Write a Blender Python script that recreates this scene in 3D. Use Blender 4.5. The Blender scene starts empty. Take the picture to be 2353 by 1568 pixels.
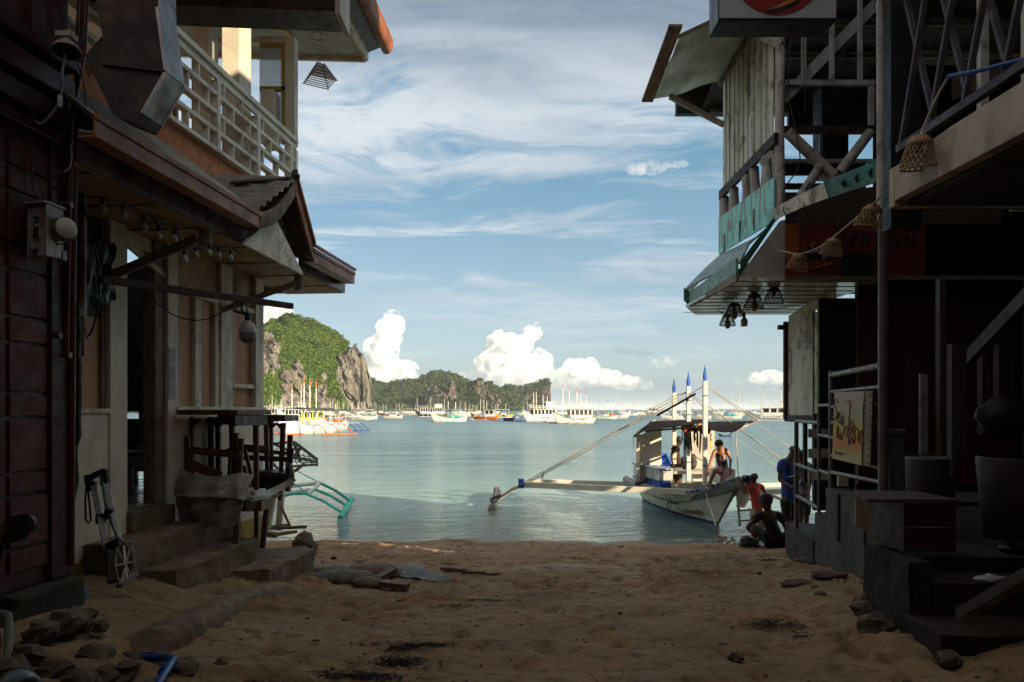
import bpy, math, random
import numpy as np
from mathutils import Vector, Matrix, Quaternion
random.seed(7); np.random.seed(7)
S = bpy.context.scene
COL = S.collection
R = math.radians
# ---------------------------------------------------------------- camera, light, exposure
F, CU, CV, EYE = 1700.0, 1176.5, 942.0, 2.45          # focal length and horizon in 2353-px picture units, eye height over the sea
cam_d = bpy.data.cameras.new('camera'); cam = bpy.data.objects.new('camera', cam_d); COL.objects.link(cam)
cam.location = (0, 0, EYE); cam.rotation_euler = (R(90), 0, 0)
cam_d.sensor_width = 36.0; cam_d.lens = 36.0 * F / 2353.0
cam_d.shift_y = (CV - 784.0) / 2353.0
cam_d.clip_start = 0.05; cam_d.clip_end = 60000
S.camera = cam
SUN_EL = R(21.0)
SUN_DIR = Vector((0.80, -0.60, 0)).normalized() * math.cos(SUN_EL) + Vector((0, 0, math.sin(SUN_EL)))
sl = bpy.data.lights.new('sun', 'SUN'); sl.energy = 5.0; sl.angle = R(0.6); sl.color = (1.0, 0.83, 0.60)
sun = bpy.data.objects.new('sun', sl); COL.objects.link(sun)
sun.rotation_euler = SUN_DIR.to_track_quat('Z', 'Y').to_euler()
sun.location = (20, -20, 30)
S.view_settings.view_transform = 'Standard'; S.view_settings.look = 'None'
S.view_settings.exposure = 1.08; S.view_settings.gamma = 1.0
S.view_settings.use_curve_mapping = False
S.render.engine = 'CYCLES'
S.cycles.use_denoising = True
S.cycles.max_bounces = 10; S.cycles.diffuse_bounces = 3; S.cycles.glossy_bounces = 3
S.cycles.volume_bounces = 8; S.cycles.transparent_max_bounces = 8; S.cycles.transmission_bounces = 4
S.cycles.sample_clamp_indirect = 4.0
S.cycles.caustics_reflective = False; S.cycles.caustics_refractive = False

# ---------------------------------------------------------------- world: Nishita sky with cirrus and cumulus by direction
world = bpy.data.worlds.new('World'); S.world = world; world.use_nodes = True
wt = world.node_tree; wt.nodes.clear()
class NT:
    def __init__(s, t): s.t = t
    def n(s, ty, **kw):
        nd = s.t.nodes.new(ty)
        for k, v in kw.items():
            if k.startswith('i_'):
                key = k[2:]
                key = int(key) if key.isdigit() else key.replace('_', ' ')
                nd.inputs[key].default_value = v
            else: setattr(nd, k, v)
        return nd
    def l(s, a, b): s.t.links.new(a, b)
    def m(s, op, a, b=None, c=None, clamp=False):
        nd = s.t.nodes.new('ShaderNodeMath'); nd.operation = op; nd.use_clamp = clamp
        for i, x in enumerate((a, b, c)):
            if x is None: continue
            if isinstance(x, (int, float)): nd.inputs[i].default_value = x
            else: s.t.links.new(x, nd.inputs[i])
        return nd.outputs[0]
    def v(s, op, a, b=None):
        nd = s.t.nodes.new('ShaderNodeVectorMath'); nd.operation = op
        for i, x in enumerate((a, b)):
            if x is None: continue
            if isinstance(x, (tuple, list)): nd.inputs[i].default_value = x
            else: s.t.links.new(x, nd.inputs[i])
        return nd
    def mix(s, fac, a, b, mode='MIX'):
        nd = s.t.nodes.new('ShaderNodeMix'); nd.data_type = 'RGBA'; nd.blend_type = mode
        for k, x in ((0, fac), (6, a), (7, b)):
            if isinstance(x, (int, float)): nd.inputs[k].default_value = x
            elif isinstance(x, (tuple, list)): nd.inputs[k].default_value = tuple(x) + ((1,) if len(x) == 3 else ())
            else: s.t.links.new(x, nd.inputs[k])
        return nd.outputs[2]
    def ss(s, x, a, b, lo=0.0, hi=1.0):
        nd = s.t.nodes.new('ShaderNodeMapRange'); nd.interpolation_type = 'SMOOTHSTEP'
        nd.inputs[1].default_value = a; nd.inputs[2].default_value = b
        nd.inputs[3].default_value = lo; nd.inputs[4].default_value = hi
        s.t.links.new(x, nd.inputs[0]); return nd.outputs[0]
    def noise(s, vec, scale, detail=4, rough=.5, dist=0.0, lac=2.0, out=0):
        nd = s.t.nodes.new('ShaderNodeTexNoise')
        nd.inputs['Scale'].default_value = scale; nd.inputs['Detail'].default_value = detail
        nd.inputs['Roughness'].default_value = rough; nd.inputs['Distortion'].default_value = dist
        nd.inputs['Lacunarity'].default_value = lac
        if vec is not None: s.t.links.new(vec, nd.inputs['Vector'])
        return nd.outputs[out]

# cumulus puffs: (direction right, direction up, half width, half height) over the focal length
CUM = [(-280, 172, 30, 40), (-270, 198, 24, 34), (-288, 135, 40, 36), (-302, 100, 52, 40), (-290, 70, 52, 30), (-308, 145, 30, 26), (-246, 92, 34, 26), (-317, 72, 40, 26),
       (-30, 150, 34, 32), (-6, 136, 46, 36), (24, 150, 26, 26), (44, 176, 22, 24), (52, 192, 12, 12), (0, 104, 70, 40), (-42, 108, 44, 30), (40, 90, 62, 34), (-92, 78, 40, 16), (60, 112, 36, 26), (10, 70, 80, 26),
       (148, 96, 34, 24), (176, 100, 30, 22), (128, 76, 46, 26), (186, 76, 60, 22), (222, 70, 40, 20), (112, 56, 60, 16), (262, 60, 46, 18), (300, 58, 24, 15),
       (350, 110, 34, 15), (336, 104, 26, 10), (470, 64, 26, 10), (512, 62, 44, 10), (598, 76, 26, 20), (560, 72, 30, 14), (624, 66, 40, 14), (535, 66, 30, 8),
       (-545, 216, 46, 30), (-572, 196, 60, 32), (-520, 190, 26, 16), (-620, 160, 50, 40), (318, 556, 42, 16), (286, 552, 30, 14), (372, 562, 40, 8), (700, 90, 60, 30), (820, 110, 60, 40), (-760, 110, 70, 40), (-900, 140, 60, 40)]
def make_world():
    t = NT(wt)
    tc = t.n('ShaderNodeTexCoord'); D = tc.outputs['Generated']
    sky = t.n('ShaderNodeTexSky', sky_type='NISHITA', sun_disc=False, sun_elevation=SUN_EL,
              sun_rotation=math.atan2(SUN_DIR.x, SUN_DIR.y), altitude=0.0, air_density=1.0, dust_density=1.0, ozone_density=2.0)
    sp = t.n('ShaderNodeSeparateXYZ'); t.l(D, sp.inputs[0])
    x, y, z = sp.outputs
    zc = t.m('MAXIMUM', z, 0.0)
    # base colour: a deeper, greener blue than the bare model, paler to the horizon
    base = t.mix(0.55, sky.outputs[0], t.mix(t.ss(z, 0.0, .38), (4.2, 5.4, 5.9), (1.2, 3.2, 4.6)))
    # cirrus on a high plane
    inv = t.m('DIVIDE', 1.0, t.m('ADD', zc, .10))
    cb = t.n('ShaderNodeCombineXYZ'); t.l(t.m('MULTIPLY', x, inv), cb.inputs[0]); t.l(t.m('MULTIPLY', y, inv), cb.inputs[1])
    pl = cb.outputs[0]
    warp = t.v('MULTIPLY', t.v('SUBTRACT', t.noise(pl, .9, 3, .5, out=1), (.5, .5, .5)).outputs[0], (.9, .9, 0)).outputs[0]
    plw = t.v('ADD', pl, warp).outputs[0]
    st = t.v('MULTIPLY', plw, (.62, 1.25, 1)).outputs[0]
    n1 = t.noise(st, 1.35, 7, .60, .15)
    n2 = t.noise(t.v('MULTIPLY', plw, (.45, 1.3, 1)).outputs[0], 3.6, 6, .68, .5)
    cov = t.m('ADD', t.m('MULTIPLY', n1, .62), t.m('MULTIPLY', n2, .38))
    cov = t.m('ADD', cov, t.ss(z, .24, .50, -.035, .13)); cov = t.m('ADD', cov, t.ss(t.m('ABSOLUTE', t.m('SUBTRACT', z, .13)), .0, .06, .05, 0.0))
    # thicker to the left and at the top, a clear window in the middle
    cmask = t.ss(cov, .435, .575)
    cmask = t.m('MULTIPLY', cmask, t.ss(z, .10, .22, .35, 1.0))
    shade = t.noise(t.v('ADD', st, (3.1, 5.2, 0)).outputs[0], 1.4, 6, .55, .3)
    ccol = t.mix(t.ss(shade, .38, .62), (3.8, 4.6, 5.3), (6.4, 6.7, 7.0))
    ccol = t.mix(t.m('MULTIPLY', t.ss(z, .34, .48), t.ss(z, .52, .60, 1.0, 0.0)), ccol, t.mix(t.ss(shade, .4, .66), (1.6, 2.15, 2.8), (4.2, 4.7, 5.3)))
    ccol = t.mix(t.ss(z, .56, .80), ccol, t.mix(t.ss(shade, .3, .7), (6.2, 5.9, 5.5), (7.6, 7.2, 6.7)))  # bright warm zenith cover above the frame, added to lift the alley's shade
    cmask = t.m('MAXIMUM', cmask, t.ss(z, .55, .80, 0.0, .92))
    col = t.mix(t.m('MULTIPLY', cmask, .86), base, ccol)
    # far grey bank above the sea
    ay = t.m('MAXIMUM', y, .02)
    s_ = t.m('DIVIDE', x, ay); e_ = t.m('DIVIDE', z, ay)
    cb2 = t.n('ShaderNodeCombineXYZ'); t.l(s_, cb2.inputs[0]); t.l(e_, cb2.inputs[1]); P2 = cb2.outputs[0]
    bank = t.noise(t.v('MULTIPLY', P2, (1, 3.2, 1)).outputs[0], 6, 6, .6, .4)
    bk = t.m('MULTIPLY', t.ss(e_, .0, .09, 1.0, 0.0), t.ss(bank, .25, .62, .45, 1.0))
    col = t.mix(t.m('MULTIPLY', bk, .85), col, (2.15, 2.95, 3.5))
    wisp = t.noise(t.v('MULTIPLY', P2, (1, 4.5, 1)).outputs[0], 9, 5, .55, .2)
    wk = t.m('MULTIPLY', t.ss(wisp, .60, .70), t.ss(t.m('ABSOLUTE', t.m('SUBTRACT', e_, .085)), .0, .05, 1.0, 0.0))
    col = t.mix(t.m('MULTIPLY', wk, .55), col, (2.3, 3.0, 3.6))
    below = t.ss(z, -.03, 0.0)
    col = t.mix(below, (1.0, 1.3, 1.5), col)
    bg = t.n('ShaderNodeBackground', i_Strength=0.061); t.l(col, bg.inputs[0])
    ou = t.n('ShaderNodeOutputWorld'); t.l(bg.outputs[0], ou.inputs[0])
make_world()
world.cycles.sampling_method = 'MANUAL'; world.cycles.sample_map_resolution = 1024

# ---------------------------------------------------------------- helpers
def at(u, v, Y):
    """world point seen at picture point (u, v) at distance Y"""
    return Vector(((u - CU) / F * Y, Y, EYE - (v - CV) / F * Y))
def tag(o, label=None, cat=None, group=None, kind=None):
    if label: o['label'] = label
    if cat: o['category'] = cat
    if group: o['group'] = group
    if kind: o['kind'] = kind
    return o
def empty(name, loc, rz=0, label=None, cat=None, group=None):
    o = bpy.data.objects.new(name, None); COL.objects.link(o)
    o.location = loc; o.rotation_euler = (0, 0, rz); o.empty_display_size = .1
    return tag(o, label, cat, group)
def attach(o, parent):
    o.parent = parent
    o.matrix_parent_inverse = (Matrix.Identity(4) if parent.parent else parent.matrix_basis.inverted())
def dup(o, parent=None, top=True):
    c = o.copy(); COL.objects.link(c)
    if not top: c.parent = parent
    for ch in list(o.children): dup(ch, c, False)
    return c
class MB:
    """collects geometry and links it as ONE mesh object"""
    def __init__(s): s.v = []; s.f = []; s.smooth = []
    def add(s, vs, fs, smooth=False):
        b = len(s.v); s.v += [tuple(p) for p in vs]; s.f += [tuple(b + i for i in f) for f in fs]; s.smooth += [smooth] * len(fs); return s
    def hexa(s, c8): return s.add(c8, [(0,3,2,1),(4,5,6,7),(0,1,5,4),(1,2,6,5),(2,3,7,6),(3,0,4,7)])
    def box(s, c, sz, rz=0.0, rot=None):
        hx, hy, hz = sz[0]/2, sz[1]/2, sz[2]/2
        M_ = rot if rot is not None else Matrix.Rotation(rz, 3, 'Z')
        c = Vector(c)
        return s.hexa([c + M_ @ Vector(p) for p in ((-hx,-hy,-hz),(hx,-hy,-hz),(hx,hy,-hz),(-hx,hy,-hz),(-hx,-hy,hz),(hx,-hy,hz),(hx,hy,hz),(-hx,hy,hz))])
    def bar(s, a, b, w, h, up=(0,0,1)):
        a, b = Vector(a), Vector(b); d = (b - a).normalized(); up = Vector(up)
        if abs(d.dot(up)) > .97: up = Vector((0,1,0))
        x = d.cross(up).normalized() * (w/2); y = x.cross(d).normalized() * (h/2)
        return s.hexa([a-x-y, a+x-y, b+x-y, b-x-y, a-x+y, a+x+y, b+x+y, b-x+y])
    def tube(s, pts, r, n=8, cap=True, smooth=True):
        pts = [Vector(p) for p in pts]; k = len(pts)
        rs = r if isinstance(r, (list, tuple)) else [r]*k
        vs = []; prev = None
        for i, p in enumerate(pts):
            d = (pts[min(i+1,k-1)] - pts[max(i-1,0)])
            if d.length < 1e-9: d = Vector((0,0,1))
            d.normalize()
            if prev is None:
                ref = Vector((0,0,1)) if abs(d.z) < .9 else Vector((1,0,0))
                x = d.cross(ref).normalized()
            else:
                x = (prev - d*prev.dot(d))
                x = x.normalized() if x.length > 1e-6 else d.orthogonal().normalized()
            prev = x; y = d.cross(x)
            for j in range(n):
                a = 2*math.pi*j/n; vs.append(p + (x*math.cos(a) + y*math.sin(a))*rs[i])
        fs = [(i*n+j, i*n+(j+1)%n, (i+1)*n+(j+1)%n, (i+1)*n+j) for i in range(k-1) for j in range(n)]
        s.add(vs, fs, smooth)
        if cap: s.add([vs[j] for j in range(n)], [tuple(range(n))[::-1]]); s.add([vs[(k-1)*n+j] for j in range(n)], [tuple(range(n))])
        return s
    def prism(s, poly, ext):
        """closed solid: planar polygon (3-D points) pushed along the vector ext"""
        ext = Vector(ext); poly = [Vector(p) for p in poly]; n = len(poly)
        nrm = Vector((0,0,0))
        for i in range(n): nrm += poly[i].cross(poly[(i+1)%n])
        if nrm.dot(ext) > 0: poly = poly[::-1]
        vs = poly + [p + ext for p in poly]
        return s.add(vs, [tuple(range(n)), tuple(range(2*n-1, n-1, -1))] + [(i, i+n, (i+1)%n+n, (i+1)%n) for i in range(n)])
    def quad(s, a, b, c, d): return s.add([a,b,c,d], [(0,1,2,3)])
    def lathe(s, prof, c, n=16, axis='Z', smooth=True, M_=None):
        vs = []
        for (r, h) in prof:
            for j in range(n):
                a = 2*math.pi*j/n; p = Vector((r*math.cos(a), r*math.sin(a), h))
                if M_ is not None: p = M_ @ p
                vs.append(Vector(c) + p)
        k = len(prof)
        return s.add(vs, [(i*n+j, i*n+(j+1)%n, (i+1)*n+(j+1)%n, (i+1)*n+j) for i in range(k-1) for j in range(n)], smooth)
    def grid(s, rows, smooth=True, closed=False):
        nr, nc = len(rows), len(rows[0])
        vs = [p for r in rows for p in r]
        fs = [(i*nc+j, i*nc+(j+1)%nc, (i+1)*nc+(j+1)%nc, (i+1)*nc+j) for i in range(nr-1) for j in range(nc if closed else nc-1)]
        return s.add(vs, fs, smooth)
    def sheet(s, rows, th=.01):
        """a grid with real thickness"""
        nr, nc = len(rows), len(rows[0])
        P = [[Vector(p) for p in r] for r in rows]
        N = [[None]*nc for _ in range(nr)]
        for i in range(nr):
            for j in range(nc):
                a = P[min(i+1,nr-1)][j] - P[max(i-1,0)][j]; b = P[i][min(j+1,nc-1)] - P[i][max(j-1,0)]
                nn = b.cross(a); N[i][j] = nn.normalized() * th if nn.length > 1e-9 else Vector((0,0,th))
        top = [[P[i][j] + N[i][j]*.5 for j in range(nc)] for i in range(nr)]
        bot = [[P[i][j] - N[i][j]*.5 for j in range(nc)] for i in range(nr)]
        s.grid(top); b = len(s.v); s.grid([r[::-1] for r in bot])
        rim = [(0,j) for j in range(nc)] + [(i,nc-1) for i in range(1,nr)] + [(nr-1,j) for j in range(nc-2,-1,-1)] + [(i,0) for i in range(nr-2,0,-1)]
        m = len(rim)
        s.add([top[i][j] for i,j in rim] + [bot[i][j] for i,j in rim], [(k,(k+1)%m,(k+1)%m+m,k+m) for k in range(m)])
        return s
    def blob(s, c, r, seed=0, n=10, m=7, amp=.15, fr=2.0):
        rr = np.array(r if isinstance(r, (tuple, list, Vector)) else (r, r, r), float)
        th = (math.pi*np.arange(m+1)/m)[:, None]; a = (2*math.pi*np.arange(n)/n)[None, :]
        D = np.stack([np.sin(th)*np.cos(a), np.sin(th)*np.sin(a), np.cos(th)+0*a], -1)
        k = 1 + amp*(fbm(D[...,0]*fr+seed*3.7, D[...,1]*fr+seed, D[...,2]*fr, oct=3)*2-1)
        P = np.array(c, float) + D*rr*k[..., None]; rows = [[Vector(q) for q in row] for row in P]
        return s.grid([r_[::-1] for r_ in rows], closed=True)
    def mesh(s, name):
        me = bpy.data.meshes.new(name); me.from_pydata(s.v, [], s.f); me.polygons.foreach_set('use_smooth', s.smooth); me.update(); return me
    def build(s, name, mat, parent=None, bevel=0, recenter=True):
        if parent is None and recenter and s.v:
            a = np.array(s.v); c = np.array([(a[:,0].min()+a[:,0].max())/2, (a[:,1].min()+a[:,1].max())/2, a[:,2].min()])
            s.v = [tuple(q) for q in (a - c)]
        else: c = (0,0,0)
        me = s.mesh(name); o = bpy.data.objects.new(name, me); COL.objects.link(o); o.location = tuple(c)
        if mat is not None: me.materials.append(mat)
        if parent is not None: attach(o, parent)
        if bevel:
            b = o.modifiers.new('edge', 'BEVEL'); b.width = bevel; b.segments = 2; b.limit_method = 'ANGLE'; b.angle_limit = R(35)
        return o
def hash3(i, j, k, s=0):
    h = (i*374761393 + j*668265263 + k*2147483647 + s*1274126177) & 0xFFFFFFFF
    h = ((h ^ (h >> 13)) * 1274126177) & 0xFFFFFFFF
    h = (h ^ (h >> 16)) & 0xFFFFFFFF
    return h / 4294967295.0
def vn(x, y, z=None, s=0):
    x = np.asarray(x, float); y = np.asarray(y, float); z = np.zeros_like(x) if z is None else np.asarray(z, float)
    xi, yi, zi = np.floor(x).astype(np.int64), np.floor(y).astype(np.int64), np.floor(z).astype(np.int64)
    xf, yf, zf = x-xi, y-yi, z-zi
    q = lambda t: t*t*t*(t*(t*6-15)+10)
    u, v, w = q(xf), q(yf), q(zf)
    r = 0
    for a in (0,1):
        for b in (0,1):
            for c in (0,1):
                r = r + hash3(xi+a, yi+b, zi+c, s) * (u if a else 1-u) * (v if b else 1-v) * (w if c else 1-w)
    return r
def fbm(x, y, z=None, oct=5, gain=.5, s=0):
    x = np.asarray(x, float); y = np.asarray(y, float); z = np.zeros_like(x) if z is None else np.asarray(z, float)
    t = 0; a = 1.0; n = 0.0; f = 1.0
    for o in range(oct): t = t + a*vn(x*f+o*17.3, y*f+o*9.1, z*f+o*5.7, s+o); n += a; a *= gain; f *= 2.03
    return t/n
def sstep(x, a, b):
    t = np.clip((x-a)/(b-a), 0, 1); return t*t*(3-2*t)

# ---------------------------------------------------------------- materials
MATS = {}
def mat(name, c, c2=None, sc=6.0, rough=.75, bump=0.0, bsc=40.0, st=(1,1,1), metal=0.0, spec=.35, stain=None, ssc=3.0, samt=.5, det=6, alpha=None, coat=0.0, lo=.38, hi=.62, sheen=0):
    """procedural paint / wood / metal: two tones mixed by stretched noise, a stain layer, fine relief"""
    if name in MATS: return MATS[name]
    m = bpy.data.materials.new(name); m.use_nodes = True; t = NT(m.node_tree); m.node_tree.nodes.clear()
    b = t.n('ShaderNodeBsdfPrincipled'); o = t.n('ShaderNodeOutputMaterial'); t.l(b.outputs[0], o.inputs[0])
    tc = t.n('ShaderNodeTexCoord'); mp = t.n('ShaderNodeMapping'); mp.inputs['Scale'].default_value = st; t.l(tc.outputs['Object'], mp.inputs[0])
    P = mp.outputs[0]
    c2 = c2 or tuple(x*.72 for x in c)
    n = t.noise(P, sc, det, .6, .3)
    col = t.mix(t.ss(n, lo, hi), c2, c)
    fine = t.noise(P, sc*9, 3, .6)
    col = t.mix(t.ss(fine, .3, .7, .0, .22), col, t.mix(1.0, col, (.55,.55,.55), 'MULTIPLY'))
    if stain:
        s_ = t.noise(tc.outputs['Object'], ssc, 7, .65, .6)
        k = t.ss(s_, .50, .64, 0.0, samt)
        col = t.mix(k, col, stain)
    t.l(col, b.inputs['Base Color'])
    b.inputs['Metallic'].default_value = metal; b.inputs['Specular IOR Level'].default_value = spec
    rn = t.ss(t.noise(P, sc*2.3, 4, .5), .3, .7, max(.03, rough-.12), min(1, rough+.12)); t.l(rn, b.inputs['Roughness'])
    if coat: b.inputs['Coat Weight'].default_value = coat
    if sheen: b.inputs['Sheen Weight'].default_value = sheen
    if bump:
        bn = t.n('ShaderNodeBump', i_Strength=min(1.0, bump), i_Distance=.004*max(1, bump)); t.l(t.noise(P, bsc, 5, .6), bn.inputs['Height']); t.l(bn.outputs[0], b.inputs['Normal'])
    if alpha is not None: b.inputs['Alpha'].default_value = alpha
    MATS[name] = m; return m

# ================================================================ SETTING: sand, sea, islands
def fast_mesh(name, V, Fq, mat, smooth=False, attrs=None, parent=None):
    V = np.asarray(V, np.float32); Fq = np.asarray(Fq, np.int32); k = Fq.shape[1]
    me = bpy.data.meshes.new(name); me.vertices.add(len(V)); me.vertices.foreach_set('co', V.ravel())
    me.loops.add(Fq.size); me.loops.foreach_set('vertex_index', Fq.ravel())
    me.polygons.add(len(Fq)); me.polygons.foreach_set('loop_start', np.arange(0, Fq.size, k, dtype=np.int32))
    me.polygons.foreach_set('loop_total', np.full(len(Fq), k, np.int32))
    me.polygons.foreach_set('use_smooth', np.full(len(Fq), smooth, bool))
    me.update(calc_edges=True)
    for nm, arr in (attrs or {}).items():
        a = me.attributes.new(nm, 'FLOAT', 'POINT'); a.data.foreach_set('value', np.asarray(arr, np.float32).ravel())
    if mat: me.materials.append(mat)
    o = bpy.data.objects.new(name, me); COL.objects.link(o)
    if parent is not None: attach(o, parent)
    return o
def grid_faces(nr, nc):
    i, j = np.meshgrid(np.arange(nr-1), np.arange(nc-1), indexing='ij'); a = (i*nc+j).ravel()
    return np.stack([a, a+1, a+nc+1, a+nc], 1)

SY = [-30, -6, 4, 5, 6, 7, 8, 9, 10, 11, 12, 13, 13.75, 16, 20, 30, 60, 200]
SZ = [1.15, 1.0, .90, .88, .80, .71, .60, .50, .385, .28, .18, .075, 0.0, -.24, -.62, -1.6, -4.5, -9.0]
def sand_base(x, y):
    x = np.asarray(x, float); y = np.asarray(y, float)
    z = np.interp(y, SY, SZ)
    z = z + .30*sstep(-x, 1.6, 3.4)*sstep(11.0-y, 0, 4.5)                   # banked up against the left house
    z = z + .14*sstep(x, 2.0, 3.3)*sstep(10.5-y, 0, 3.0)
    z = z + (fbm(x*.45, y*.45, oct=3, s=3)-.5)*.16*sstep(14.2-y, 0, 2.5)
    z = z + (fbm(x*.55+3, 0*y+1.5, oct=3, s=4)-.5)*.06*sstep(np.abs(y-13.7), 3.0, 0)
    return z
def sand_detail(x, y):
    d = (fbm(x*2.6, y*3.4, oct=4, s=11)-.5)*.066
    rid = 1-np.abs(2*fbm(x*1.9+5, y*5.2, oct=4, s=12)-1)
    d = d + (rid**4)*.055*sstep(fbm(x*.8, y*.8, oct=2, s=14), .45, .62)
    d = d + (fbm(x*11, y*14, oct=3, s=13)-.5)*.018
    rg = np.random.RandomState(3)                                           # footprints
    for _ in range(420):
        fx, fy = rg.uniform(-3.2, 4.2), rg.uniform(3.2, 13.4); a = rg.uniform(-.6, .6); s_ = rg.uniform(.8, 1.25)
        if not ((np.abs(x-fx) < .4) & (np.abs(y-fy) < .4)).any(): continue
        dx, dy = x-fx, y-fy; u_ = (dx*math.cos(a)+dy*math.sin(a))/(.055*s_); v_ = (-dx*math.sin(a)+dy*math.cos(a))/(.13*s_)
        q = u_*u_+v_*v_
        d = d - .036*np.exp(-q*1.2) + .014*np.exp(-(np.sqrt(q)-1.55)**2*4)
    return d * sstep(14.3-y, 0, .9)
ZG = sand_base(*np.meshgrid(np.arange(-12, 14.01, .1), np.arange(-4, 20.01, .1)))
def zs(x, y):
    i = min(max((y+4)/.1, 0), ZG.shape[0]-1.01); j = min(max((x+12)/.1, 0), ZG.shape[1]-1.01); a, b = int(i), int(j); f, g = i-a, j-b
    return float(ZG[a,b]*(1-f)*(1-g)+ZG[a+1,b]*f*(1-g)+ZG[a,b+1]*(1-f)*g+ZG[a+1,b+1]*f*g)

def sand_material():
    m = bpy.data.materials.new('sand'); m.use_nodes = True; t = NT(m.node_tree); m.node_tree.nodes.clear()
    b = t.n('ShaderNodeBsdfPrincipled'); o = t.n('ShaderNodeOutputMaterial'); t.l(b.outputs[0], o.inputs[0])
    g = t.n('ShaderNodeNewGeometry'); P = g.outputs['Position']
    n1 = t.noise(P, 1.1, 6, .6, .4); n2 = t.noise(t.v('MULTIPLY', P, (1, 1.6, 1)).outputs[0], 6.5, 8, .68, .5); n3 = t.noise(P, 260, 2, .6)
    col = t.mix(t.ss(n1, .35, .65), (.215, .135, .074), (.300, .196, .110))
    col = t.mix(t.ss(n2, .48, .62, 0, .70), col, (.080, .052, .031))  # dark damp-sand patches, deepened to imitate the shadows in footprints
    col = t.mix(t.ss(n3, .35, .75, 0, .35), col, (.38, .27, .16))
    sp = t.n('ShaderNodeSeparateXYZ'); t.l(P, sp.inputs[0])
    wet = t.m('MULTIPLY', t.ss(sp.outputs[2], .02, .10, 1.0, 0.0), .55)      # damp at the water's edge
    col = t.mix(wet, col, (.20, .14, .085))
    crust = t.noise(t.v('MULTIPLY', t.v('ADD', P, (0, 0, 0)).outputs[0], (.55, 2.2, 1)).outputs[0], 1.2, 7, .6, .5)
    k = t.m('MULTIPLY', t.ss(crust, .55, .61), t.m('MULTIPLY', t.ss(sp.outputs[1], 7.6, 8.4), t.ss(sp.outputs[1], 10.4, 11.0, 1, 0)))
    k = t.m('MULTIPLY', k, t.ss(sp.outputs[0], -.3, .4))
    col = t.mix(t.m('MULTIPLY', k, .6), col, (.40, .33, .27))               # salt-pale damp patch
    t.l(col, b.inputs['Base Color']); b.inputs['Specular IOR Level'].default_value = .25
    t.l(t.m('SUBTRACT', .92, t.m('MULTIPLY', wet, .9)), b.inputs['Roughness'])
    h = t.m('ADD', t.m('MULTIPLY', t.noise(P, 22, 6, .65, .3), 1.0), t.m('MULTIPLY', n3, .25))
    bn = t.n('ShaderNodeBump', i_Strength=.8, i_Distance=.02); t.l(h, bn.inputs['Height']); t.l(bn.outputs[0], b.inputs['Normal'])
    return m
def make_sand():
    # one sheet: fine where it is close, coarse outwards
    xs = np.concatenate([np.array([-400,-150,-60,-30,-18,-12,-9,-7,-6]), np.arange(-5, 5.6, .04), np.array([6,7,8,10,13,18,30,60,150,400])])
    ys = np.concatenate([np.array([-120,-60,-30,-15,-8,-4,-1,1,2,2.6]), np.arange(3.0, 14.6, .035), np.array([14.8,15.2,16,17,18,20,23,27,32,40,60,100,200])])
    X, Y = np.meshgrid(xs, ys)
    Z = sand_base(X, Y)
    ok = (X > -5.1) & (X < 5.6) & (Y > 2.9) & (Y < 14.7)
    Zd = np.zeros_like(Z); Zd[ok] = sand_detail(X[ok], Y[ok]); Z = Z + Zd
    V = np.stack([X, Y, Z], -1).reshape(-1, 3)
    o = fast_mesh('beach_sand', V, grid_faces(len(ys), len(xs)), sand_material(), True)
    tag(o, 'trodden brown sand sloping between the houses down to the sea', kind='structure')
make_sand()

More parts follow.
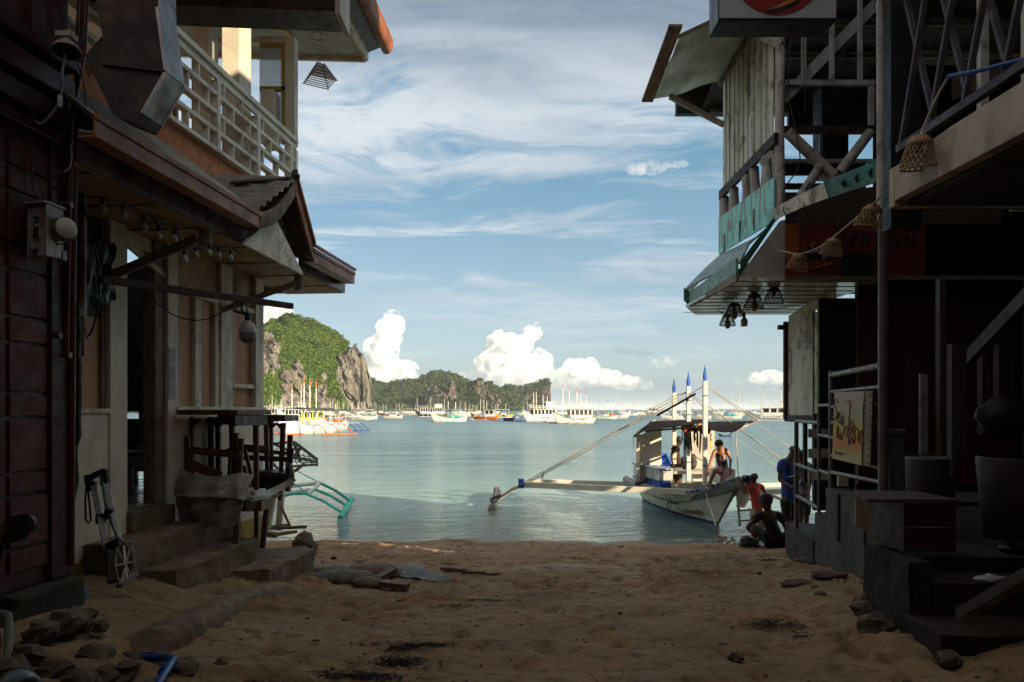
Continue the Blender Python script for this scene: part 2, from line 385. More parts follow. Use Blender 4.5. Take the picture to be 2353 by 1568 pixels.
def sea_material():
    m = bpy.data.materials.new('sea'); m.use_nodes = True; t = NT(m.node_tree); m.node_tree.nodes.clear()
    o = t.n('ShaderNodeOutputMaterial'); g = t.n('ShaderNodeNewGeometry'); P = g.outputs['Position']
    sp = t.n('ShaderNodeSeparateXYZ'); t.l(P, sp.inputs[0]); y = sp.outputs[1]
    w1 = t.noise(t.v('MULTIPLY', P, (.55, 1.5, 1)).outputs[0], 1.6, 4, .6, .6)
    w2 = t.noise(t.v('MULTIPLY', P, (.8, 1.7, 1)).outputs[0], 5.5, 3, .55, .4)
    w5 = t.noise(t.v('MULTIPLY', P, (.9, 1.6, 1)).outputs[0], 17, 3, .55, .3)
    w3 = t.noise(t.v('MULTIPLY', P, (.15, .6, 1)).outputs[0], .8, 4, .5, .4)
    w4 = t.noise(t.v('MULTIPLY', P, (.4, 1.0, 1)).outputs[0], .25, 5, .6, .6)
    far = t.ss(y, 30, 160)
    h = t.m('ADD', t.m('MULTIPLY', w1, .15), t.m('ADD', t.m('MULTIPLY', w2, .050), t.m('MULTIPLY', w5, .012)))
    h = t.m('ADD', h, t.m('MULTIPLY', t.m('MULTIPLY', w3, .8), t.ss(y, 15, 45)))
    h = t.m('ADD', h, t.m('MULTIPLY', t.m('MULTIPLY', w4, 4.0), t.ss(y, 60, 200)))
    bn = t.n('ShaderNodeBump', i_Strength=1.0, i_Distance=1.0); t.l(h, bn.inputs['Height'])
    gl = t.n('ShaderNodeBsdfGlossy', i_Roughness=.10); gl.inputs['Color'].default_value = (.86, .93, .95, 1); t.l(bn.outputs[0], gl.inputs['Normal'])
    t.l(t.ss(y, 20, 200, .07, .34), gl.inputs['Roughness'])
    di = t.n('ShaderNodeBsdfDiffuse'); t.l(bn.outputs[0], di.inputs['Normal'])
    pat = t.noise(t.v('MULTIPLY', P, (.05, .22, 1)).outputs[0], .5, 5, .55, .5)
    dc = t.mix(t.ss(pat, .35, .65), (.115, .195, .220), (.150, .235, .255))
    dc = t.mix(t.ss(y, 14, 34, 1, 0), dc, (.245, .36, .345))
    dc = t.mix(t.ss(y, 60, 500), dc, (.08, .155, .185))
    fo = t.noise(t.v('MULTIPLY', P, (.8, 3.4, 1)).outputs[0], 2.6, 6, .7, .8)
    fm = t.m('MULTIPLY', t.ss(fo, .50, .62), t.ss(y, 13.95, 14.25, .75, 0.0))
    dc = t.mix(fm, dc, (.80, .80, .76))
    t.l(dc, di.inputs['Color'])
    tr = t.n('ShaderNodeBsdfTransparent'); tr.inputs['Color'].default_value = (.62, .80, .74, 1)
    mx = t.n('ShaderNodeMixShader'); t.l(t.m('MAXIMUM', t.ss(y, 13.4, 20.0, .25, 1.0), fm), mx.inputs[0]); t.l(tr.outputs[0], mx.inputs[1]); t.l(di.outputs[0], mx.inputs[2])
    fr = t.n('ShaderNodeFresnel', i_IOR=1.33); t.l(bn.outputs[0], fr.inputs['Normal'])
    m2 = t.n('ShaderNodeMixShader'); t.l(t.m('MINIMUM', fr.outputs[0], .80), m2.inputs[0]); t.l(mx.outputs[0], m2.inputs[1]); t.l(gl.outputs[0], m2.inputs[2])
    t.l(m2.outputs[0], o.inputs[0]); return m
def make_sea():
    xs = np.array([-30000,-6000,-1500,-400,-100,-30,-10,0,10,30,100,400,1500,6000,30000.]); ys = np.array([12.6,16,20,30,60,120,300,800,2000,6000,30000.])
    X, Y = np.meshgrid(xs, ys); V = np.stack([X, Y, np.zeros_like(X)], -1).reshape(-1, 3)
    o = fast_mesh('sea', V, grid_faces(len(ys), len(xs)), sea_material(), True)
    tag(o, 'calm green-blue bay reaching from the beach to the horizon', kind='structure')
make_sea()

def rock_material(name, tone=1.0):
    m = bpy.data.materials.new(name); m.use_nodes = True; t = NT(m.node_tree); m.node_tree.nodes.clear()
    b = t.n('ShaderNodeBsdfPrincipled'); o = t.n('ShaderNodeOutputMaterial'); t.l(b.outputs[0], o.inputs[0])
    g = t.n('ShaderNodeNewGeometry'); P = g.outputs['Position']
    at_ = t.n('ShaderNodeAttribute', attribute_name='veg'); veg = at_.outputs['Fac']
    n1 = t.noise(t.v('MULTIPLY', P, (1, 1, .16)).outputs[0], .11, 9, .68, .5)
    n2 = t.noise(t.v('MULTIPLY', P, (1, 1, .10)).outputs[0], .035, 6, .6, .8)
    n3 = t.noise(P, .25, 6, .7)
    rock = t.mix(t.ss(n1, .36, .64), (.055*tone, .051*tone, .046*tone), (.25*tone, .225*tone, .185*tone))
    rock = t.mix(t.ss(n2, .55, .70, 0, .7), rock, (.46*tone, .37*tone, .25*tone))
    green = t.mix(t.ss(n3, .35, .66), (.022, .040, .010), (.085, .115, .022))
    vn_ = t.m('ADD', veg, t.m('MULTIPLY', t.m('SUBTRACT', n3, .5), .9))
    col = t.mix(t.ss(vn_, .42, .58), rock, green)
    t.l(col, b.inputs['Base Color']); b.inputs['Roughness'].default_value = .95; b.inputs['Specular IOR Level'].default_value = .1
    bn = t.n('ShaderNodeBump', i_Strength=1.0, i_Distance=6.0); t.l(t.m('ADD', n1, t.m('MULTIPLY', n3, .6)), bn.inputs['Height']); t.l(bn.outputs[0], b.inputs['Normal'])
    return m
def leaf_material(name, a, b_, c):
    m = bpy.data.materials.new(name); m.use_nodes = True; t = NT(m.node_tree); m.node_tree.nodes.clear()
    b = t.n('ShaderNodeBsdfPrincipled'); o = t.n('ShaderNodeOutputMaterial'); t.l(b.outputs[0], o.inputs[0])
    k = t.n('ShaderNodeAttribute', attribute_name='tone').outputs['Fac']
    col = t.mix(t.ss(k, 0, .55), a, b_); col = t.mix(t.ss(k, .6, 1.0), col, c)
    t.l(col, b.inputs['Base Color']); b.inputs['Roughness'].default_value = .8; b.inputs['Specular IOR Level'].default_value = .15
    return m
LEAF1 = leaf_material('island_leaves', (.018, .038, .008), (.062, .110, .013), (.155, .195, .026))
LEAF2 = leaf_material('ridge_leaves', (.024, .040, .018), (.040, .062, .024), (.068, .090, .032))
def island(name, label, sil, Yc, front, vegfn, seed, leaf, ncrown, rcrown, nu=300, nt=120, rib=10.0, forest_label=None, rockm=None):
    us = np.array([p[0] for p in sil], float); vs_ = np.array([p[1] for p in sil], float)
    u = np.linspace(us[0], us[-1], nu); rg = np.random.RandomState(seed)
    sv = np.interp(u, us, vs_)
    jag = (fbm(u*.11, u*0, oct=4, s=seed)-.5)
    T = np.concatenate([np.linspace(0, 1, nt), np.linspace(1, 1.35, 12)[1:]])
    X = np.zeros((len(T), nu)); Y = X.copy(); Z = X.copy(); VG = X.copy()
    H = (CV - sv)/F*Yc + EYE
    H = H + jag*.05*H
    for i, tt in enumerate(T):
        f = min(tt, 1.0)
        D, e = front(u, f)
        x = (u-CU)/F*Yc
        y = Yc - D*(1-f)**e
        z = -4 + (H+4)*f
        if tt > 1: y = y + (tt-1)*520; z = z*(1-(tt-1)/.35*1.06)
        Y[i] = y; Z[i] = z; X[i] = x*(.5+.5*y/Yc) if tt <= 1 else x*(y/Yc)
        vv = CV - (z-EYE)/y*F
        VG[i] = vegfn(u, vv, f)
    # relief: vertical ribs on rock, rounded lumps in the woods
    ri = 1-np.abs(2*fbm(X*.055+seed, Y*.04, Z*.012, oct=5, s=seed+3)-1)
    lu = fbm(X*.03, Y*.03, Z*.04, oct=4, s=seed+7)-.5
    k = np.minimum(1, (1.35-T)/.35)[:, None]*np.minimum(1, np.array(T)*12)[:, None]
    Y = Y - ((1-VG)*(ri-.6)*rib*3.0 + VG*lu*rib*3.2)*k
    X = X + ((fbm(X*.05, Z*.03, Y*.05, oct=4, s=seed+9)-.5)*rib*1.3)*k
    Z = Z + (1-VG)*np.maximum(0, ri-.72)*rib*2.2*np.minimum(1, np.array(T)*1.0)[:, None]*k
    o = fast_mesh(name, np.stack([X, Y, Z], -1).reshape(-1, 3), grid_faces(len(T), nu)[:, ::-1], rockm, True, {'veg': VG})
    tag(o, label, kind='structure')
    # crowns: clusters of small leaf faces spread over the wooded parts
    q = 14
    ii = rg.randint(1, nt+3, ncrown*4); jj = rg.randint(0, nu, ncrown*4)
    ok = VG[ii, jj] + (rg.rand(len(ii))-.5)*.5 > .52
    ii, jj = ii[ok][:ncrown], jj[ok][:ncrown]; n = len(ii)
    C = np.stack([X[ii, jj], Y[ii, jj], Z[ii, jj]], -1); C = C + rg.randn(n, 3)*rcrown*.35
    C[:, 2] = np.maximum(C[:, 2], 1.5)
    d = rg.randn(n, q, 3); d[:, :, 2] = np.abs(d[:, :, 2])*1.1-.25; d /= np.linalg.norm(d, axis=2, keepdims=True)
    size = rcrown*(.55+.75*rg.rand(n))[:, None, None]
    p = C[:, None, :] + d*size*(.72+.4*rg.rand(n, q, 1))*np.array([1, 1, .8])
    t1 = np.cross(d + .55*rg.randn(n, q, 3), rg.randn(n, q, 3)); t1 /= np.linalg.norm(t1, axis=2, keepdims=True)+1e-6
    t2 = np.cross(d + .45*rg.randn(n, q, 3), t1); t2 /= np.linalg.norm(t2, axis=2, keepdims=True)+1e-6
    hs = size*(.26+.22*rg.rand(n, q, 1))
    V = np.stack([p-t1*hs, p-t2*hs*.8, p+t1*hs, p+t2*hs*.8], 2).reshape(-1, 3)
    tone = np.repeat(np.clip(rg.rand(n, 1)*.75 + .25*rg.rand(n, q) + 0*size[:, :, 0], 0, 1).ravel(), 4)
    Fq = np.arange(len(V)).reshape(-1, 4)
    fo = fast_mesh('forest', V, Fq, leaf, False, {'tone': tone}, o)
    fo['kind'] = 'stuff'; fo['label'] = forest_label
    return o
def ell(u, v, cu, cv, ru, rv, ang=0):
    a = R(ang); du, dv = u-cu, v-cv
    p = (du*math.cos(a)+dv*math.sin(a))/ru; q = (-du*math.sin(a)+dv*math.cos(a))/rv
    return sstep(1.25-np.sqrt(p*p+q*q), 0, .5)
def veg1(u, v, f):
    g = np.ones_like(u)
    nz = (fbm(u*.05, v*.02, oct=4, s=5)-.5)*36
    def cut(cu, cv, ru, rv, a=0, k=1.0):
        nonlocal g; g = g*(1-k*ell(u+nz*.35, v+nz*.2, cu, cv, ru, rv, a))
    cut(636, 815, 22, 52, -14, .85); cut(662, 830, 9, 44, -8, .7)
    cut(706, 885, 20, 58, -4); cut(738, 905, 9, 48, 0, .9); cut(762, 900, 9, 44, 0, .9); cut(722, 922, 30, 24, 0, .85); cut(778, 930, 12, 20, 0, .8)
    cut(836, 880, 36, 90); cut(803, 850, 17, 66, 0, .9); cut(560, 850, 20, 60, 0, .6)
    return g
def front1(u, f):
    D = np.interp(u, [380, 600, 680, 740, 800, 855], [420, 300, 190, 150, 80, 30]); return D, 1.5
RK = rock_material('limestone'); RK2 = rock_material('dark_limestone', .62)
island('limestone_island', 'steep green-topped limestone island rising beyond the moored boats',
       [(360, 905), (430, 880), (500, 830), (560, 775), (607, 743), (630, 734), (657, 726), (680, 727), (699, 733), (726, 740), (757, 759), (780, 774), (799, 790), (809, 800), (822, 801), (828, 811), (832, 816), (835, 827), (837, 821), (840, 832), (843, 856), (849, 870), (853, 890), (855, 935)],
       900, front1, veg1, 21, LEAF1, 34000, 2.1, 460, 170, 11.0, 'green woods clinging to the nearest island', RK)
def veg2(u, v, f): return np.ones_like(u)
island('wooded_ridge', 'dark green wooded ridge behind the grey sea cliffs',
       [(830, 866), (847, 871), (874, 883), (894, 887), (913, 879), (954, 877), (991, 860), (1010, 857), (1029, 858), (1061, 872), (1082, 880), (1120, 890), (1160, 905), (1190, 925)],
       1750, lambda u, f: (300+0*u, 1.3), veg2, 33, LEAF2, 9000, 6.0, 240, 60, 12, 'dark woods covering the middle ridge', RK2)
def veg3(u, v, f):
    nz = (fbm(u*.07, v*.03, oct=4, s=8)-.5)*40
    g = .95-.9*ell(u+nz*.3, v, 1000, 912, 14, 26)-.9*ell(u+nz*.3, v, 1035, 905, 19, 26)-.8*ell(u+nz*.3, v, 1110, 900, 14, 26, -10)-.7*ell(u+nz*.3, v, 1140, 925, 22, 22)-.5*ell(u+nz*.3, v, 1075, 935, 20, 14)
    return np.clip(g, 0, 1)
island('cliff_headland', 'grey cliffs with green gullies in front of the wooded ridge',
       [(978, 940), (984, 909), (993, 890), (1005, 880), (1019, 875), (1051, 878), (1075, 884), (1089, 880), (1100, 875), (1111, 876), (1133, 888), (1150, 899), (1162, 909), (1172, 925), (1178, 943)],
       1500, lambda u, f: (90+0*u, 1.4), veg3, 44, LEAF2, 3000, 4.5, 300, 90, 14, 'scrub in the gullies of the grey cliffs', RK2)
def veg4(u, v, f):
    nz = (fbm(u*.09, v*.03, oct=4, s=9)-.5)*50
    g = 1-.85*ell(u+nz*.3, v, 1215, 918, 10, 22)-.9*ell(u+nz*.2, v, 1255, 912, 10, 30)-.5*ell(u+nz*.3, v, 1238, 920, 18, 18)
    return np.clip(g, 0, 1)
island('far_headland', 'farthest dark headland ending in a sheer cliff over the sea',
       [(1120, 935), (1138, 905), (1146, 899), (1162, 887), (1180, 890), (1197, 890), (1229, 883), (1240, 877), (1254, 873), (1260, 876), (1263, 884), (1264, 938)],
       2050, lambda u, f: (110+0*u, 1.5), veg4, 55, LEAF2, 2500, 5.5, 240, 80, 14, 'woods along the top of the far headland', RK2)

# cumulus towers standing over the sea, 14 km out: heaps of overlapping puffs lit by the sun
def cloud_material(dens=.024):
    m = bpy.data.materials.new('cloud'); m.use_nodes = True; t = NT(m.node_tree); m.node_tree.nodes.clear()
    o = t.n('ShaderNodeOutputMaterial')
    g = t.n('ShaderNodeNewGeometry'); P = g.outputs['Position']; sp = t.n('ShaderNodeSeparateXYZ'); t.l(P, sp.inputs[0])
    n = t.noise(P, .0052, 5, .62)
    d = t.m('MULTIPLY', t.ss(n, .40, .60, .0, 1.0), t.ss(sp.outputs[2], 380, 1150, .07, 1.0))
    vs = t.n('ShaderNodeVolumeScatter'); vs.inputs['Color'].default_value = (.925, .930, .945, 1); vs.inputs['Anisotropy'].default_value = .0
    t.l(t.m('MULTIPLY', d, dens), vs.inputs['Density'])
    t.l(vs.outputs[0], o.inputs['Volume']); m.cycles.volume_step_rate = 1.0; return m
def ico(sub):
    p = (1+5**.5)/2
    V = [(-1,p,0),(1,p,0),(-1,-p,0),(1,-p,0),(0,-1,p),(0,1,p),(0,-1,-p),(0,1,-p),(p,0,-1),(p,0,1),(-p,0,-1),(-p,0,1)]
    Fc = [(0,11,5),(0,5,1),(0,1,7),(0,7,10),(0,10,11),(1,5,9),(5,11,4),(11,10,2),(10,7,6),(7,1,8),(3,9,4),(3,4,2),(3,2,6),(3,6,8),(3,8,9),(4,9,5),(2,4,11),(6,2,10),(8,6,7),(9,8,1)]
    V = [Vector(v).normalized() for v in V]
    for _ in range(sub):
        c = {}; N = []
        def mid(a, b):
            k = (min(a,b), max(a,b))
            if k not in c: V.append(((V[a]+V[b])/2).normalized()); c[k] = len(V)-1
            return c[k]
        for a, b, d in Fc:
            x, y, z = mid(a,b), mid(b,d), mid(d,a); N += [(a,x,z),(b,y,x),(d,z,y),(x,y,z)]
        Fc = N
    return np.array([tuple(v) for v in V]), np.array(Fc)
def make_clouds():
    m_thick, m_thin = cloud_material(), cloud_material(.0022); rg = np.random.RandomState(12); iv3, jf3 = ico(3); iv2_, jf2_ = ico(2); YC = 14000.0; px = YC/F
    groups = [('towering white cumulus cloud between the green island and the ridge', range(0, 8)),
              ('tall heaped cumulus cloud over the ridge, the largest in the sky', range(8, 19)),
              ('long sunlit cumulus bank trailing off to the right of the tallest heap', range(19, 27)),
              ('small dark-bottomed cumulus floating alone above the three boat masts', range(27, 29)),
              ('low flat cumulus strip behind the blue-tipped masts', [29, 30, 34]),
              ('round-topped cumulus low on the right by the plank wall', [31, 32, 33]),
              ('white cumulus half hidden behind the green island', range(35, 39)),
              ('little puff of cloud high on the right of the sky', range(39, 42)),
              ('cumulus bank standing over the sea behind the right-hand buildings', [42, 43]),
              ('cumulus bank standing over the land behind the left-hand buildings', [44, 45])]
    for gi_, (lab, ids) in enumerate(groups):
        m = m_thin if gi_ in (3, 7, 4) else m_thick
        Vs, Fs, b = [], [], 0
        for i in ids:
            cx, cz, rx, rz = CUM[i]
            cx, cz, rx, rz = cx*px, cz*px, rx*px*.9, rz*px*.88; ry = (rx*rz)**.5*.9; yc = YC + rg.uniform(-.6, .6)*ry
            puffs = [(np.array([cx, yc, cz]), np.array([rx, ry, rz])*.86)]
            for _ in range(22):
                d = rg.randn(3); d /= np.linalg.norm(d); d[1] = -abs(d[1])*.8; s_ = rg.uniform(.22, .42)*(rx*rz)**.5
                c = np.array([cx, yc, cz]) + d*np.array([rx, ry, rz])*.78
                puffs.append((c, np.array([s_*1.15, s_, s_])))
                for _ in range(8):
                    e = rg.randn(3); e /= np.linalg.norm(e); e[1] = -abs(e[1]); q = s_*rg.uniform(.22, .42)
                    puffs.append((c + e*s_*.98, np.array([q*1.1, q, q])))
            for c, r_ in puffs:
                iv, jf = (iv3, jf3) if r_.mean() > 350 else (iv2_, jf2_)
                ms = r_.mean(); P = iv*r_ + c
                k = fbm(P[:,0]/ms*1.1, P[:,1]/ms*1.1, P[:,2]/ms*1.1, oct=5, s=int(c[0]) % 97)
                bl = 1-np.abs(2*fbm(P[:,0]/ms*2.4, P[:,1]/ms*2.4, P[:,2]/ms*2.4, oct=4, s=5)-1)
                P = c + (P-c)*(.50+.52*k+.52*bl)[:, None]
                Vs.append(P); Fs.append(jf+b); b += len(iv)
        V = np.concatenate(Vs); base = min(CUM[i][1]-CUM[i][3]*.75 for i in ids)*px
        V[:, 2] = np.maximum(V[:, 2], base + (fbm(V[:,0]/500, V[:,1]/500)-.5)*160)
        o = fast_mesh('cloud', V, np.concatenate(Fs), m, True); tag(o, lab, kind='structure')
        rm = o.modifiers.new('union', 'REMESH'); rm.mode = 'VOXEL'; rm.voxel_size = 22.0; rm.use_smooth_shade = True
make_clouds()

# thin sea haze: one closed box round the whole scene
def make_haze():
    m = bpy.data.materials.new('haze'); m.use_nodes = True; t = NT(m.node_tree); m.node_tree.nodes.clear()
    o = t.n('ShaderNodeOutputMaterial'); pv = t.n('ShaderNodeVolumePrincipled'); pv.inputs['Color'].default_value = (.86, .91, .95, 1); pv.inputs['Density'].default_value = HAZE_D; t.l(pv.outputs[0], o.inputs['Volume'])
    w = MB(); w.box((0, 14900, 70), (62000, 31000, 162)); ob = w.build('haze', m, recenter=False); ob['kind'] = 'stuff'; ob['label'] = 'thin pale sea haze over the bay'
HAZE_D = .00005
make_haze()

# ================================================================ LEFT SIDE OF THE ALLEY
class Frame:
    """a wall line seen from above: a = distance out from it, b = distance along it, z = height"""
    def __init__(s, ox, oy, slope, sign=1):
        s.o = Vector((ox, oy, 0)); n = math.hypot(1, slope); s.d = Vector((slope/n, 1/n, 0)); s.n = Vector((1/n, -slope/n, 0))*sign; s.rz = -math.atan(slope)
    def p(s, a, b, z): return s.o + s.n*a + s.d*b + Vector((0, 0, z))
    def b(s, u, a=0.0):
        k = (u-CU)/F; return (s.o.x + s.n.x*a - k*(s.o.y + s.n.y*a))/(k*s.d.y - s.d.x)
    def z(s, v, a, b): return EYE - (v-CV)/F*s.p(a, b, 0).y
    def pt(s, u, v, a=0.0):
        b = s.b(u, a); return s.p(a, b, s.z(v, a, b))
    def box(s, mb, a0, a1, b0, b1, z0, z1):
        return mb.hexa([s.p(a0,b0,z0), s.p(a1,b0,z0), s.p(a1,b1,z0), s.p(a0,b1,z0), s.p(a0,b0,z1), s.p(a1,b0,z1), s.p(a1,b1,z1), s.p(a0,b1,z1)]) if s.n.x > 0 else \
               mb.hexa([s.p(a1,b0,z0), s.p(a0,b0,z0), s.p(a0,b1,z0), s.p(a1,b1,z0), s.p(a1,b0,z1), s.p(a0,b0,z1), s.p(a0,b1,z1), s.p(a1,b1,z1)])
    def uv(s, mb, u0, u1, v0, v1, a0, a1):
        """upright board on the wall line between two picture columns and the heights of v0/v1 measured at its middle"""
        b0, b1 = s.b(u0, a1), s.b(u1, a1); bm = (b0+b1)/2
        return s.box(mb, a0, a1, min(b0,b1), max(b0,b1), s.z(v1, a1, bm), s.z(v0, a1, bm))
LF = Frame(-4.06, 0, .1)
WHITE = mat('white_wall_paint', (.80,.73,.58), (.71,.64,.50), 3, .7, .25, 25, stain=(.42,.38,.31), ssc=1.1, samt=.4)
WHITEW = mat('white_wood_paint', (.82,.75,.60), (.64,.58,.46), 5, .6, .35, 30, (1,1,.15), stain=(.16,.13,.10), ssc=4, samt=.5)
PLY = mat('plywood_panel', (.60,.32,.17), (.45,.23,.12), 3.5, .6, .2, 40, (1,1,.08))
BROWNP = mat('brown_fascia_paint', (.40,.155,.070), (.30,.115,.055), 4, .5, .25, 30, stain=(.05,.025,.018), samt=.5)
DBROWN = mat('dark_brown_timber', (.11,.055,.037), (.055,.028,.02), 5, .35, .4, 30, (1,1,.4), stain=(.20,.17,.17), ssc=2.2, samt=.22)
SOFF = mat('stained_soffit', (.50,.36,.20), (.36,.25,.13), 3, .75, .2, 25, stain=(.07,.045,.03), ssc=2, samt=.6)
YELL = mat('yellow_plinth_paint', (.42,.30,.025), (.26,.17,.02), 5, .7, .3, 20, stain=(.13,.09,.06), ssc=2.6, samt=.8)
CONC = mat('sandy_concrete', (.23,.165,.105), (.13,.092,.060), 5, .9, .9, 22, stain=(.07,.05,.035), ssc=5, samt=.6)
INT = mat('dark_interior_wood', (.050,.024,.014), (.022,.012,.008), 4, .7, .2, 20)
ORNG = mat('orange_slab_paint', (.62,.21,.06), (.46,.15,.045), 5, .7, .4, 25, stain=(.05,.025,.02), ssc=5, samt=.7)
DARKW = mat('dark_rough_timber', (.045,.026,.018), (.022,.014,.010), 7, .7, .4, 35, (1,1,.2))
BLACK = mat('black_plastic', (.012,.012,.013), None, 8, .4, 0)
cafe = empty('cafe_house', LF.p(0, 7.0, 1.2), LF.rz, 'white two-storey cafe house with plywood panels below and a white lattice terrace above', 'house')
bw0 = LF.b(172)-.02; BE = LF.b(606)                       # near and far end of the white wall
ZS = 2.47                                                  # sill line
def wall_piece(a0, a1, b0, b1, z0, z1, name='wall', m=None):
    w = MB(); LF.box(w, a0, a1, b0, b1, z0, z1); return w.build(name, m or WHITE, cafe)
bp1a, bp1b = LF.b(250), LF.b(287); bp2a, bp2b = LF.b(384), LF.b(406)
zf = 1.56
wall_piece(-.12, 0, bw0, bp1a, .7, 2.44)
wall_piece(-.12, .015, bp1a, bp1b, .7, 4.07)
wall_piece(-.12, .012, bp2a, bp2b, .95, 4.07)
wall_piece(-.12, 0, bp2b, BE, 1.13, ZS-.03)
wall_piece(-.12, .006, bp2b, BE, .80, 1.13, 'plinth', YELL)
wall_piece(-.12, -.005, bw0, BE, .3, .80, 'footing', CONC)
wall_piece(-.12, -.01, bp1b, bp2a, .9, zf, 'threshold', CONC)
# ragged yellow band along the foot of the near wall
w = MB(); n = 26; up = []; dn = []
for i in range(n+1):
    b = bw0 + (bp1a+.3-bw0)*i/n; h = zs(*LF.p(0, b, 0).xy) + .06 + .10*float(vn([i*.5],[3.3])[0]) + .10*i/n
    up.append(LF.p(.004, b, h)); dn.append(LF.p(.004, b, .6))
w.grid([dn, up]); w.build('plinth_band', YELL, cafe)
# posts and frames with the plywood panels between
def up_board(u0, u1, v0, v1, a0, a1, name, m): w = MB(); LF.uv(w, u0, u1, v0, v1, a0, a1); return w.build(name, m, cafe, bevel=.004)
ZH = lambda u: LF.z(600+(u-465)*.30, .02, LF.b(u, .02))
zh = 3.62
def post(u0, u1, a1=.02, z0=ZS, z1=4.07, name='post', m=None):
    w = MB(); LF.box(w, -.10, a1, LF.b(u0, a1), LF.b(u1, a1), z0, z1); return w.build(name, m or WHITEW, cafe, bevel=.004)
post(588, 606, .025); post(509, 535, .022); post(449, 463, .0, z1=zh); post(495, 509, .0, z1=zh)
for u0, u1 in ((407, 449), (463, 495)):
    w = MB(); LF.box(w, -.06, -.045, LF.b(u0, 0), LF.b(u1, 0), ZS, zh); w.build('plywood_panel', PLY, cafe)
w = MB(); LF.box(w, -.06, -.045, LF.b(535, 0), LF.b(588, 0), ZS+.26, zh-.03); w.build('plywood_panel', PLY, cafe)
w = MB(); LF.box(w, -.062, -.047, LF.b(535, 0), LF.b(588, 0), ZS, ZS+.25); w.build('plywood_panel', PLY, cafe)
w = MB(); LF.box(w, -.055, .012, LF.b(535, 0)+.002, LF.b(588, 0)-.002, ZS+.235, ZS+.285); w.build('crossbar', WHITEW, cafe, bevel=.003)
w = MB(); LF.box(w, -.10, .03, bp2b-.02, BE+.004, ZS-.03, ZS+.012); w.build('sill', WHITEW, cafe, bevel=.004)
for u0, u1 in ((407, 509), (535, 588)):
    w = MB(); LF.box(w, -.09, .01, LF.b(u0, 0)+.002, LF.b(u1, 0)-.002, zh, zh+.06); w.build('head_rail', WHITEW, cafe, bevel=.003)
    w = MB(); LF.box(w, -.09, -.03, LF.b(u0, 0)+.002, LF.b(u1, 0)-.002, zh+.06, 4.07); w.build('upper_board', SOFF, cafe)
w = MB(); LF.box(w, -.09, -.03, LF.b(463)-.0, LF.b(463)+.0+.01, 3, 3.01)
# near window with its plywood shutter, pull handles and the torn black sheet above
w = MB(); LF.box(w, -.07, -.045, bw0, LF.b(239), 2.46, 3.22); w.build('plywood_panel', PLY, cafe)
w = MB(); LF.box(w, -.09, -.02, LF.b(239), bp1a, 2.46, 4.05); w.build('window_frame', mat('worn_frame_wood', (.30,.20,.13), (.16,.10,.06), 5, .7, .3, 30, (1,1,.2)), cafe)
w = MB(); LF.box(w, -.10, .02, bw0, bp1a, 2.425, 2.46); w.build('sill', WHITEW, cafe)
w = MB(); LF.box(w, -.09, -.05, bw0, LF.b(239), 3.22, 4.05); w.build('shutter', INT, cafe)
for u in (190, 232):
    q = LF.pt(u, 776, -.03); q2 = LF.pt(u, 818, -.03)
    MB().tube([LF.p(-.045, LF.b(u,-.03), q.z), q, q2, LF.p(-.045, LF.b(u,-.03), q2.z)], .008, 6).build('pull_handle', DARKW, cafe)
rows = []
for i in range(9):
    r_ = []
    for j in range(10):
        uu = 186 + 68*j/9; vv = 556 + 142*i/8 + (8*math.sin(j*1.3) if i == 8 else 0) + (6*math.sin(j) if i == 0 else 0)
        b = LF.b(uu); r_.append(LF.p(.015+.03*float(vn([i*.9],[j*.8])[0])+.02*math.sin(j*2.1+i), b, LF.z(vv, 0, b)))
    rows.append(r_)
MB().sheet(rows, .004).build('torn_sheet', mat('black_bin_liner', (.035,.036,.04), (.012,.012,.014), 8, .32, .4, 18), cafe)
# door: brown jamb, header frames, transom with sky behind
w = MB(); LF.box(w, -.14, -.02, LF.b(357, -.02), bp2a, zf, 4.06); w.build('door_jamb', mat('scuffed_jamb', (.24,.17,.12), (.15,.10,.07), 5, .7, .3, 20, (1,1,.2), stain=(.05,.03,.02), samt=.7), cafe)
w = MB(); LF.box(w, -.13, .0, bp1b, bp1b+.035, zf, 3.95); w.build('door_jamb', WHITEW, cafe)
w = MB(); LF.box(w, -.16, -.05, bp1b, LF.b(357, -.05), 3.93, 4.06); w.build('door_head', WHITEW, cafe)
w = MB(); w.bar(LF.pt(291, 560, -.03), LF.pt(384, 640, -.03), .03, .05); w.build('brace', WHITEW, cafe)
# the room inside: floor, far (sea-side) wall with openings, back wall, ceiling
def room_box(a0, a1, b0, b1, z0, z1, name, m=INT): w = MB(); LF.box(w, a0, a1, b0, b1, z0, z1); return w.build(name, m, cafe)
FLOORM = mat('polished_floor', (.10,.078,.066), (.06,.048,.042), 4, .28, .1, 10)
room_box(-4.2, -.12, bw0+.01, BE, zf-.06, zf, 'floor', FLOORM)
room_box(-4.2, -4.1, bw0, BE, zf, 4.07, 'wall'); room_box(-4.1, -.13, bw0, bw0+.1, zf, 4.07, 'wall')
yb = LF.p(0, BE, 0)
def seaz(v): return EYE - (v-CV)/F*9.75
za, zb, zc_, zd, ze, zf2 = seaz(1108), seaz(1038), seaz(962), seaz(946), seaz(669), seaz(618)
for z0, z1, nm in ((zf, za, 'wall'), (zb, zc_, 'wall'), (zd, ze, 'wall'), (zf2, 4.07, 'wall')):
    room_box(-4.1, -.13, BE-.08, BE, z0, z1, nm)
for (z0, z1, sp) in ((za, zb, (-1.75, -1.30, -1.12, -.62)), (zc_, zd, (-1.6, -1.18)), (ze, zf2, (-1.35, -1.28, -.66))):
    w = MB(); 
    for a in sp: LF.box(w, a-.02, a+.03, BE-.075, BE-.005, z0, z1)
    w.build('mullion', INT, cafe)
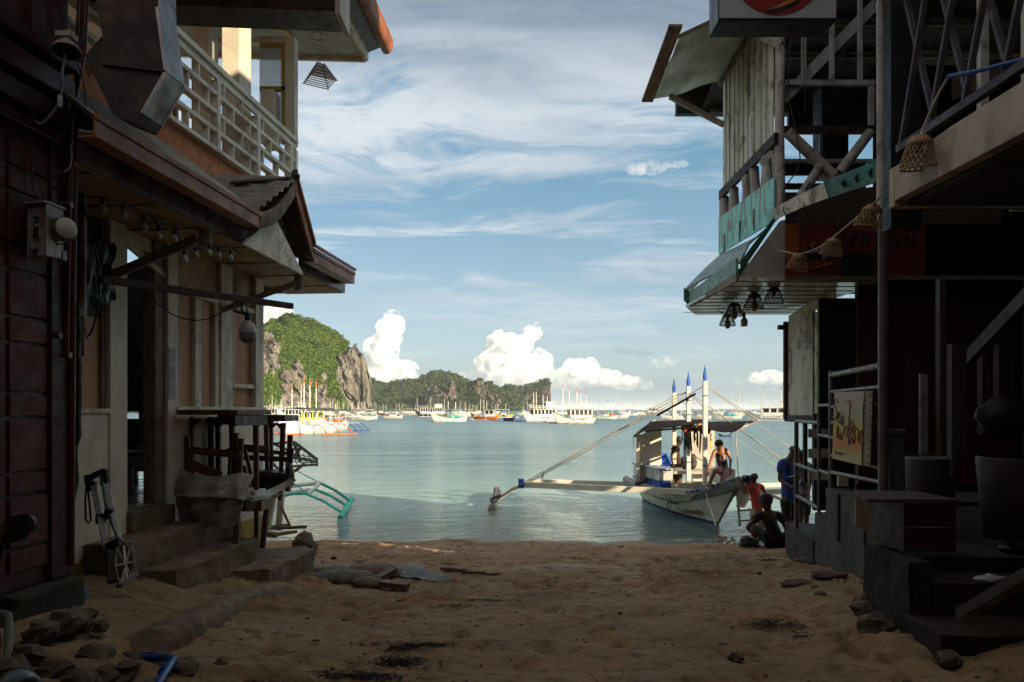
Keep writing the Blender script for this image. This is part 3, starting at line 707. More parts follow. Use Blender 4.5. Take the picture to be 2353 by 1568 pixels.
# ---- eave: soffit, dark fascia, gutters and the little gable
b0e, b1e = LF.b(188, .7), LF.b(793, .7); b0g = LF.b(221, .96)
w = MB(); LF.box(w, -.13, .68, b0e, b1e-.02, 4.07, 4.10); w.build('soffit', SOFF, cafe)
for i in range(7):
    bb = b0e + (b1e-b0e)*(i+.15)/7
    w = MB(); LF.box(w, -.10, .675, bb, bb+.012, 4.062, 4.072); w.build('soffit_batten', DARKW, cafe)
bL, bA, bR = LF.b(565, .7), LF.b(632, .7), LF.b(697, .7)
w = MB(); LF.box(w, .66, .70, b0e, bL+.02, 4.08, 4.28); w.build('fascia', DBROWN, cafe)
w = MB(); LF.box(w, .66, .70, bR-.05, b1e, 4.08, 4.28); w.build('fascia', DBROWN, cafe)
w = MB(); LF.box(w, -1.0, .66, b1e-.04, b1e, 4.08, 4.26); w.build('fascia', DBROWN, cafe)
w = MB(); LF.box(w, .655, .695, bL+.02, bR-.05, 4.08, 4.12); w.build('fascia', SOFF, cafe)
zap = LF.z(495, .69, bA)
w = MB(); w.prism([LF.pt(562,562,.9), LF.pt(698,632,.9), LF.pt(629,493,.9)], LF.n*-.035); w.build('gable_board', WHITEW, cafe)
gA, gL, gR, gE = LF.pt(680, 412, .96), LF.pt(600, 493, .96), LF.pt(720, 580, .96), LF.pt(815, 640, .96)
bgA, bgL, bgR, bgE = (LF.b(x, .96) for x in (680, 600, 720, 815))
zg = 4.31
def gutter(b0, b1, z, a=.96, h=.155, w_=.13, name='gutter'):
    w = MB(); LF.box(w, a-.02, a, b0, b1, z-h, z-.05); LF.box(w, a-.012, a+.012, b0-.004, b1+.004, z-.045, z)   # face and rolled lip
    LF.box(w, a-w_, a-.02, b0, b1, z-h, z-h+.015); return w.build(name, BROWNP, cafe, bevel=.004)
gutter(b0g, bgL, zg+.02); gutter(bgR+.02, bgE, zg-.02)
w = MB(); LF.box(w, -.9, .93, bgE-.02, bgE+.002, zg-.17, zg-.03); w.build('gutter_end', BROWNP, cafe)
# barge boards of the gable: steep both sides, curving at the right foot
def barge(p0, p1, h, name='barge_board'):
    p0, p1 = Vector(p0), Vector(p1); d = (p1-p0); up = Vector((0,0,1))
    w = MB(); w.prism([p0, p1, p1-up*h, p0-up*h], LF.n*-.03); q = MB(); return w.build(name, BROWNP, cafe, bevel=.003)
tip = LF.p(.96, bgA, LF.z(412, .96, bgA))
pl_, pr_ = LF.p(.96, bgL-.02, zg+.02), LF.p(.96, bgR+.02, zg-.0)
# left side sags like a draped valley board
rows = []
for i in range(9):
    t_ = i/8; c = pl_.lerp(tip, t_); c.z -= .10*math.sin(math.pi*t_)*(1-.2*t_)
    rows.append([c + Vector((0,0,.0)), c - Vector((0,0,.15)), c - Vector((0,0,.16)) - LF.n*.22])
MB().sheet(rows, .02).build('barge_board', mat('weathered_barge', (.27,.19,.14), (.15,.10,.075), 7, .7, .4, 30, stain=(.50,.42,.34), ssc=7, samt=.35), cafe)
w = MB(); w.prism([tip+Vector((0,0,.02)), pr_+Vector((0,0,.02)), pr_-Vector((0,0,.17)), tip-Vector((0,0,.16))], LF.n*-.03); w.build('barge_board', BROWNP, cafe, bevel=.004)
w = MB(); w.prism([tip-LF.n*.03, pr_-LF.n*.03, pr_-LF.n*.03-Vector((0,0,.10)), tip-LF.n*.03-Vector((0,0,.10))], LF.n*-.22); w.build('barge_board', DBROWN, cafe)
w = MB(); w.bar(tip+Vector((0,0,.03))+LF.n*.01, pr_+Vector((0,0,.03))+LF.n*.01, .03, .035); w.bar(LF.p(.97,bgR,zg+.01), LF.p(.97,bgE,zg+.01), .03, .03); w.build('cap_strip', BROWNP, cafe)
MB().blob(tip+Vector((0,0,.045))-LF.n*.02, (.035,.035,.05), 2, 10, 7, .1).build('finial', mat('clay_finial', (.10,.06,.045), None, 9, .7, .3), cafe)
MB().lathe([(0,0),(.04,.005),(.045,.05),(.02,.08),(.028,.1),(0,.12)], tip+Vector((0,0,-.01)), 12).build('finial', mat('clay_finial', (.10,.06,.045)), cafe)
# lower roof sheets (corrugated) from the gutters up to the terrace slab
TIN = mat('dull_tin_roof', (.46,.44,.38), (.34,.32,.27), 4, .5, .2, 20, metal=.3, stain=(.16,.09,.05), ssc=3, samt=.5)
def corr(p00, p01, p10, p11, waves, amp=.018, name='roof_sheet', m=None, th=.006, per=6):
    """corrugated sheet: waves run across from edge p00-p10 to edge p01-p11"""
    p00, p01, p10, p11 = map(Vector, (p00, p01, p10, p11)); n = waves*per; rows = [[], []]
    nrm = (p01-p00).cross(p10-p00).normalized()
    if nrm.z < 0: nrm = -nrm
    for i in range(n+1):
        t_ = i/n; k = nrm*amp*math.cos(t_*waves*2*math.pi)
        rows[0].append(p00.lerp(p01, t_)+k); rows[1].append(p10.lerp(p11, t_)+k)
    return MB().sheet([rows[1], rows[0]], th).build(name, m or TIN, cafe)
corr(LF.p(.94, b0g+.02, zg-.01), LF.p(.94, bgL-.05, zg-.01), LF.p(.12, b0g+.02, 4.93), LF.p(.12, bgL-.05, 4.93), 22)
ridge_back = LF.p(.12, bgA-.15, tip.z+.02)
corr(LF.p(.90, bgL, zg+.03), tip+Vector((0,0,.0)), LF.p(.12, bgL-.1, zg+.10), ridge_back, 7, .02)
corr(tip, pr_+Vector((0,0,.02)), ridge_back, LF.p(.12, bgR, zg+.1), 5, .02)
corr(LF.p(.94, bgR, zg-.04), LF.p(.94, bgE, zg-.04), LF.p(.0, bgR, zg+.25), LF.p(.0, bgE, zg+.25), 10)
w = MB(); w.bar(LF.pt(530, 420, .45), LF.pt(676, 409, .93), .10, .02); w.build('ridge_cap', mat('lead_flashing', (.22,.20,.17), (.15,.13,.11), 6, .6, .2), cafe)
# braces from the wall up to the eave, cut pipe ends
BR = mat('painted_brace', (.22,.16,.12), (.14,.10,.075), 6, .65, .3, 30, (1,1,.3))
w = MB(); w.bar(LF.pt(255, 634, .03), LF.pt(452, 549, .60), .06, .075); w.build('brace', BR, cafe, bevel=.004)
w = MB(); w.bar(LF.pt(512, 712, .03), LF.pt(684, 650, .62), .05, .065); w.build('brace', mat('pink_brace', (.33,.24,.19), (.22,.16,.12), 6, .65, .3), cafe, bevel=.004)
PVC = mat('dirty_white_pvc', (.42,.37,.30), (.28,.24,.19), 6, .55, .1)
for (u, v0, v1, r_, a) in ((472, 545, 570, .055, .60), (686, 640, 668, .052, .60)):
    q0, q1 = LF.pt(u, v0-12, a), LF.pt(u, v1, a); q1 = Vector((q0.x, q0.y, q1.z)); q0.z = 4.07
    MB().tube([q0, q1], r_, 16).build('pipe_stub', PVC, cafe)
# ---- terrace slab, lattice railing, pillars, window, upper roof
bt0, bt1 = 5.2, LF.b(683, .18)
w = MB(); LF.box(w, -4.2, .10, b0g, bt1-.03, 4.93, 5.19); w.build('terrace_slab', ORNG, cafe, bevel=.006)
LAT = mat('lattice_white', (.80,.74,.61), (.70,.64,.52), 5, .6, .25, 30, stain=(.22,.18,.13), ssc=3, samt=.45)
AR = .17
ztop, zbot = 6.08, 5.20
nrow = 4; rh = (ztop-.10-zbot)/nrow
w = MB(); LF.box(w, AR-.13, AR+.03, bt0, bt1, ztop-.06, ztop); w.build('rail_cap', LAT, cafe, bevel=.006)
w = MB(); LF.box(w, AR-.02, AR, bt0, bt1, ztop-.14, ztop-.06); w.build('rail', LAT, cafe, bevel=.003)
for i in range(nrow):
    z0 = zbot + i*rh
    w = MB(); LF.box(w, AR-.08, AR, bt0, bt1, z0-.022, z0+.022); w.build('rail', LAT, cafe, bevel=.003)
bays = [LF.b(x, AR) for x in (272, 391, 503, 595, 670)] + [bt1]
sp_me = {}
for k, bb in enumerate(bays):
    w = MB(); LF.box(w, AR-.085, AR+.006, bb-.035, bb+.035, zbot-.02, ztop-.142); w.build('lattice_post', LAT, cafe, bevel=.003)
for k in range(len(bays)-1):
    b0, b1 = bays[k], bays[k+1]; L_ = b1-b0
    for i in range(nrow):
        z0, z1 = zbot+i*rh+.023, zbot+(i+1)*rh-.023
        if i == nrow-1: z1 = ztop-.142
        fr = (.36, .78) if i % 2 == 0 else (.14, .58)
        if L_ < .5: fr = (.5,)
        for f_ in fr:
            w = MB(); LF.box(w, AR-.075, AR-.004, b0+L_*f_-.011, b0+L_*f_+.011, z0, z1); w.build('baluster', LAT, cafe)
PILL = mat('cream_pillar_paint', (.66,.58,.44), (.56,.49,.37), 3, .65, .15)
def pillar(u0, u1, a, z0=5.19, z1=7.9, dp=.22):
    b0 = LF.b(u0, a); b1 = LF.b(u1-(u1-u0)*.25, a); w = MB(); LF.box(w, a-dp, a, b0, b0+max(.2, (b1-b0)*.8), z0, z1); return w.build('pillar', PILL, cafe, bevel=.01)
pillar(480, 517, -.75); pillar(550, 596, -.02)
ORF = mat('orange_window_frame', (.30,.13,.035), (.20,.085,.025), 5, .6, .1); YLF = mat('yellow_trim', (.42,.27,.05), (.33,.21,.04), 5, .6, .1)
bb = LF.b(600, -.1)
# windows along the seaward side of the terrace
def ywall(u0, u1, v0, v1, Y, th, name, m, par=cafe):
    p, q = at(u0, v1, Y), at(u1, v0, Y); w = MB(); w.hexa([(p.x,Y,p.z),(q.x,Y,p.z),(q.x,Y+th,p.z),(p.x,Y+th,p.z),(p.x,Y,q.z),(q.x,Y,q.z),(q.x,Y+th,q.z),(p.x,Y+th,q.z)]); return w.build(name, m, par, bevel=.003)
YW = 10.15
GL = mat('frosted_glass', (.50,.56,.58), (.42,.48,.51), 2, .35, .05, alpha=.55)
ywall(596, 655, 103, 330, YW+.03, .01, 'window_pane', GL)
ywall(655, 677, 83, 330, YW-.03, .16, 'window_frame', PILL); ywall(596, 655, 83, 98, YW-.03, .12, 'window_frame', PILL)
ywall(596, 655, 98, 106, YW-.025, .06, 'window_trim', YLF); ywall(596, 655, 198, 208, YW-.025, .06, 'window_trim', YLF); ywall(646, 655, 106, 330, YW-.025, .06, 'window_trim', YLF)
ywall(420, 596, 86, 97, 10.6, .1, 'window_frame', PILL)
for (a_, b_) in ((517, 545), (390, 405), (440, 452), (355, 367)): ywall(a_, b_-8 if a_ > 500 else b_, 98, 480, 10.6, .08, 'window_frame', PILL if a_ > 500 else ORF)
for v_ in (205, 300): ywall(355, 452, v_, v_+8, 10.62, .05, 'window_frame', ORF)
ywall(355, 560, 372, 470, 10.7, .05, 'back_wall', mat('ochre_wall', (.25,.16,.06), (.18,.11,.045), 4, .7))
ywall(600, 629, 205, 330, 10.0, .3, 'parapet_box', PILL)
# terrace roof: soffit sheet, edge boards, orange gutter
UZ = 7.95
c1 = Vector((-2.29, 11.57, UZ)); c2 = Vector((-2.62, 5.5, UZ)); c3 = Vector((-8.5, 5.5, UZ)); c4 = Vector((-8.5, 11.2, UZ))
USOF = mat('pale_soffit_board', (.50,.46,.38), (.42,.38,.31), 2.5, .7, .1)
w = MB(); w.prism([c1, c2, c3, c4], (0, 0, .05)); w.build('roof_soffit', USOF, cafe)
w = MB(); w.bar(c1+Vector((.02,0,.02)), c2+Vector((.02,0,.02)), .05, .14); w.bar(c1, c4, .05, .12); w.build('soffit_edge', WHITEW, cafe)
w = MB(); w.prism([c1+Vector((0,0,.07)), c1+Vector((.24,.06,.2)), c2+Vector((.24,.06,.2)), c2+Vector((0,0,.07))], (0,0,.05)); w.prism([c1+Vector((0,0,.10)), c2+Vector((0,0,.10)), c2+Vector((-3,0,1.2)), c1+Vector((-3,0,1.2))], (0,0,.06)); w.build('roof', DBROWN, cafe)
GO = mat('orange_gutter_paint', (.30,.095,.028), (.17,.05,.018), 3, .55, .1, stain=(.12,.05,.03), samt=.4)
for k in range(3):
    prof = []
    for i in range(9):
        a_ = math.pi*(i/8)*1.05 + math.pi*.95; prof.append((math.cos(a_)*.085, math.sin(a_)*.095))
    prof = [(-.10, .12)] + prof + [(.10, .06), (.085, .08), (.10, .10), (.10, .13)]
    f0, f1 = k/3, (k+1)/3+.012
    pa, pb = c1.lerp(c2, f0)+Vector((.32,.05,.18)), c1.lerp(c2, f1)+Vector((.32,.05,.18))
    rows = [[q_ + Vector((x_*(1+.02*k), 0, z_*(1+.02*k))) for (x_, z_) in prof] for q_ in (pa, pb)]
    MB().sheet(rows, .006).build('gutter', GO, cafe)
w = MB(); w.prism([pa_ for pa_ in [c1+Vector((.22,.051,.30)), c1+Vector((.22,.051,.18)), c1+Vector((.32,.051,.08)), c1+Vector((.42,.051,.18)), c1+Vector((.42,.051,.30))]], (0,-.01,0)); w.build('gutter_end', GO, cafe)
for (u0,v0,u1,v1) in ((600,22,660,84),):
    w = MB(); w.bar(at(598, 18, 9.2)+Vector((0,0,0)), at(664, 84, 10.9), .12, .03); w.build('ceiling_trim', YLF, cafe)
MB().tube([Vector((-2.85,10.9,UZ-.005)) + Vector((.13*math.cos(a_*.7), .13*math.sin(a_*.7), 0)) for a_ in range(10)], .006, 5).build('ceiling_ring', PILL, cafe)
w = MB(); w.box((-5.5, 7.5, UZ-.10), (4.2, .3, .18)); w.box((-5.5, 9.2, UZ-.10), (4.2, .25, .18)); w.build('ceiling_beam', mat('ochre_wall', (.25,.16,.06)), cafe)
# mullioned stair of orange frames on the near side of the terrace (dark) and its near roof edge
# ---- nearer awning edge crossing the top of the view
aw = empty('tin_awning', (-2.1, 6.1, 5.7), 0, 'dark rusty box gutter of a near roof edge across the top left', 'awning')
p, q = at(150, 2, 6.0), at(770, 27, 6.0)
w = MB(); w.hexa([(p.x,6.0,p.z),(q.x,6.0,q.z),(q.x,6.35,q.z+.01),(p.x,6.35,p.z+.01),(p.x,6.0,p.z+.35),(q.x,6.0,q.z+.32),(q.x,6.35,q.z+.32),(p.x,6.35,p.z+.35)]); w.build('box_gutter', mat('rusty_dark_tin', (.085,.050,.035), (.035,.022,.018), 5, .5, .4, 20, metal=.2, stain=(.16,.10,.07), samt=.5), aw)
w = MB(); w.box((q.x+.022, 6.17, q.z+.20), (.04, .36, .44)); w.build('end_board', WHITEW, aw)
w = MB(); w.box((-2.6, 4.9, 6.35), (3.2, 2.6, .06)); w.build('roof_sheet', mat('rusty_dark_tin', (.085,.050,.035)), aw)

# ================================================================ RIGHT SIDE OF THE ALLEY
RF = Frame(3.96-.184*10.7, 0, .184, -1)                  # lower terrace line; a counts out from it into the alley
XF = 3.2                                                   # upper side wall
GREYW = mat('grey_white_boards', (.76,.68,.52), (.56,.50,.38), 5, .7, .35, 30, (1,1,.12), stain=(.08,.07,.055), ssc=3, samt=.7)
LOG = mat('whitewashed_log', (.56,.50,.42), (.40,.35,.29), 6, .75, .5, 30, (1,1,.2), stain=(.09,.07,.06), ssc=5, samt=.6)
TURQ = mat('turquoise_board', (.28,.72,.62), (.40,.76,.68), 4, .6, .3, 25, (1,1,.6), stain=(.04,.12,.10), ssc=2.5, samt=.55)
GREEN = mat('green_eave_paint', (.022,.16,.105), (.03,.11,.085), 4, .45, .3, 25, stain=(.16,.24,.20), ssc=3, samt=.6)
RSOF = mat('glossy_white_soffit', (.62,.54,.42), (.48,.42,.32), 3, .22, .15, 20, (.3,1,1), stain=(.12,.10,.08), ssc=2.5, samt=.5)
STEEL = mat('grey_painted_pipe', (.12,.105,.10), (.08,.07,.068), 6, .42, .25, 40, stain=(.06,.045,.04), ssc=6, samt=.4)
DARKR = mat('dark_red_wall', (.075,.014,.011), (.042,.009,.008), 3, .6, .15, 20, (1,1,.2))
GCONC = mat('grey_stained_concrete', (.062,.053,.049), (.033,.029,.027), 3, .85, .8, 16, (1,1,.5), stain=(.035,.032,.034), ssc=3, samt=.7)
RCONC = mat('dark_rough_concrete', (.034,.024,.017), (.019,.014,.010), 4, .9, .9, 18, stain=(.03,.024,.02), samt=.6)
bar_h = empty('beach_bar_house', (4.2, 9.5, 1.4), 0, 'dark wooden beach bar house with slatted upper floor, green eave and plank wall', 'house')
def B(name, m, f, bevel=0, par=None):
    w = MB(); f(w); return w.build(name, m, par or bar_h, bevel=bevel)
def pipe(p0, p1, r, name='pipe_rail', m=None, par=None, n=12): return B(name, m or STEEL, lambda w: w.tube([p0, p1], r, n), par=par)
# upper side wall: slats, sill, log struts, turquoise apron
Ya, Yb = XF/.2838, XF/.3565
zt, zs_ = 7.50, 5.78
xs_ = [745, 775, 805, 835, 875, 905, 945, 990, 1040, 1085, 1132]
for i in range(10):
    u0, u1 = 1436.3+xs_[i]*.3005+.6, 1436.3+xs_[i+1]*.3005-1.4
    if u0 < 1661: u0 = 1661
    y0, y1 = XF*F/(u0-CU), XF*F/(u1-CU); tw = random.uniform(-.01, .01)
    B('slat', GREYW, lambda w: w.hexa([(XF+tw,y1,zs_-.02),(XF+.02+tw,y1,zs_-.02),(XF+.02-tw,y0,zs_-.02),(XF-tw,y0,zs_-.02),(XF+tw,y1,zt),(XF+.02+tw,y1,zt),(XF+.02-tw,y0,zt),(XF-tw,y0,zt)]))
B('sill_board', DARKW, lambda w: w.box((XF-.01, (Ya+Yb)/2, zs_-.05), (.05, Ya-Yb+.1, .13)))
for i, (y, dy) in enumerate(((9.25, .16), (9.5, -.15), (9.75, .12), (10.0, .22), (10.3, -.2), (10.6, .18), (10.9, -.15), (11.15, .08), (11.3, .0))):
    B('log_strut', LOG, lambda w: w.tube([(XF+.03, y, 4.9), (XF+.03, y+dy, zs_-.1)], [.068, .062], 10))
B('log_strut', LOG, lambda w: w.tube([(XF+.05, 9.0, 5.0), (XF+.05, 9.16, zs_-.1)], [.05, .042], 10))
yv = [Yb-.02, 9.65, 10.25, 11.0, Ya+.08]
for i in range(4):
    y0, y1 = yv[i]+.003, yv[i+1]-.003
    B('apron_board', TURQ, lambda w: w.prism([(XF-.03, y0, 4.74+.04*(y0-9)), (XF-.03, y1, 4.74+.04*(y1-9)), (XF-.03, y1, 5.27+.05*(y1-9)), (XF-.03, y0, 5.27+.05*(y0-9))], (.02, 0, 0)))
    if i < 3: B('gap_strip', DARKW, lambda w: w.box((XF-.045, y1+.006, 4.93), (.012, .015, .28)))
B('side_wall', mat('dark_backing', (.03,.022,.017), None, 5, .8), lambda w: w.box((XF+.9, 10.1, 4.9), (.06, 2.2, .5)))
# corner log post, front rails and sticks of the upper floor (plane at Y 9)
def fr(u0, u1, v0, v1, name, m, Y=9.0, th=.05, bevel=.003):
    p, q = at(u0, v1, Y), at(u1, v0, Y)
    return B(name, m, lambda w: w.hexa([(p.x,Y,p.z),(q.x,Y,p.z),(q.x,Y+th,p.z),(p.x,Y+th,p.z),(p.x,Y,q.z),(q.x,Y,q.z),(q.x,Y+th,q.z),(p.x,Y+th,q.z)]), bevel)
B('log_post', LOG, lambda w: w.tube([at(1793, 480, 9.0), at(1791, 300, 9.0), at(1793, 120, 9.0), at(1792, -40, 9.0)], [.062, .056, .058, .055], 14))
fr(1803, 2012, 183, 195, 'rail', LOG)
fr(1803, 2012, 289, 305, 'rail', DARKW, 9.02)
fr(1998, 2010, 197, 288, 'stile', LOG)
for u in (1848, 1913, 1978): fr(u-5, u+5, 50 if u < 1950 else -30, 183, 'stick', LOG, 9.0, .04)
B('log_brace', LOG, lambda w: w.tube([at(1809, 303, 8.97), at(1914, 405, 8.97)], [.065, .07], 12))
B('log_brace', LOG, lambda w: w.tube([at(2000, 303, 8.97), at(1929, 398, 8.97)], [.06, .065], 12))
B('log_brace', LOG, lambda w: w.tube([at(1885, 382, 8.95), at(1838, 455, 8.95)], [.055, .06], 12))
fr(1803, 2012, 365, 374, 'rail', LOG, 9.6); 
for v0, v1 in ((376, 402), (421, 434), (442, 455)): fr(1790, 1990, v0, v1, 'cross_board', DARKW, 9.8)
fr(1888, 1950, 197, 402, 'dark_post', mat('black_painted_wood', (.014,.012,.011), None, 5, .6), 10.2, .3)
fr(1884, 1891, 283, 402, 'stile', mat('blue_grey_edge', (.20,.22,.25), None, 5, .5), 10.15, .05)
B('rafter', LOG, lambda w: w.bar(at(1800, 228, 9.1), at(2012, 10, 9.1), .05, .13))
B('rafter', LOG, lambda w: w.bar(at(1660, 20, 10.4)+Vector((1.3,0,0)), at(2040, 60, 10.4), .05, .12))
# roof over the upper floor, far eave, purlins
DTIN = mat('dark_tin_roof', (.075,.065,.055), (.04,.034,.03), 4, .6, .2, 20, metal=.2)
B('roof', DTIN, lambda w: w.prism([(XF-.1, 6.6, 8.6), (XF-.1, 12.2, 7.28), (7.9, 12.2, 7.28), (7.9, 6.6, 8.6)], (0, 0, .05)))
B('far_eave', mat('black_painted_wood', (.014,.012,.011)), lambda w: w.box(((2.68+7.9)/2, 12.1, 7.47), (7.9-2.68, .12, .40)))
B('far_eave', DTIN, lambda w: w.box(((2.68+4)/2, 11.75, 7.69), (4-2.68, .8, .04)))
for i in range(9):
    y = 7.0+i*.62; z = 8.6-(y-6.6)*1.32/5.6-.06
    B('purlin', mat('yellowed_purlin', (.14,.11,.06), (.09,.07,.04), 5, .7), lambda w: w.box((5.5, y, z), (4.6, .05, .05)))
for x in (3.9, 4.7, 5.6): B('rafter', DARKW, lambda w: w.bar((x, 6.7, 8.5), (x, 12, 7.22), .05, .12))
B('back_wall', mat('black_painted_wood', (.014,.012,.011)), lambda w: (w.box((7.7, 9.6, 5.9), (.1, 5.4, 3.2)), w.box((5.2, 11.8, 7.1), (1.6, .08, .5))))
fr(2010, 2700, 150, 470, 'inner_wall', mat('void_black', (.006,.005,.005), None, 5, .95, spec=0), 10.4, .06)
# side awning with its board edge and brace
AWN = mat('painted_tin_underside', (.66,.64,.52), (.54,.52,.42), 3, .45, .25, 12, (1,.3,1), stain=(.18,.14,.10), ssc=2, samt=.4)
A0, A1, A2, A3 = at(1659, 182, 11.28), at(1740, 60, 9.65), at(1575, 62, 8.65), at(1500, 232, 10.6)
A1 = Vector((3.2, 9.0, 7.52)); A0 = Vector((3.2, 11.28, 7.47)); A3 = Vector((2.03, 10.62, 6.90)); A2 = Vector((2.04, 8.95, 7.0))
rows = []
for i in range(13):
    t_ = i/12; a, b = A0.lerp(A1, t_), A3.lerp(A2, t_); rows.append([a.lerp(b, j/8) + Vector((0,0,.012*math.sin(t_*24)+.02*math.sin(j*.9+i*.4))) for j in range(9)])
B('awning_sheet', AWN, lambda w: w.sheet(rows, .012))
RUSTW = mat('rusty_board', (.34,.19,.10), (.18,.10,.06), 8, .8, .6, 30, (1,.2,1), stain=(.04,.025,.02), samt=.6)
B('awning_board', RUSTW, lambda w: w.bar(A3+Vector((-.08,.05,.0)), A2+Vector((-.08,-.1,.05)), .16, .03))
B('awning_board', RUSTW, lambda w: w.bar(at(1556, 86, 8.6), at(1640, 46, 8.9), .14, .03))
B('wall_plate', mat('rusty_plate', (.20,.15,.11), (.13,.10,.07), 6, .7, .3), lambda w: w.bar(A0+Vector((-.02,.05,-.03)), A1+Vector((-.02,-.2,-.03)), .05, .08))
B('awning_brace', LOG, lambda w: w.bar(at(1540, 222, 10.55), at(1662, 287, 11.25), .05, .075))
B('awning_brace', LOG, lambda w: w.bar(at(1712, 66, 9.5), at(1796, 104, 8.95), .06, .09))
# lower eave: green sheet, fascia boards, soffit, gable-end board with the banner
E = lambda u, v, Y: at(u, v, Y)
s1, s2, s3, s4 = Vector((2.62, 8.5, 3.965)), Vector((2.56, 10.9, 3.965)), Vector((2.92, 11.8, 3.965)), Vector((4.4, 11.8, 3.965)); s5 = Vector((4.4, 8.5, 3.965))
B('soffit', RSOF, lambda w: w.prism([s1, s2, s3, s4, s5], (0, 0, .03)))
for i in range(9):
    y = 8.75+i*.34
    B('soffit_strip', mat('soffit_joint', (.22,.19,.15), None, 5, .5), lambda w: w.box((3.5, y, 3.962), (1.7, .008, .008)))
t1, t2, t3 = E(1699, 612, 8.5), E(1571, 664, 10.9), E(1596, 650, 11.9)
B('fascia_board', mat('pale_green_fascia', (.20,.34,.29), (.13,.25,.21), 4, .5, .3, 30, stain=(.05,.10,.08), ssc=4, samt=.5), lambda w: w.prism([E(1691,628,8.5)+Vector((-.0,0,0)), E(1583,699,10.85), E(1583,672,10.85), E(1691,594,8.5)], (.03, 0, 0)))
B('fascia_batten', mat('bare_wood_batten', (.25,.17,.10), (.16,.11,.07), 6, .7, .4), lambda w: w.prism([E(1691,647,8.5), E(1583,706,10.85), E(1583,698,10.85), E(1691,629,8.5)], (.04, 0, 0)))
roofp = [[E(1790,500,8.95), E(1722,560,8.7), E(1700,605,8.52)], [E(1740,545,9.6), E(1700,580,9.3), E(1655,625,9.3)], [E(1690,570,10.5), E(1650,602,10.2), E(1612,645,10.1)], [E(1658,584,11.3), E(1620,618,11.0), E(1572,668,10.9)], [E(1665,583,12.0), E(1640,612,12.0), E(1585,672,11.6)]]
B('eave_sheet', mat('grey_green_eave', (.13,.21,.185), (.08,.135,.12), 4, .45, .3, 20, stain=(.22,.27,.25), ssc=3, samt=.4), lambda w: w.sheet(roofp, .02))
B('eave_end', GREEN, lambda w: w.prism([E(1571,662,10.88), E(1584,672,10.86), E(1584,705,10.86), E(1577,697,10.86), E(1571,690,10.88)], (.03,.03,0)))
B('eave_lining', GREEN, lambda w: w.prism([E(1703,600,8.52), E(1703,628,8.52), E(1783,508,8.9), E(1778,500,8.9)], (0, .04, 0)))
B('end_board', mat('cream_end_board', (.40,.35,.28), (.32,.28,.22), 2.5, .6, .1), lambda w: w.prism([E(1703,630,8.55), E(1716,635,8.55), E(1804,637,8.55), E(1804,505,8.55), E(1793,508,8.55)], (0, .04, 0)))
B('white_board', GREYW, lambda w: w.prism([E(1783,505,8.8), E(1778,479,8.8), E(1835,448,8.2), E(1838,479,8.2)], (0, .03, 0)))
B('white_board', GREYW, lambda w: w.prism([E(1839,478,8.2), E(1836,448,8.2), E(1893,420,7.7), E(1903,455,7.7)], (0, .03, 0)))
B('green_fascia', GREEN, lambda w: w.prism([E(1904,455,7.7), E(1894,416,7.7), E(2034,361,6.9), E(2036,412,6.9)], (0, .03, 0)))
for k in range(4):
    c = at(1940+k*31, 422-k*12, 7.42-k*.18)
    B('diamond', mat('faded_green_print', (.015,.07,.05), None, 5, .5), lambda w: w.prism([c+Vector((-.035,0,0)), c+Vector((0,0,-.05)), c+Vector((.035,0,0)), c+Vector((0,0,.05))], (0, .004, 0)))
ban = empty('bar_banner', at(1950, 575, 8.5), 0, 'dark red restaurant banner with an orange end and round emblem under the eave', 'banner')
def bq(u0, u1, v0, v1, name, m, Y=8.49, th=.01): 
    p, q = at(u0, v1, Y), at(u1, v0, Y); w = MB(); w.box(((p.x+q.x)/2, Y, (p.z+q.z)/2), (q.x-p.x, th, q.z-p.z)); return w.build(name, m, ban)
bq(1804, 2125, 516, 635, 'cloth', mat('red_banner', (.13,.010,.008), (.08,.007,.006), 1.5, .5))
bq(1804, 1836, 516, 600, 'orange_field', mat('orange_banner', (.26,.075,.012), (.20,.05,.010), 2, .5), 8.482, .004)
bq(1932, 2010, 580, 634, 'black_field', BLACK, 8.482, .004)
def disc(u, v, Y, r, m, name, par, th=.004, n=28):
    c = at(u, v, Y); w = MB(); w.prism([c+Vector((r*math.cos(2*math.pi*i/n), 0, r*math.sin(2*math.pi*i/n))) for i in range(n)], (0, -th, 0)); return w.build(name, m, par)
disc(1882, 580, 8.482, .235, mat('dark_emblem_red', (.13,.010,.008)), 'emblem', ban)
disc(1882, 578, 8.476, .21, mat('emblem_red', (.16,.018,.008)), 'emblem', ban)
c = at(1882, 585, 8.468); w = MB(); w.prism([c+Vector((-.2,0,-.02)), c+Vector((-.1,0,.10)), c+Vector((-.02,0,.02)), c+Vector((.05,0,.09)), c+Vector((.2,0,-.03)), c+Vector((.1,0,-.06)), c+Vector((-.1,0,-.06))], (0,-.003,0)); w.build('emblem_hills', BLACK, ban)
c = at(1882, 612, 8.468); w = MB(); w.bar(c+Vector((-.10,0,-.03)), c+Vector((.15,0,.03)), .02, .02); w.build('emblem_swoosh', mat('orange_banner', (.48,.13,.02)), ban)
def script_word(strokes, origin, ux, uy, scale, r, name, m, par):
    w = MB()
    for st in strokes:
        pts = [Vector(origin)+ux*(x*scale)+uy*(y*scale) for x, y in st]
        # smooth the stroke
        sm = []
        for i in range(len(pts)-1):
            p0, p1, p2, p3 = pts[max(i-1,0)], pts[i], pts[i+1], pts[min(i+2,len(pts)-1)]
            for k in range(4):
                t_ = k/4; sm.append(.5*((2*p1)+(p2-p0)*t_+(2*p0-5*p1+4*p2-p3)*t_*t_+(3*p1-p0-3*p2+p3)*t_**3))
        sm.append(pts[-1]); w.tube(sm, r, 5)
    return w.build(name, m, par)
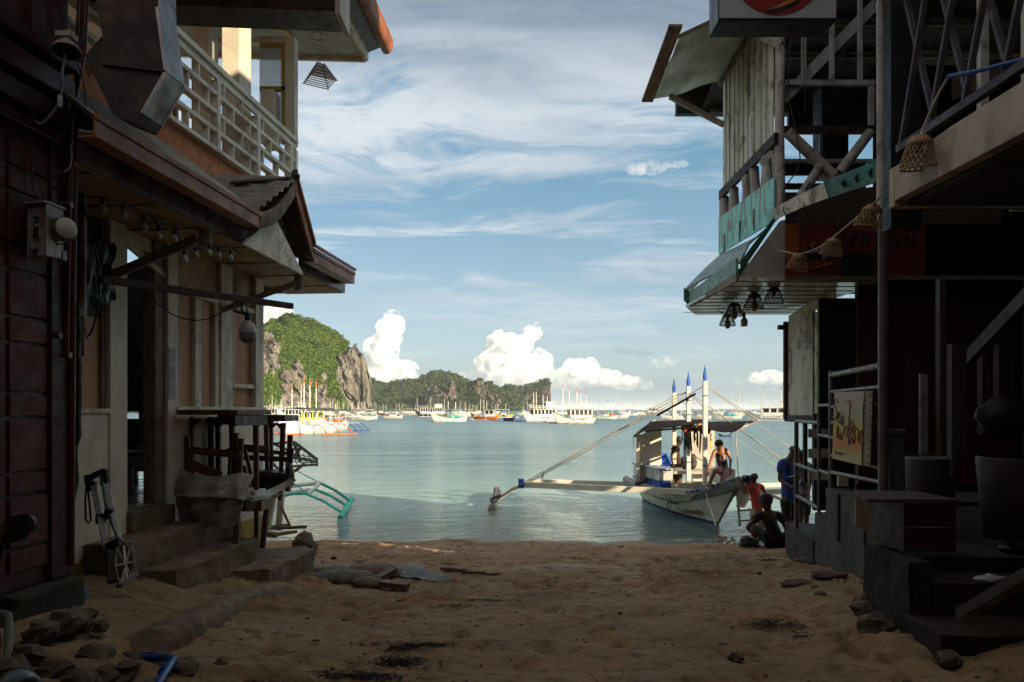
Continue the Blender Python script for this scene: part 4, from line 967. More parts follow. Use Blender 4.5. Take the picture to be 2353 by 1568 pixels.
SEA = [[(.55,1.0),(.35,1.15),(.1,1.0),(.1,.75),(.4,.55),(.5,.3),(.25,.05),(-.1,.1)], [(.62,.3),(.85,.42),(.8,.58),(.65,.5),(.65,.15),(.85,.05),(1.0,.2)], [(1.35,.5),(1.15,.52),(1.08,.25),(1.2,.05),(1.35,.3),(1.38,.5),(1.38,.15),(1.5,.05)]]
JANE = [[(.2,1.05),(.55,1.2),(.6,.9),(.5,.2),(.35,-.3),(.1,-.35),(.15,-.05),(.6,.25)], [(.95,.5),(.75,.52),(.68,.25),(.8,.05),(.95,.3),(.98,.5),(.98,.15),(1.08,.05)], [(1.15,.5),(1.18,.05),(1.2,.35),(1.38,.5),(1.45,.3),(1.45,.05),(1.55,.1)], [(1.6,.3),(1.82,.42),(1.78,.58),(1.63,.5),(1.62,.15),(1.82,.05),(1.98,.2)]]
UX, UZ_ = Vector((1,0,0)), Vector((0,0,1))
script_word(SEA, at(1920, 566, 8.47), UX, UZ_, .26, .010, 'lettering', BLACK, ban)
script_word(JANE, at(2010, 566, 8.47), UX, UZ_, .26, .010, 'lettering', BLACK, ban)
PALET = mat('pale_letters', (.50,.38,.33), None, 5, .5)
script_word(SEA, at(1863, 583, 8.455), UX, UZ_, .105, .005, 'lettering', PALET, ban)
script_word(JANE, at(1889, 588, 8.455), UX, UZ_, .105, .005, 'lettering', PALET, ban)
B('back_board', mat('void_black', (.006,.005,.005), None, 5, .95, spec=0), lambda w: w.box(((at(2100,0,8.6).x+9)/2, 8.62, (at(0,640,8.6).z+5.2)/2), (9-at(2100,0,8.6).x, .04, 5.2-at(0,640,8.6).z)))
# trims under the banner, side plank wall below, slatted underfloor
B('trim', mat('wood_trim', (.15,.09,.055), (.10,.06,.04), 5, .6), lambda w: w.box(((at(1804,0,8.5).x+7)/2, 8.52, at(0,639,8.5).z), (7-at(1804,0,8.5).x, .08, .05)))
B('ceiling', mat('dark_ceiling', (.05,.035,.025), (.03,.022,.016), 3, .7), lambda w: w.box((6.5, 10.3, 4.35), (6.8, 3.4, .05)))
B('upper_panel', mat('dark_brown_panel', (.075,.042,.025), (.05,.03,.018), 3, .6), lambda w: w.hexa([at(1804,516,8.56), at(2300,516,8.56), at(2300,516,8.6), at(1804,516,8.6), at(1804,450,8.56), at(2300,400,8.56), at(2300,400,8.6), at(1804,450,8.6)]))
XP = 4.22
py = [11.32, 10.35, 9.63]
for i in range(2):
    y1, y0 = py[i]-.006, py[i+1]+.006
    B('plank_wall', GREYW, lambda w: w.prism([(XP, y0, 2.38), (XP, y1, 2.36), (XP, y1, 3.80-.0), (XP, y0, 3.86)], (.03, 0, 0)))
    B('gap_strip', DARKW, lambda w: w.box((XP-.006, y0-.006, 3.1), (.012, .02, 1.4)))
B('corner_post', mat('dark_corner_timber', (.06,.035,.022), (.035,.02,.015), 7, .8, .5, 25), lambda w: w.box((XP-.01, 11.36, 3.05), (.07, .07, 1.5)))
B('bracket', DARKW, lambda w: w.box((XP-.05, 11.4, 3.72), (.14, .06, .07)))
B('head_board', GREYW, lambda w: w.prism([E(1812,742,11.3), E(1812,726,11.3), E(1919,655,9.6), E(1919,690,9.6)], (.03, .03, 0)))
B('bottom_beam', DARKW, lambda w: w.box((XP+.1, 10.5, 2.32), (.25, 1.8, .10)))
# dark red wall panels of the room
B('wall', DARKR, lambda w: w.box((5.15, 9.0, 2.9), (1.9, .05, 2.7)))
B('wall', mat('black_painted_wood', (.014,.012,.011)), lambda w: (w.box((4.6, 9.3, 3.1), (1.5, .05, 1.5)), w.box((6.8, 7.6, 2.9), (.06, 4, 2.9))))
B('wall', mat('dull_board_wall', (.055,.045,.034), (.04,.032,.025), 3, .7), lambda w: w.box((6.7, 8.6, 2.9), (1.5, .05, 2.8)))
# slatted panels under the plank wall
for k, (u0, u1, v0, v1) in enumerate(((1858, 1904, 986, 1006), (1858, 1904, 1032, 1053), (1858, 1904, 1081, 1104))):
    fr(u0, u1, v0, v1, 'slat', WHITEW, 9.75, .03)
fr(1926, 1950, 1094, 1118, 'slat', WHITEW, 8.6, .03)
B('underfloor', mat('black_painted_wood', (.014,.012,.011)), lambda w: w.box((5.2, 9.95, 1.75), (2.3, .08, 1.3)))
fr(1848, 1856, 966, 1110, 'stile', DARKW, 9.7, .06)
# terrace base: stained concrete wall in front, blocks, landing and steps
base = empty('terrace_base', RF.p(0, 7, .5), 0, 'dark stained concrete terrace base with landing and broken steps on the right', 'terrace')
def rock_box(pts, name, m, amp=.02, sub=9, par=base, seed=0):
    """hexahedron with a worn, slightly uneven skin: pts = 8 corners (bottom 4, top 4)"""
    P = [Vector(p) for p in pts]; w = MB()
    for (a, b, c, d) in ((0,1,5,4),(1,2,6,5),(2,3,7,6),(3,0,4,7),(4,5,6,7)):
        A_, B_, C_, D_ = (np.array(P[k], float) for k in (a, b, c, d)); I, J_ = np.meshgrid(np.arange(sub+1)/sub, np.arange(sub+1)/sub, indexing='ij'); I, J_ = I[..., None], J_[..., None]
        Q = (A_*(1-J_)+B_*J_)*(1-I)+(D_*(1-J_)+C_*J_)*I
        Nn = np.stack([fbm(Q[...,0]*2.3+k*7.7+seed, Q[...,1]*2.3+k*3.1, Q[...,2]*2.3, oct=4)-.5 + .35*(fbm(Q[...,0]*9+k*7.7, Q[...,1]*9, Q[...,2]*9, oct=2)-.5) for k in range(3)], -1)
        ed = 0
        rows = [[Vector(q) for q in r_] for r_ in Q+Nn*amp*2]
        w.grid(rows)
    return w.build(name, m, par)
def slab4(b0, b1, a0, a1, z0, z1a, z1b, name, m, **k):
    return rock_box([RF.p(a1,b0,z0), RF.p(a1,b1,z0), RF.p(a0,b1,z0), RF.p(a0,b0,z0), RF.p(a1,b0,z1a), RF.p(a1,b1,z1b), RF.p(a0,b1,z1b), RF.p(a0,b0,z1a)][::1], name, m, **k)
bA_, bB_, bC_, bD_, bE_ = RF.b(1802), RF.b(1869), RF.b(1902), RF.b(1990), RF.b(2060)
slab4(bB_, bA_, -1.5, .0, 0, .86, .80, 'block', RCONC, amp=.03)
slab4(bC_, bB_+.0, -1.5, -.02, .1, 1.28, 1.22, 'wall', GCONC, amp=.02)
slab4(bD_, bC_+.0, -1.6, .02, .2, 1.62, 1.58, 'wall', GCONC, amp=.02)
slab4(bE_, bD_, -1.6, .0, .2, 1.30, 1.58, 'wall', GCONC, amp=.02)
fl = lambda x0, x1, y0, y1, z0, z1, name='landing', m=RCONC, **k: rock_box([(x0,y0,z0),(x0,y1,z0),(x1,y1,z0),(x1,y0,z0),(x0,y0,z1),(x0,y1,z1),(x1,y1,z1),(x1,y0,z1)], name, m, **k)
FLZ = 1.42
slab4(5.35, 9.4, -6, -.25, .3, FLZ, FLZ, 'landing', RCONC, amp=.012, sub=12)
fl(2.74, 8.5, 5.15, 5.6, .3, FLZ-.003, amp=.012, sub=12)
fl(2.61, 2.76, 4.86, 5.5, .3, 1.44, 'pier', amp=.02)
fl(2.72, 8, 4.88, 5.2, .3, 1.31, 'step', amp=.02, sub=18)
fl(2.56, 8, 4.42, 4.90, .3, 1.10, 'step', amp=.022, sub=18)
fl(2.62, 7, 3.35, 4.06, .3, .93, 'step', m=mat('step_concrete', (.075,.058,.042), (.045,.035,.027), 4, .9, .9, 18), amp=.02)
# pipe railings: three frames of grey tube
rail = empty('pipe_railing', RF.p(-.05, 7.5, 1.6), 0, 'grey steel pipe railing standing on the concrete terrace wall', 'railing')
def pt(u, v, a=-.05): return RF.pt(u, v, a)
def vpipe(u, v0, v1, r): 
    q = pt(u, (v0+v1)/2); p0 = Vector((q.x, q.y, RF.z(v1, -.05, RF.b(u,-.05)))); p1 = Vector((q.x, q.y, RF.z(v0, -.05, RF.b(u,-.05)))); return pipe(p0, p1, r, 'upright', par=rail)
bigp = empty('steel_post', (pt(2029,1125).x, pt(2029,1125).y, 1.5), 0, 'tall grey steel tube post holding the green eave over the terrace', 'post')
q = pt(2029, 1125); MB().tube([Vector((q.x,q.y,1.55)), Vector((q.x,q.y,4.25))], .040, 16).build('tube', STEEL, bigp)
MB().tube([Vector((q.x-.01,q.y,4.1)), Vector((q.x-.02,q.y,7.6))], [.042,.036], 12).build('log', LOG, bigp)
vpipe(1910.5, 852, 1126, .030)
zz = lambda u, v: RF.z(v, -.05, RF.b(u, -.05))
for k, (vl, vr, r) in enumerate(((856, 848, .032), (895, 897, .022), (934, 935, .020), (974, 975, .020), (1012, 1014, .022), (1058, 1062, .020), (1086, 1108, .024))):
    a_, b_ = pt(1912, vl), pt(2024, vr); z = (a_.z+b_.z)/2 if k < 6 else None
    if z: a_.z = b_.z = z
    pipe(a_, b_, r, 'rail', par=rail)
vpipe(1882, 932, 1178, .022); vpipe(1830, 966, 1228, .030)
for v in (932, 1000, 1081): a_ = pt(1882, v); b_ = pt(1910, v); b_.z = a_.z; pipe(a_, b_, .020, 'rail', par=rail)
for v in (968, 1067, 1139): a_ = pt(1830, v); b_ = pt(1882, v); b_.z = a_.z; pipe(a_, b_, .024, 'rail', par=rail)
# painted canvas sign wrapped in plastic on the railing
sg = empty('canvas_sign', pt(1955, 1060, .03), 0, 'cream and orange hand-lettered canvas sign wrapped in plastic on the pipe railing', 'sign')
c00, c10, c11, c01 = pt(1914, 1054, .02), pt(1982, 1070, .06), pt(1987, 899, .06), pt(1919, 902, .02)
def sp(s_, t_): return c00.lerp(c10, s_).lerp(c01.lerp(c11, s_), t_)
sn = (c10-c00).cross(c01-c00).normalized()
if sn.x > 0: sn = -sn
def sign_mat():
    m = bpy.data.materials.new('canvas_sign_paint'); m.use_nodes = True; t = NT(m.node_tree); m.node_tree.nodes.clear()
    b = t.n('ShaderNodeBsdfPrincipled'); o = t.n('ShaderNodeOutputMaterial'); t.l(b.outputs[0], o.inputs[0])
    a = t.n('ShaderNodeAttribute', attribute_name='h').outputs['Fac']
    rp = t.n('ShaderNodeValToRGB'); cr = rp.color_ramp
    for e_, (p_, c_) in zip(range(5), ((0, (.40,.34,.16)), (.13, (.40,.31,.13)), (.22, (.48,.19,.09)), (.45, (.44,.34,.06)), (.62, (.31,.31,.15)))):
        el = cr.elements[e_] if e_ < 2 else cr.elements.new(p_)
        el.position = p_; el.color = (*c_, 1)
    el = cr.elements.new(.85); el.color = (.38,.31,.25,1)
    t.l(a, rp.inputs[0]); t.l(rp.outputs[0], b.inputs['Base Color']); b.inputs['Roughness'].default_value = .75; b.inputs['Specular IOR Level'].default_value = .08
    b.inputs['Coat Weight'].default_value = .03; b.inputs['Coat Roughness'].default_value = .18
    tc = t.n('ShaderNodeTexCoord'); n = t.noise(t.v('MULTIPLY', tc.outputs['Object'], (1, 1, .12)).outputs[0], 42, 4, .6, 1.5)
    bn = t.n('ShaderNodeBump', i_Strength=.7, i_Distance=.008); t.l(n, bn.inputs['Height']); t.l(bn.outputs[0], b.inputs['Coat Normal'])
    return m
NS = 12; V = [sp(i/NS, j/NS)+sn*(.008+.012*math.sin(i*1.1)*math.sin(j*.9)*.4) for j in range(NS+1) for i in range(NS+1)]
o_ = fast_mesh('canvas', [tuple(v) for v in V], grid_faces(NS+1, NS+1), sign_mat(), True, {'h': [j/NS for j in range(NS+1) for i in range(NS+1)]}, sg)
CWOOD = mat('sign_edge_canvas', (.42,.36,.27), (.30,.25,.18), 5, .7)
w = MB(); w.hexa([p-sn*.045 for p in (c00,c10,c11,c01)]+[p-sn*.004 for p in (c00,c10,c11,c01)]); w.build('stretcher_frame', CWOOD, sg)
w = MB(); w.prism([c10-sn*.002, c11-sn*.002, c11-sn*.045+(c11-c01)*.06, c10-sn*.045+(c10-c00)*.06], (.004,0,0)); w.build('side_edge', CWOOD, sg)
for k in range(10):
    q_ = c10.lerp(c11, .04+k*.1)-sn*.03+(c10-c00)*.05; MB().blob(q_+Vector((0,-.01,0)), .008, k, 6, 4).build('nail', BLACK, sg)
ux, uz = (c10-c00), (c01-c00)
MAROON = mat('maroon_lettering', (.22,.03,.03), None, 9, .5)
def sw(strokes, s0, t0, sc, name, tilt=0.0):
    sh = uz.normalized(); uxn = (ux.normalized()*1.7+sh*tilt)
    script_word(strokes, sp(s0, t0)+sn*.015, uxn, sh, sc, .0058, name, MAROON, sg)
L1 = uz.length
sw(SEA, .02, .60, .20, 'lettering', -.30); sw(JANE, .42, .53, .24, 'lettering', -.45)
REST = [[(.1,0),(.15,1.0)], [(.0,.9),(.3,1.1),(.5,.8),(.2,.55),(.55,.0)], [(.6,.3),(.8,.42),(.75,.55),(.62,.4),(.7,.05),(.9,.2)], [(1.15,.5),(1.0,.4),(1.15,.2),(.95,.02)], [(1.3,.9),(1.3,.1),(1.45,.05)], [(1.2,.6),(1.5,.62)], [(1.6,.6),(1.75,.62)]]
BARW = [[(.1,-.3),(.15,1.0)], [(.0,.9),(.35,1.1),(.45,.75),(.15,.55),(.5,.3),(.3,-.2),(.05,-.15)], [(.9,.4),(.7,.42),(.62,.2),(.75,.0),(.9,.25),(.93,.4),(.93,.08),(1.02,.0)], [(1.1,.4),(1.13,.0),(1.15,.3),(1.35,.42)]]
sw(REST, .16, .32, .115, 'lettering', -.1); sw(BARW, .58, .31, .13, 'lettering', -.15)
def text_obj(s_, size, name, m, par, origin, ux_, uy_, ext=.002, shear=0, bold=0):
    cu = bpy.data.curves.new('t', 'FONT'); cu.body = s_; cu.size = size; cu.extrude = ext; cu.shear = shear; cu.offset = bold
    to = bpy.data.objects.new('t', cu); COL.objects.link(to); dg = bpy.context.evaluated_depsgraph_get(); me = bpy.data.meshes.new_from_object(to.evaluated_get(dg))
    bpy.data.objects.remove(to); n = ux_.cross(uy_).normalized()
    for v in me.vertices: v.co = Vector(origin) + ux_*v.co.x + uy_*v.co.y + n*v.co.z
    me.name = name; me.materials.clear(); me.materials.append(m); o = bpy.data.objects.new(name, me); COL.objects.link(o); attach(o, par); return o
text_obj('Table reservation', .052, 'lettering', mat('grey_lettering', (.16,.13,.12)), sg, sp(.12, .085)+sn*.016, ux.normalized(), uz.normalized())
# overhead light-box sign
lb = empty('hanging_sign_box', (2.0, 6.1, 5.6), 0, 'black framed white sign box with a red disc hanging over the alley', 'sign')
p, q = at(1651, 46, 6.0), at(1924, 46, 6.0)
w = MB(); w.box(((p.x+q.x)/2, 6.15, p.z+.55), (q.x-p.x, .27, 1.1)); w.build('case', mat('black_sign_case', (.022,.022,.024), (.03,.03,.033), 5, .35, 0), lb, bevel=.006)
w = MB(); w.box(((p.x+q.x)/2, 6.007, p.z+.565), (q.x-p.x-.02, .016, 1.1)); w.build('face', mat('sign_face', (.40,.36,.35), (.36,.33,.32), 2, .3), lb)
RC = 107/F*6; cc = at(1786, -72, 5.995)
w = MB(); w.prism([cc+Vector((RC*math.cos(2*math.pi*i/64), 0, RC*math.sin(2*math.pi*i/64))) for i in range(64)], (0,-.003,0)); w.build('red_disc', mat('sign_red', (.26,.012,.010)), lb)
sw1 = [at(u_, v_, 5.989) for u_, v_ in ((1762, 24), (1790, 20), (1820, 9), (1845, -3), (1870, -6), (1880, -20), (1840, -16), (1812, 0), (1786, 14))]
w = MB(); w.prism(sw1[:], (0,-.002,0)); w.build('swoosh', mat('sign_orange', (.50,.20,.02)), lb)
sw2 = [at(u_, v_, 5.986) for u_, v_ in ((1755, 24), (1790, 18), (1815, 8), (1838, -4), (1834, 6), (1812, 17), (1790, 26), (1768, 28))]
w = MB(); w.prism(sw2[:], (0,-.002,0)); w.build('swoosh', BLACK, lb)
w = MB(); w.bar((2.64, 6.2, 6.0), (3.4, 6.4, 6.0), .05, .05); w.bar((2.64, 6.2, 6.6), (3.4, 6.4, 6.6), .05, .05); w.build('bracket', STEEL, lb)
# nearer house: concrete balcony band with cross lattice
nh = empty('balcony_house', (3.4, 4.4, 3.9), 0, 'dark near house with a pale cracked concrete balcony band and crossed wooden railing', 'house')
def N(name, m, f, bevel=0): w = MB(); f(w); return w.build(name, m, nh, bevel=bevel)
XB = 2.6; SLAB = mat('cracked_cream_render', (.52,.44,.33), (.42,.35,.26), 2.2, .75, .35, 14, stain=(.13,.10,.075), ssc=2.4, samt=.6)
N('balcony_band', SLAB, lambda w: w.prism([(XB,5.03,3.87),(XB,3.0,3.85),(XB,3.0,4.12),(XB,4.4,4.13),(XB,5.03,4.10)], (.08,0,0)), .006)
N('balcony_end', SLAB, lambda w: w.box((XB+.6, 5.07, 3.97), (1.2, .07, .27)), .006)
N('floor_slab', RCONC, lambda w: w.box((XB+2.1, 2.5, 4.0), (4.0, 5.0, .15)))
N('ceiling_board', mat('dark_ceiling', (.05,.035,.025)), lambda w: w.box((XB+2.2, 2.5, 3.86), (4.2, 5.3, .04)))
XR = mat('purple_grey_wood', (.08,.068,.075), (.05,.042,.048), 7, .6, .4, 30)
N('bottom_rail', XR, lambda w: w.bar((XB+.12, 5.2, 4.28), (XB+.12, 3.0, 4.28), .05, .05))
N('top_rail', XR, lambda w: w.bar((XB+.12, 5.2, 5.35), (XB+.12, 3.0, 5.35), .05, .05))
for k in range(7):
    y = 5.15-k*.36
    N('lattice_bar', XR, lambda w: w.bar((XB+.11, y, 4.30), (XB+.11, y-.36, 5.33), .035, .025))
    N('lattice_bar', XR, lambda w: w.bar((XB+.14, y-.36, 4.30), (XB+.14, y, 5.33), .035, .025))
N('corner_post', mat('black_painted_wood', (.014,.012,.011)), lambda w: w.box((XB+.22, 5.35, 5.4), (.22, .12, 3.3)))
N('side_screen', mat('black_painted_wood', (.014,.012,.011)), lambda w: w.box((XB+.55, 5.3, 3.0), (.0, .0, .0)) if False else w.box((5.6, 5.6, 6.6), (3.0, .06, 3.6)))
for k in range(6): N('inner_stick', LOG, lambda w: w.box((XB+.9+k*.33, 5.5, 5.0), (.06, .05, 1.1)))
N('blue_pipe', mat('blue_water_pipe', (.010,.07,.30), (.008,.05,.22), 6, .4), lambda w: w.tube([at(2180, 176, 4.4), at(2240, 165, 4.2), at(2420, 120, 3.8)], .013, 8))
DPOST = mat('dim_cream_post', (.075,.06,.042), (.05,.04,.028), 5, .7, .3, 20, (1,1,.2))
def npost(u0, u1, v0, v1, Y, name='post', m=None, d=.07):
    p, q = at(u0, v1, Y), at(u1, v0, Y); return N(name, m or DPOST, lambda w: w.box(((p.x+q.x)/2, Y+d/2, (p.z+q.z)/2), (q.x-p.x, d, q.z-p.z)), .004)
npost(2187, 2222, 790, 1060, 5.8); npost(2295, 2332, 771, 955, 5.6); npost(2257, 2273, 800, 1000, 6.2); npost(2160, 2174, 640, 1060, 6.4); npost(2186, 2196, 1060, 1098, 5.8)
npost(2115, 2133, 860, 1045, 6.2, 'stake', mat('pale_stake', (.30,.28,.25)), .03)
N('stair_rail', mat('dark_stair_wood', (.035,.024,.018), (.022,.015,.011), 5, .6), lambda w: w.bar(at(2222, 828, 6.0), at(2400, 640, 5.0), .06, .10))
for k in range(0): N('stair_baluster', mat('dark_stair_wood', (.08,.055,.04)), lambda w: w.box((at(2262+k*28,0,5.9-k*.2).x, 5.9-k*.2, 2.3), (.05, .05, 1.3)))
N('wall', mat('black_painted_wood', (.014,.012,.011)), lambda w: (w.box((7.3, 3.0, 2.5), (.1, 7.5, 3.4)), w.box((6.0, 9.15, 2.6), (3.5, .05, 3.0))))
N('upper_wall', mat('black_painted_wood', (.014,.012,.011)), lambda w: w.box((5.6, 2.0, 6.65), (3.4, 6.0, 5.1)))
N('rooftop_sun_blocker', DTIN, lambda w: w.box((5.3, 4.5, 10.3), (1.8, 2.3, 2.2)))  # unseen box added over the roof to keep sun off the terrace window
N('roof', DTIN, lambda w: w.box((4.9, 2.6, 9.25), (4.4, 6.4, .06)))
B('side_wall', mat('black_painted_wood', (.014,.012,.011)), lambda w: w.box((7.6, 7.2, 6.6), (.1, 4.2, 5.6)))  # unseen wall added to keep the low sun off the log posts
# strip lamp seen through the dark
N('light_strip', mat('pale_tube', (.55,.58,.62)), lambda w: w.box((at(2342,0,6).x, 6.0, at(0,481,6).z), (.14, .03, .03)))

# ================================================================ the rest of the alley, behind and beside the viewpoint, plus added shade casters
ADJ = mat('alley_render', (.38,.29,.20), (.30,.22,.15), 2, .85, .5, 12)
for nm, lab, cx, cy, cz, sx, sy, sz, rz in (
    ('alley_house', 'plain rendered house continuing the left side of the alley behind the red wall', -6.2, -3.0, 3.0, 5.4, 13.0, 6.0, 0),
    ('alley_house', 'plain rendered house continuing the right side of the alley behind the steps', 6.2, -4.4, 3.6, 6.6, 12.4, 7.2, 0),
    ('alley_house', 'plain house closing the inland end of the alley', 0, -14.0, 3.5, 18, 4, 7, 0),
    ('added_shade_cottage', 'unseen low cottage added beyond the bar house to shade the beached hull', 11.6, 9.2, 1.8, 5.0, 6.2, 3.6, 0)):  # cottage outside the view, placed so its shadow covers the lower hull
    w = MB(); w.box((cx, cy, cz), (sx, sy, sz)); o = w.build(nm, ADJ); tag(o, lab, 'house', 'houses lining the alley behind the viewpoint')

w = MB(); w.box((-.1, -3.2, 4.75), (6.6, 10.6, .12)); o = w.build('foreground_shade_roof', DTIN); tag(o, 'unseen tin roof added over the viewpoint to darken the foreground', 'roof')  # roof outside the view, added to cut the light on the near sand

# ================================================================ BOATS
BW = mat('boat_white', (.78,.75,.68), (.68,.65,.58), 3, .5, .1, 15, stain=(.45,.38,.28), ssc=1.5, samt=.35)
BWH = mat('hero_hull_white', (.88,.79,.60), (.78,.69,.50), 2.2, .45, .1, 15, stain=(.35,.30,.22), ssc=1.6, samt=.45)
def pc(n, c, c2=None, **k): return mat('boat_'+n, c, c2, 3, k.pop('rough', .5), .1, 15, **k)
BLUE = pc('blue', (.02,.07,.32)); NAVY = pc('navy', (.015,.04,.16)); SKYB = pc('light_blue', (.16,.30,.52)); ORNGB = pc('orange', (.75,.16,.02)); REDB = pc('red', (.50,.03,.02)); GREENB = pc('green', (.02,.22,.10)); TEAL = pc('teal', (.03,.38,.28)); YELB = pc('yellow', (.70,.50,.03)); BLACKB = pc('black', (.02,.02,.022)); BROWNB = pc('brown', (.20,.12,.07)); GREYB = pc('grey', (.25,.26,.27)); TARPD = pc('dark_tarp', (.05,.045,.05)); CYANB = pc('cyan', (.05,.45,.60))
BAMB = mat('weathered_bamboo', (.38,.33,.27), (.26,.22,.18), 5, .6, .2, 20)
ROPE = mat('rope', (.45,.40,.32), (.30,.26,.20), 20, .85)
DGLASS = mat('dark_opening', (.035,.035,.04), None, 5, .3)
def hull_mesh(L, Bm, H, rise, rake=.16, stern_rise=.35, draft=.25, n=26, full=.5, keel_up=1.0):
    """loft of V sections, bow at +x; returns rings of (keel, chine, sheer) on both sides plus the inner edge"""
    R_ = []
    for i in range(n+1):
        s_ = i/n
        b = Bm/2*(max(0.0, 1-abs((s_-.45)/.56)**2.6))**.75 if s_ < 1 else 0.004
        b = max(b, .012)
        if s_ < .06: b = max(b, Bm/2*.35)
        zs_ = H + rise*max(0, (s_-.42)/.58)**2.3 + stern_rise*max(0, (.28-s_)/.28)**2
        zk = -draft + keel_up*(H*1.0)*max(0, (s_-.93)/.07)**1.5*0
        xs0 = L*(s_-.5); xk = L*(.5-rake - (1-s_)*(1-rake-.06)) 
        xk = -L*.5 + L*.05 + (L*(1-rake-.05))*s_
        R_.append([Vector((xk, 0, zk)), Vector((xk*.35+xs0*.65, b*.80, zk*.35+zs_*.45)), Vector((xs0, b, zs_))])
    return R_
def hull_parts(L, Bm, H, rise, mhull, mtrim, mbottom, par, **k):
    R_ = hull_mesh(L, Bm, H, rise, **k)
    def ring(r): 
        kx, c, s_ = r; return [s_, s_.lerp(c, .5)+Vector((0, .012*Bm, 0)), c, c.lerp(kx, .5)+Vector((0, Bm*.06, 0)), kx, Vector((c.x,-c.y,c.z)).lerp(kx, .5)+Vector((0,-Bm*.06,0)), Vector((c.x,-c.y,c.z)), Vector((s_.x,-s_.y,s_.z)).lerp(Vector((c.x,-c.y,c.z)), .5)+Vector((0,-.012*Bm,0)), Vector((s_.x,-s_.y,s_.z))]
    w = MB(); w.grid([ring(r) for r in R_]); r0 = ring(R_[0]); w.add(r0, [tuple(range(9))])
    # inner skin and deck
    w.grid([[r[2]*1.0+Vector((0,-.03,0)), Vector((r[2].x, r[2].y*.7, r[2].z-.14*H-.05)), Vector((r[2].x, -r[2].y*.7, r[2].z-.14*H-.05)), Vector((r[2].x,-r[2].y+.03,r[2].z))] for r in R_])
    o = w.build('hull', mhull, par)
    if mbottom:
        w = MB(); rows = []
        for r in R_:
            rr = ring(r); row = []
            for q in rr[2:7]:
                row.append(q)
            # clip below z=.12
            def cl(a, b_): 
                if a.z <= .12: return a
                t_ = min(1, (a.z-.12)/max(1e-4, a.z-b_.z)); return a.lerp(b_, t_)
            m_ = rr[3]; k_ = rr[4]; m2 = rr[5]
            a = cl(rr[2], m_) if rr[3].z < .12 else cl(m_, k_); b2 = Vector((a.x,-a.y,a.z))
            rows.append([a+Vector((0,.006,0)), (a+k_)/2+Vector((0,.012+Bm*.02,0)), k_+Vector((.004,0,-.004)), (b2+k_)/2+Vector((0,-.012-Bm*.02,0)), b2+Vector((0,-.006,0))])
        w.grid(rows); w.build('bottom_stripe', mbottom, par)
    if mtrim:
        for sg_ in (1, -1):
            w = MB(); w.tube([Vector((r[2].x, r[2].y*sg_, r[2].z)) for r in R_], max(.022, L*.0035), 6); w.build('gunwale', mtrim, par)
    w = MB(); w.bar(R_[-1][2]+Vector((-.02,0,.03)), R_[-1][0]+Vector((0,0,0)), max(.03, L*.005), max(.03, L*.005)); w.build('stem', mhull, par)
    return R_
def ropes(par, segs, r=.012, name='rope', m=None, sag=0):
    for a, b in segs:
        a, b = Vector(a), Vector(b); pts = [a.lerp(b, i/6)-Vector((0,0,sag*4*(i/6)*(1-i/6))) for i in range(7)]
        MB().tube(pts, r, 4, smooth=False).build(name, m or ROPE, par)
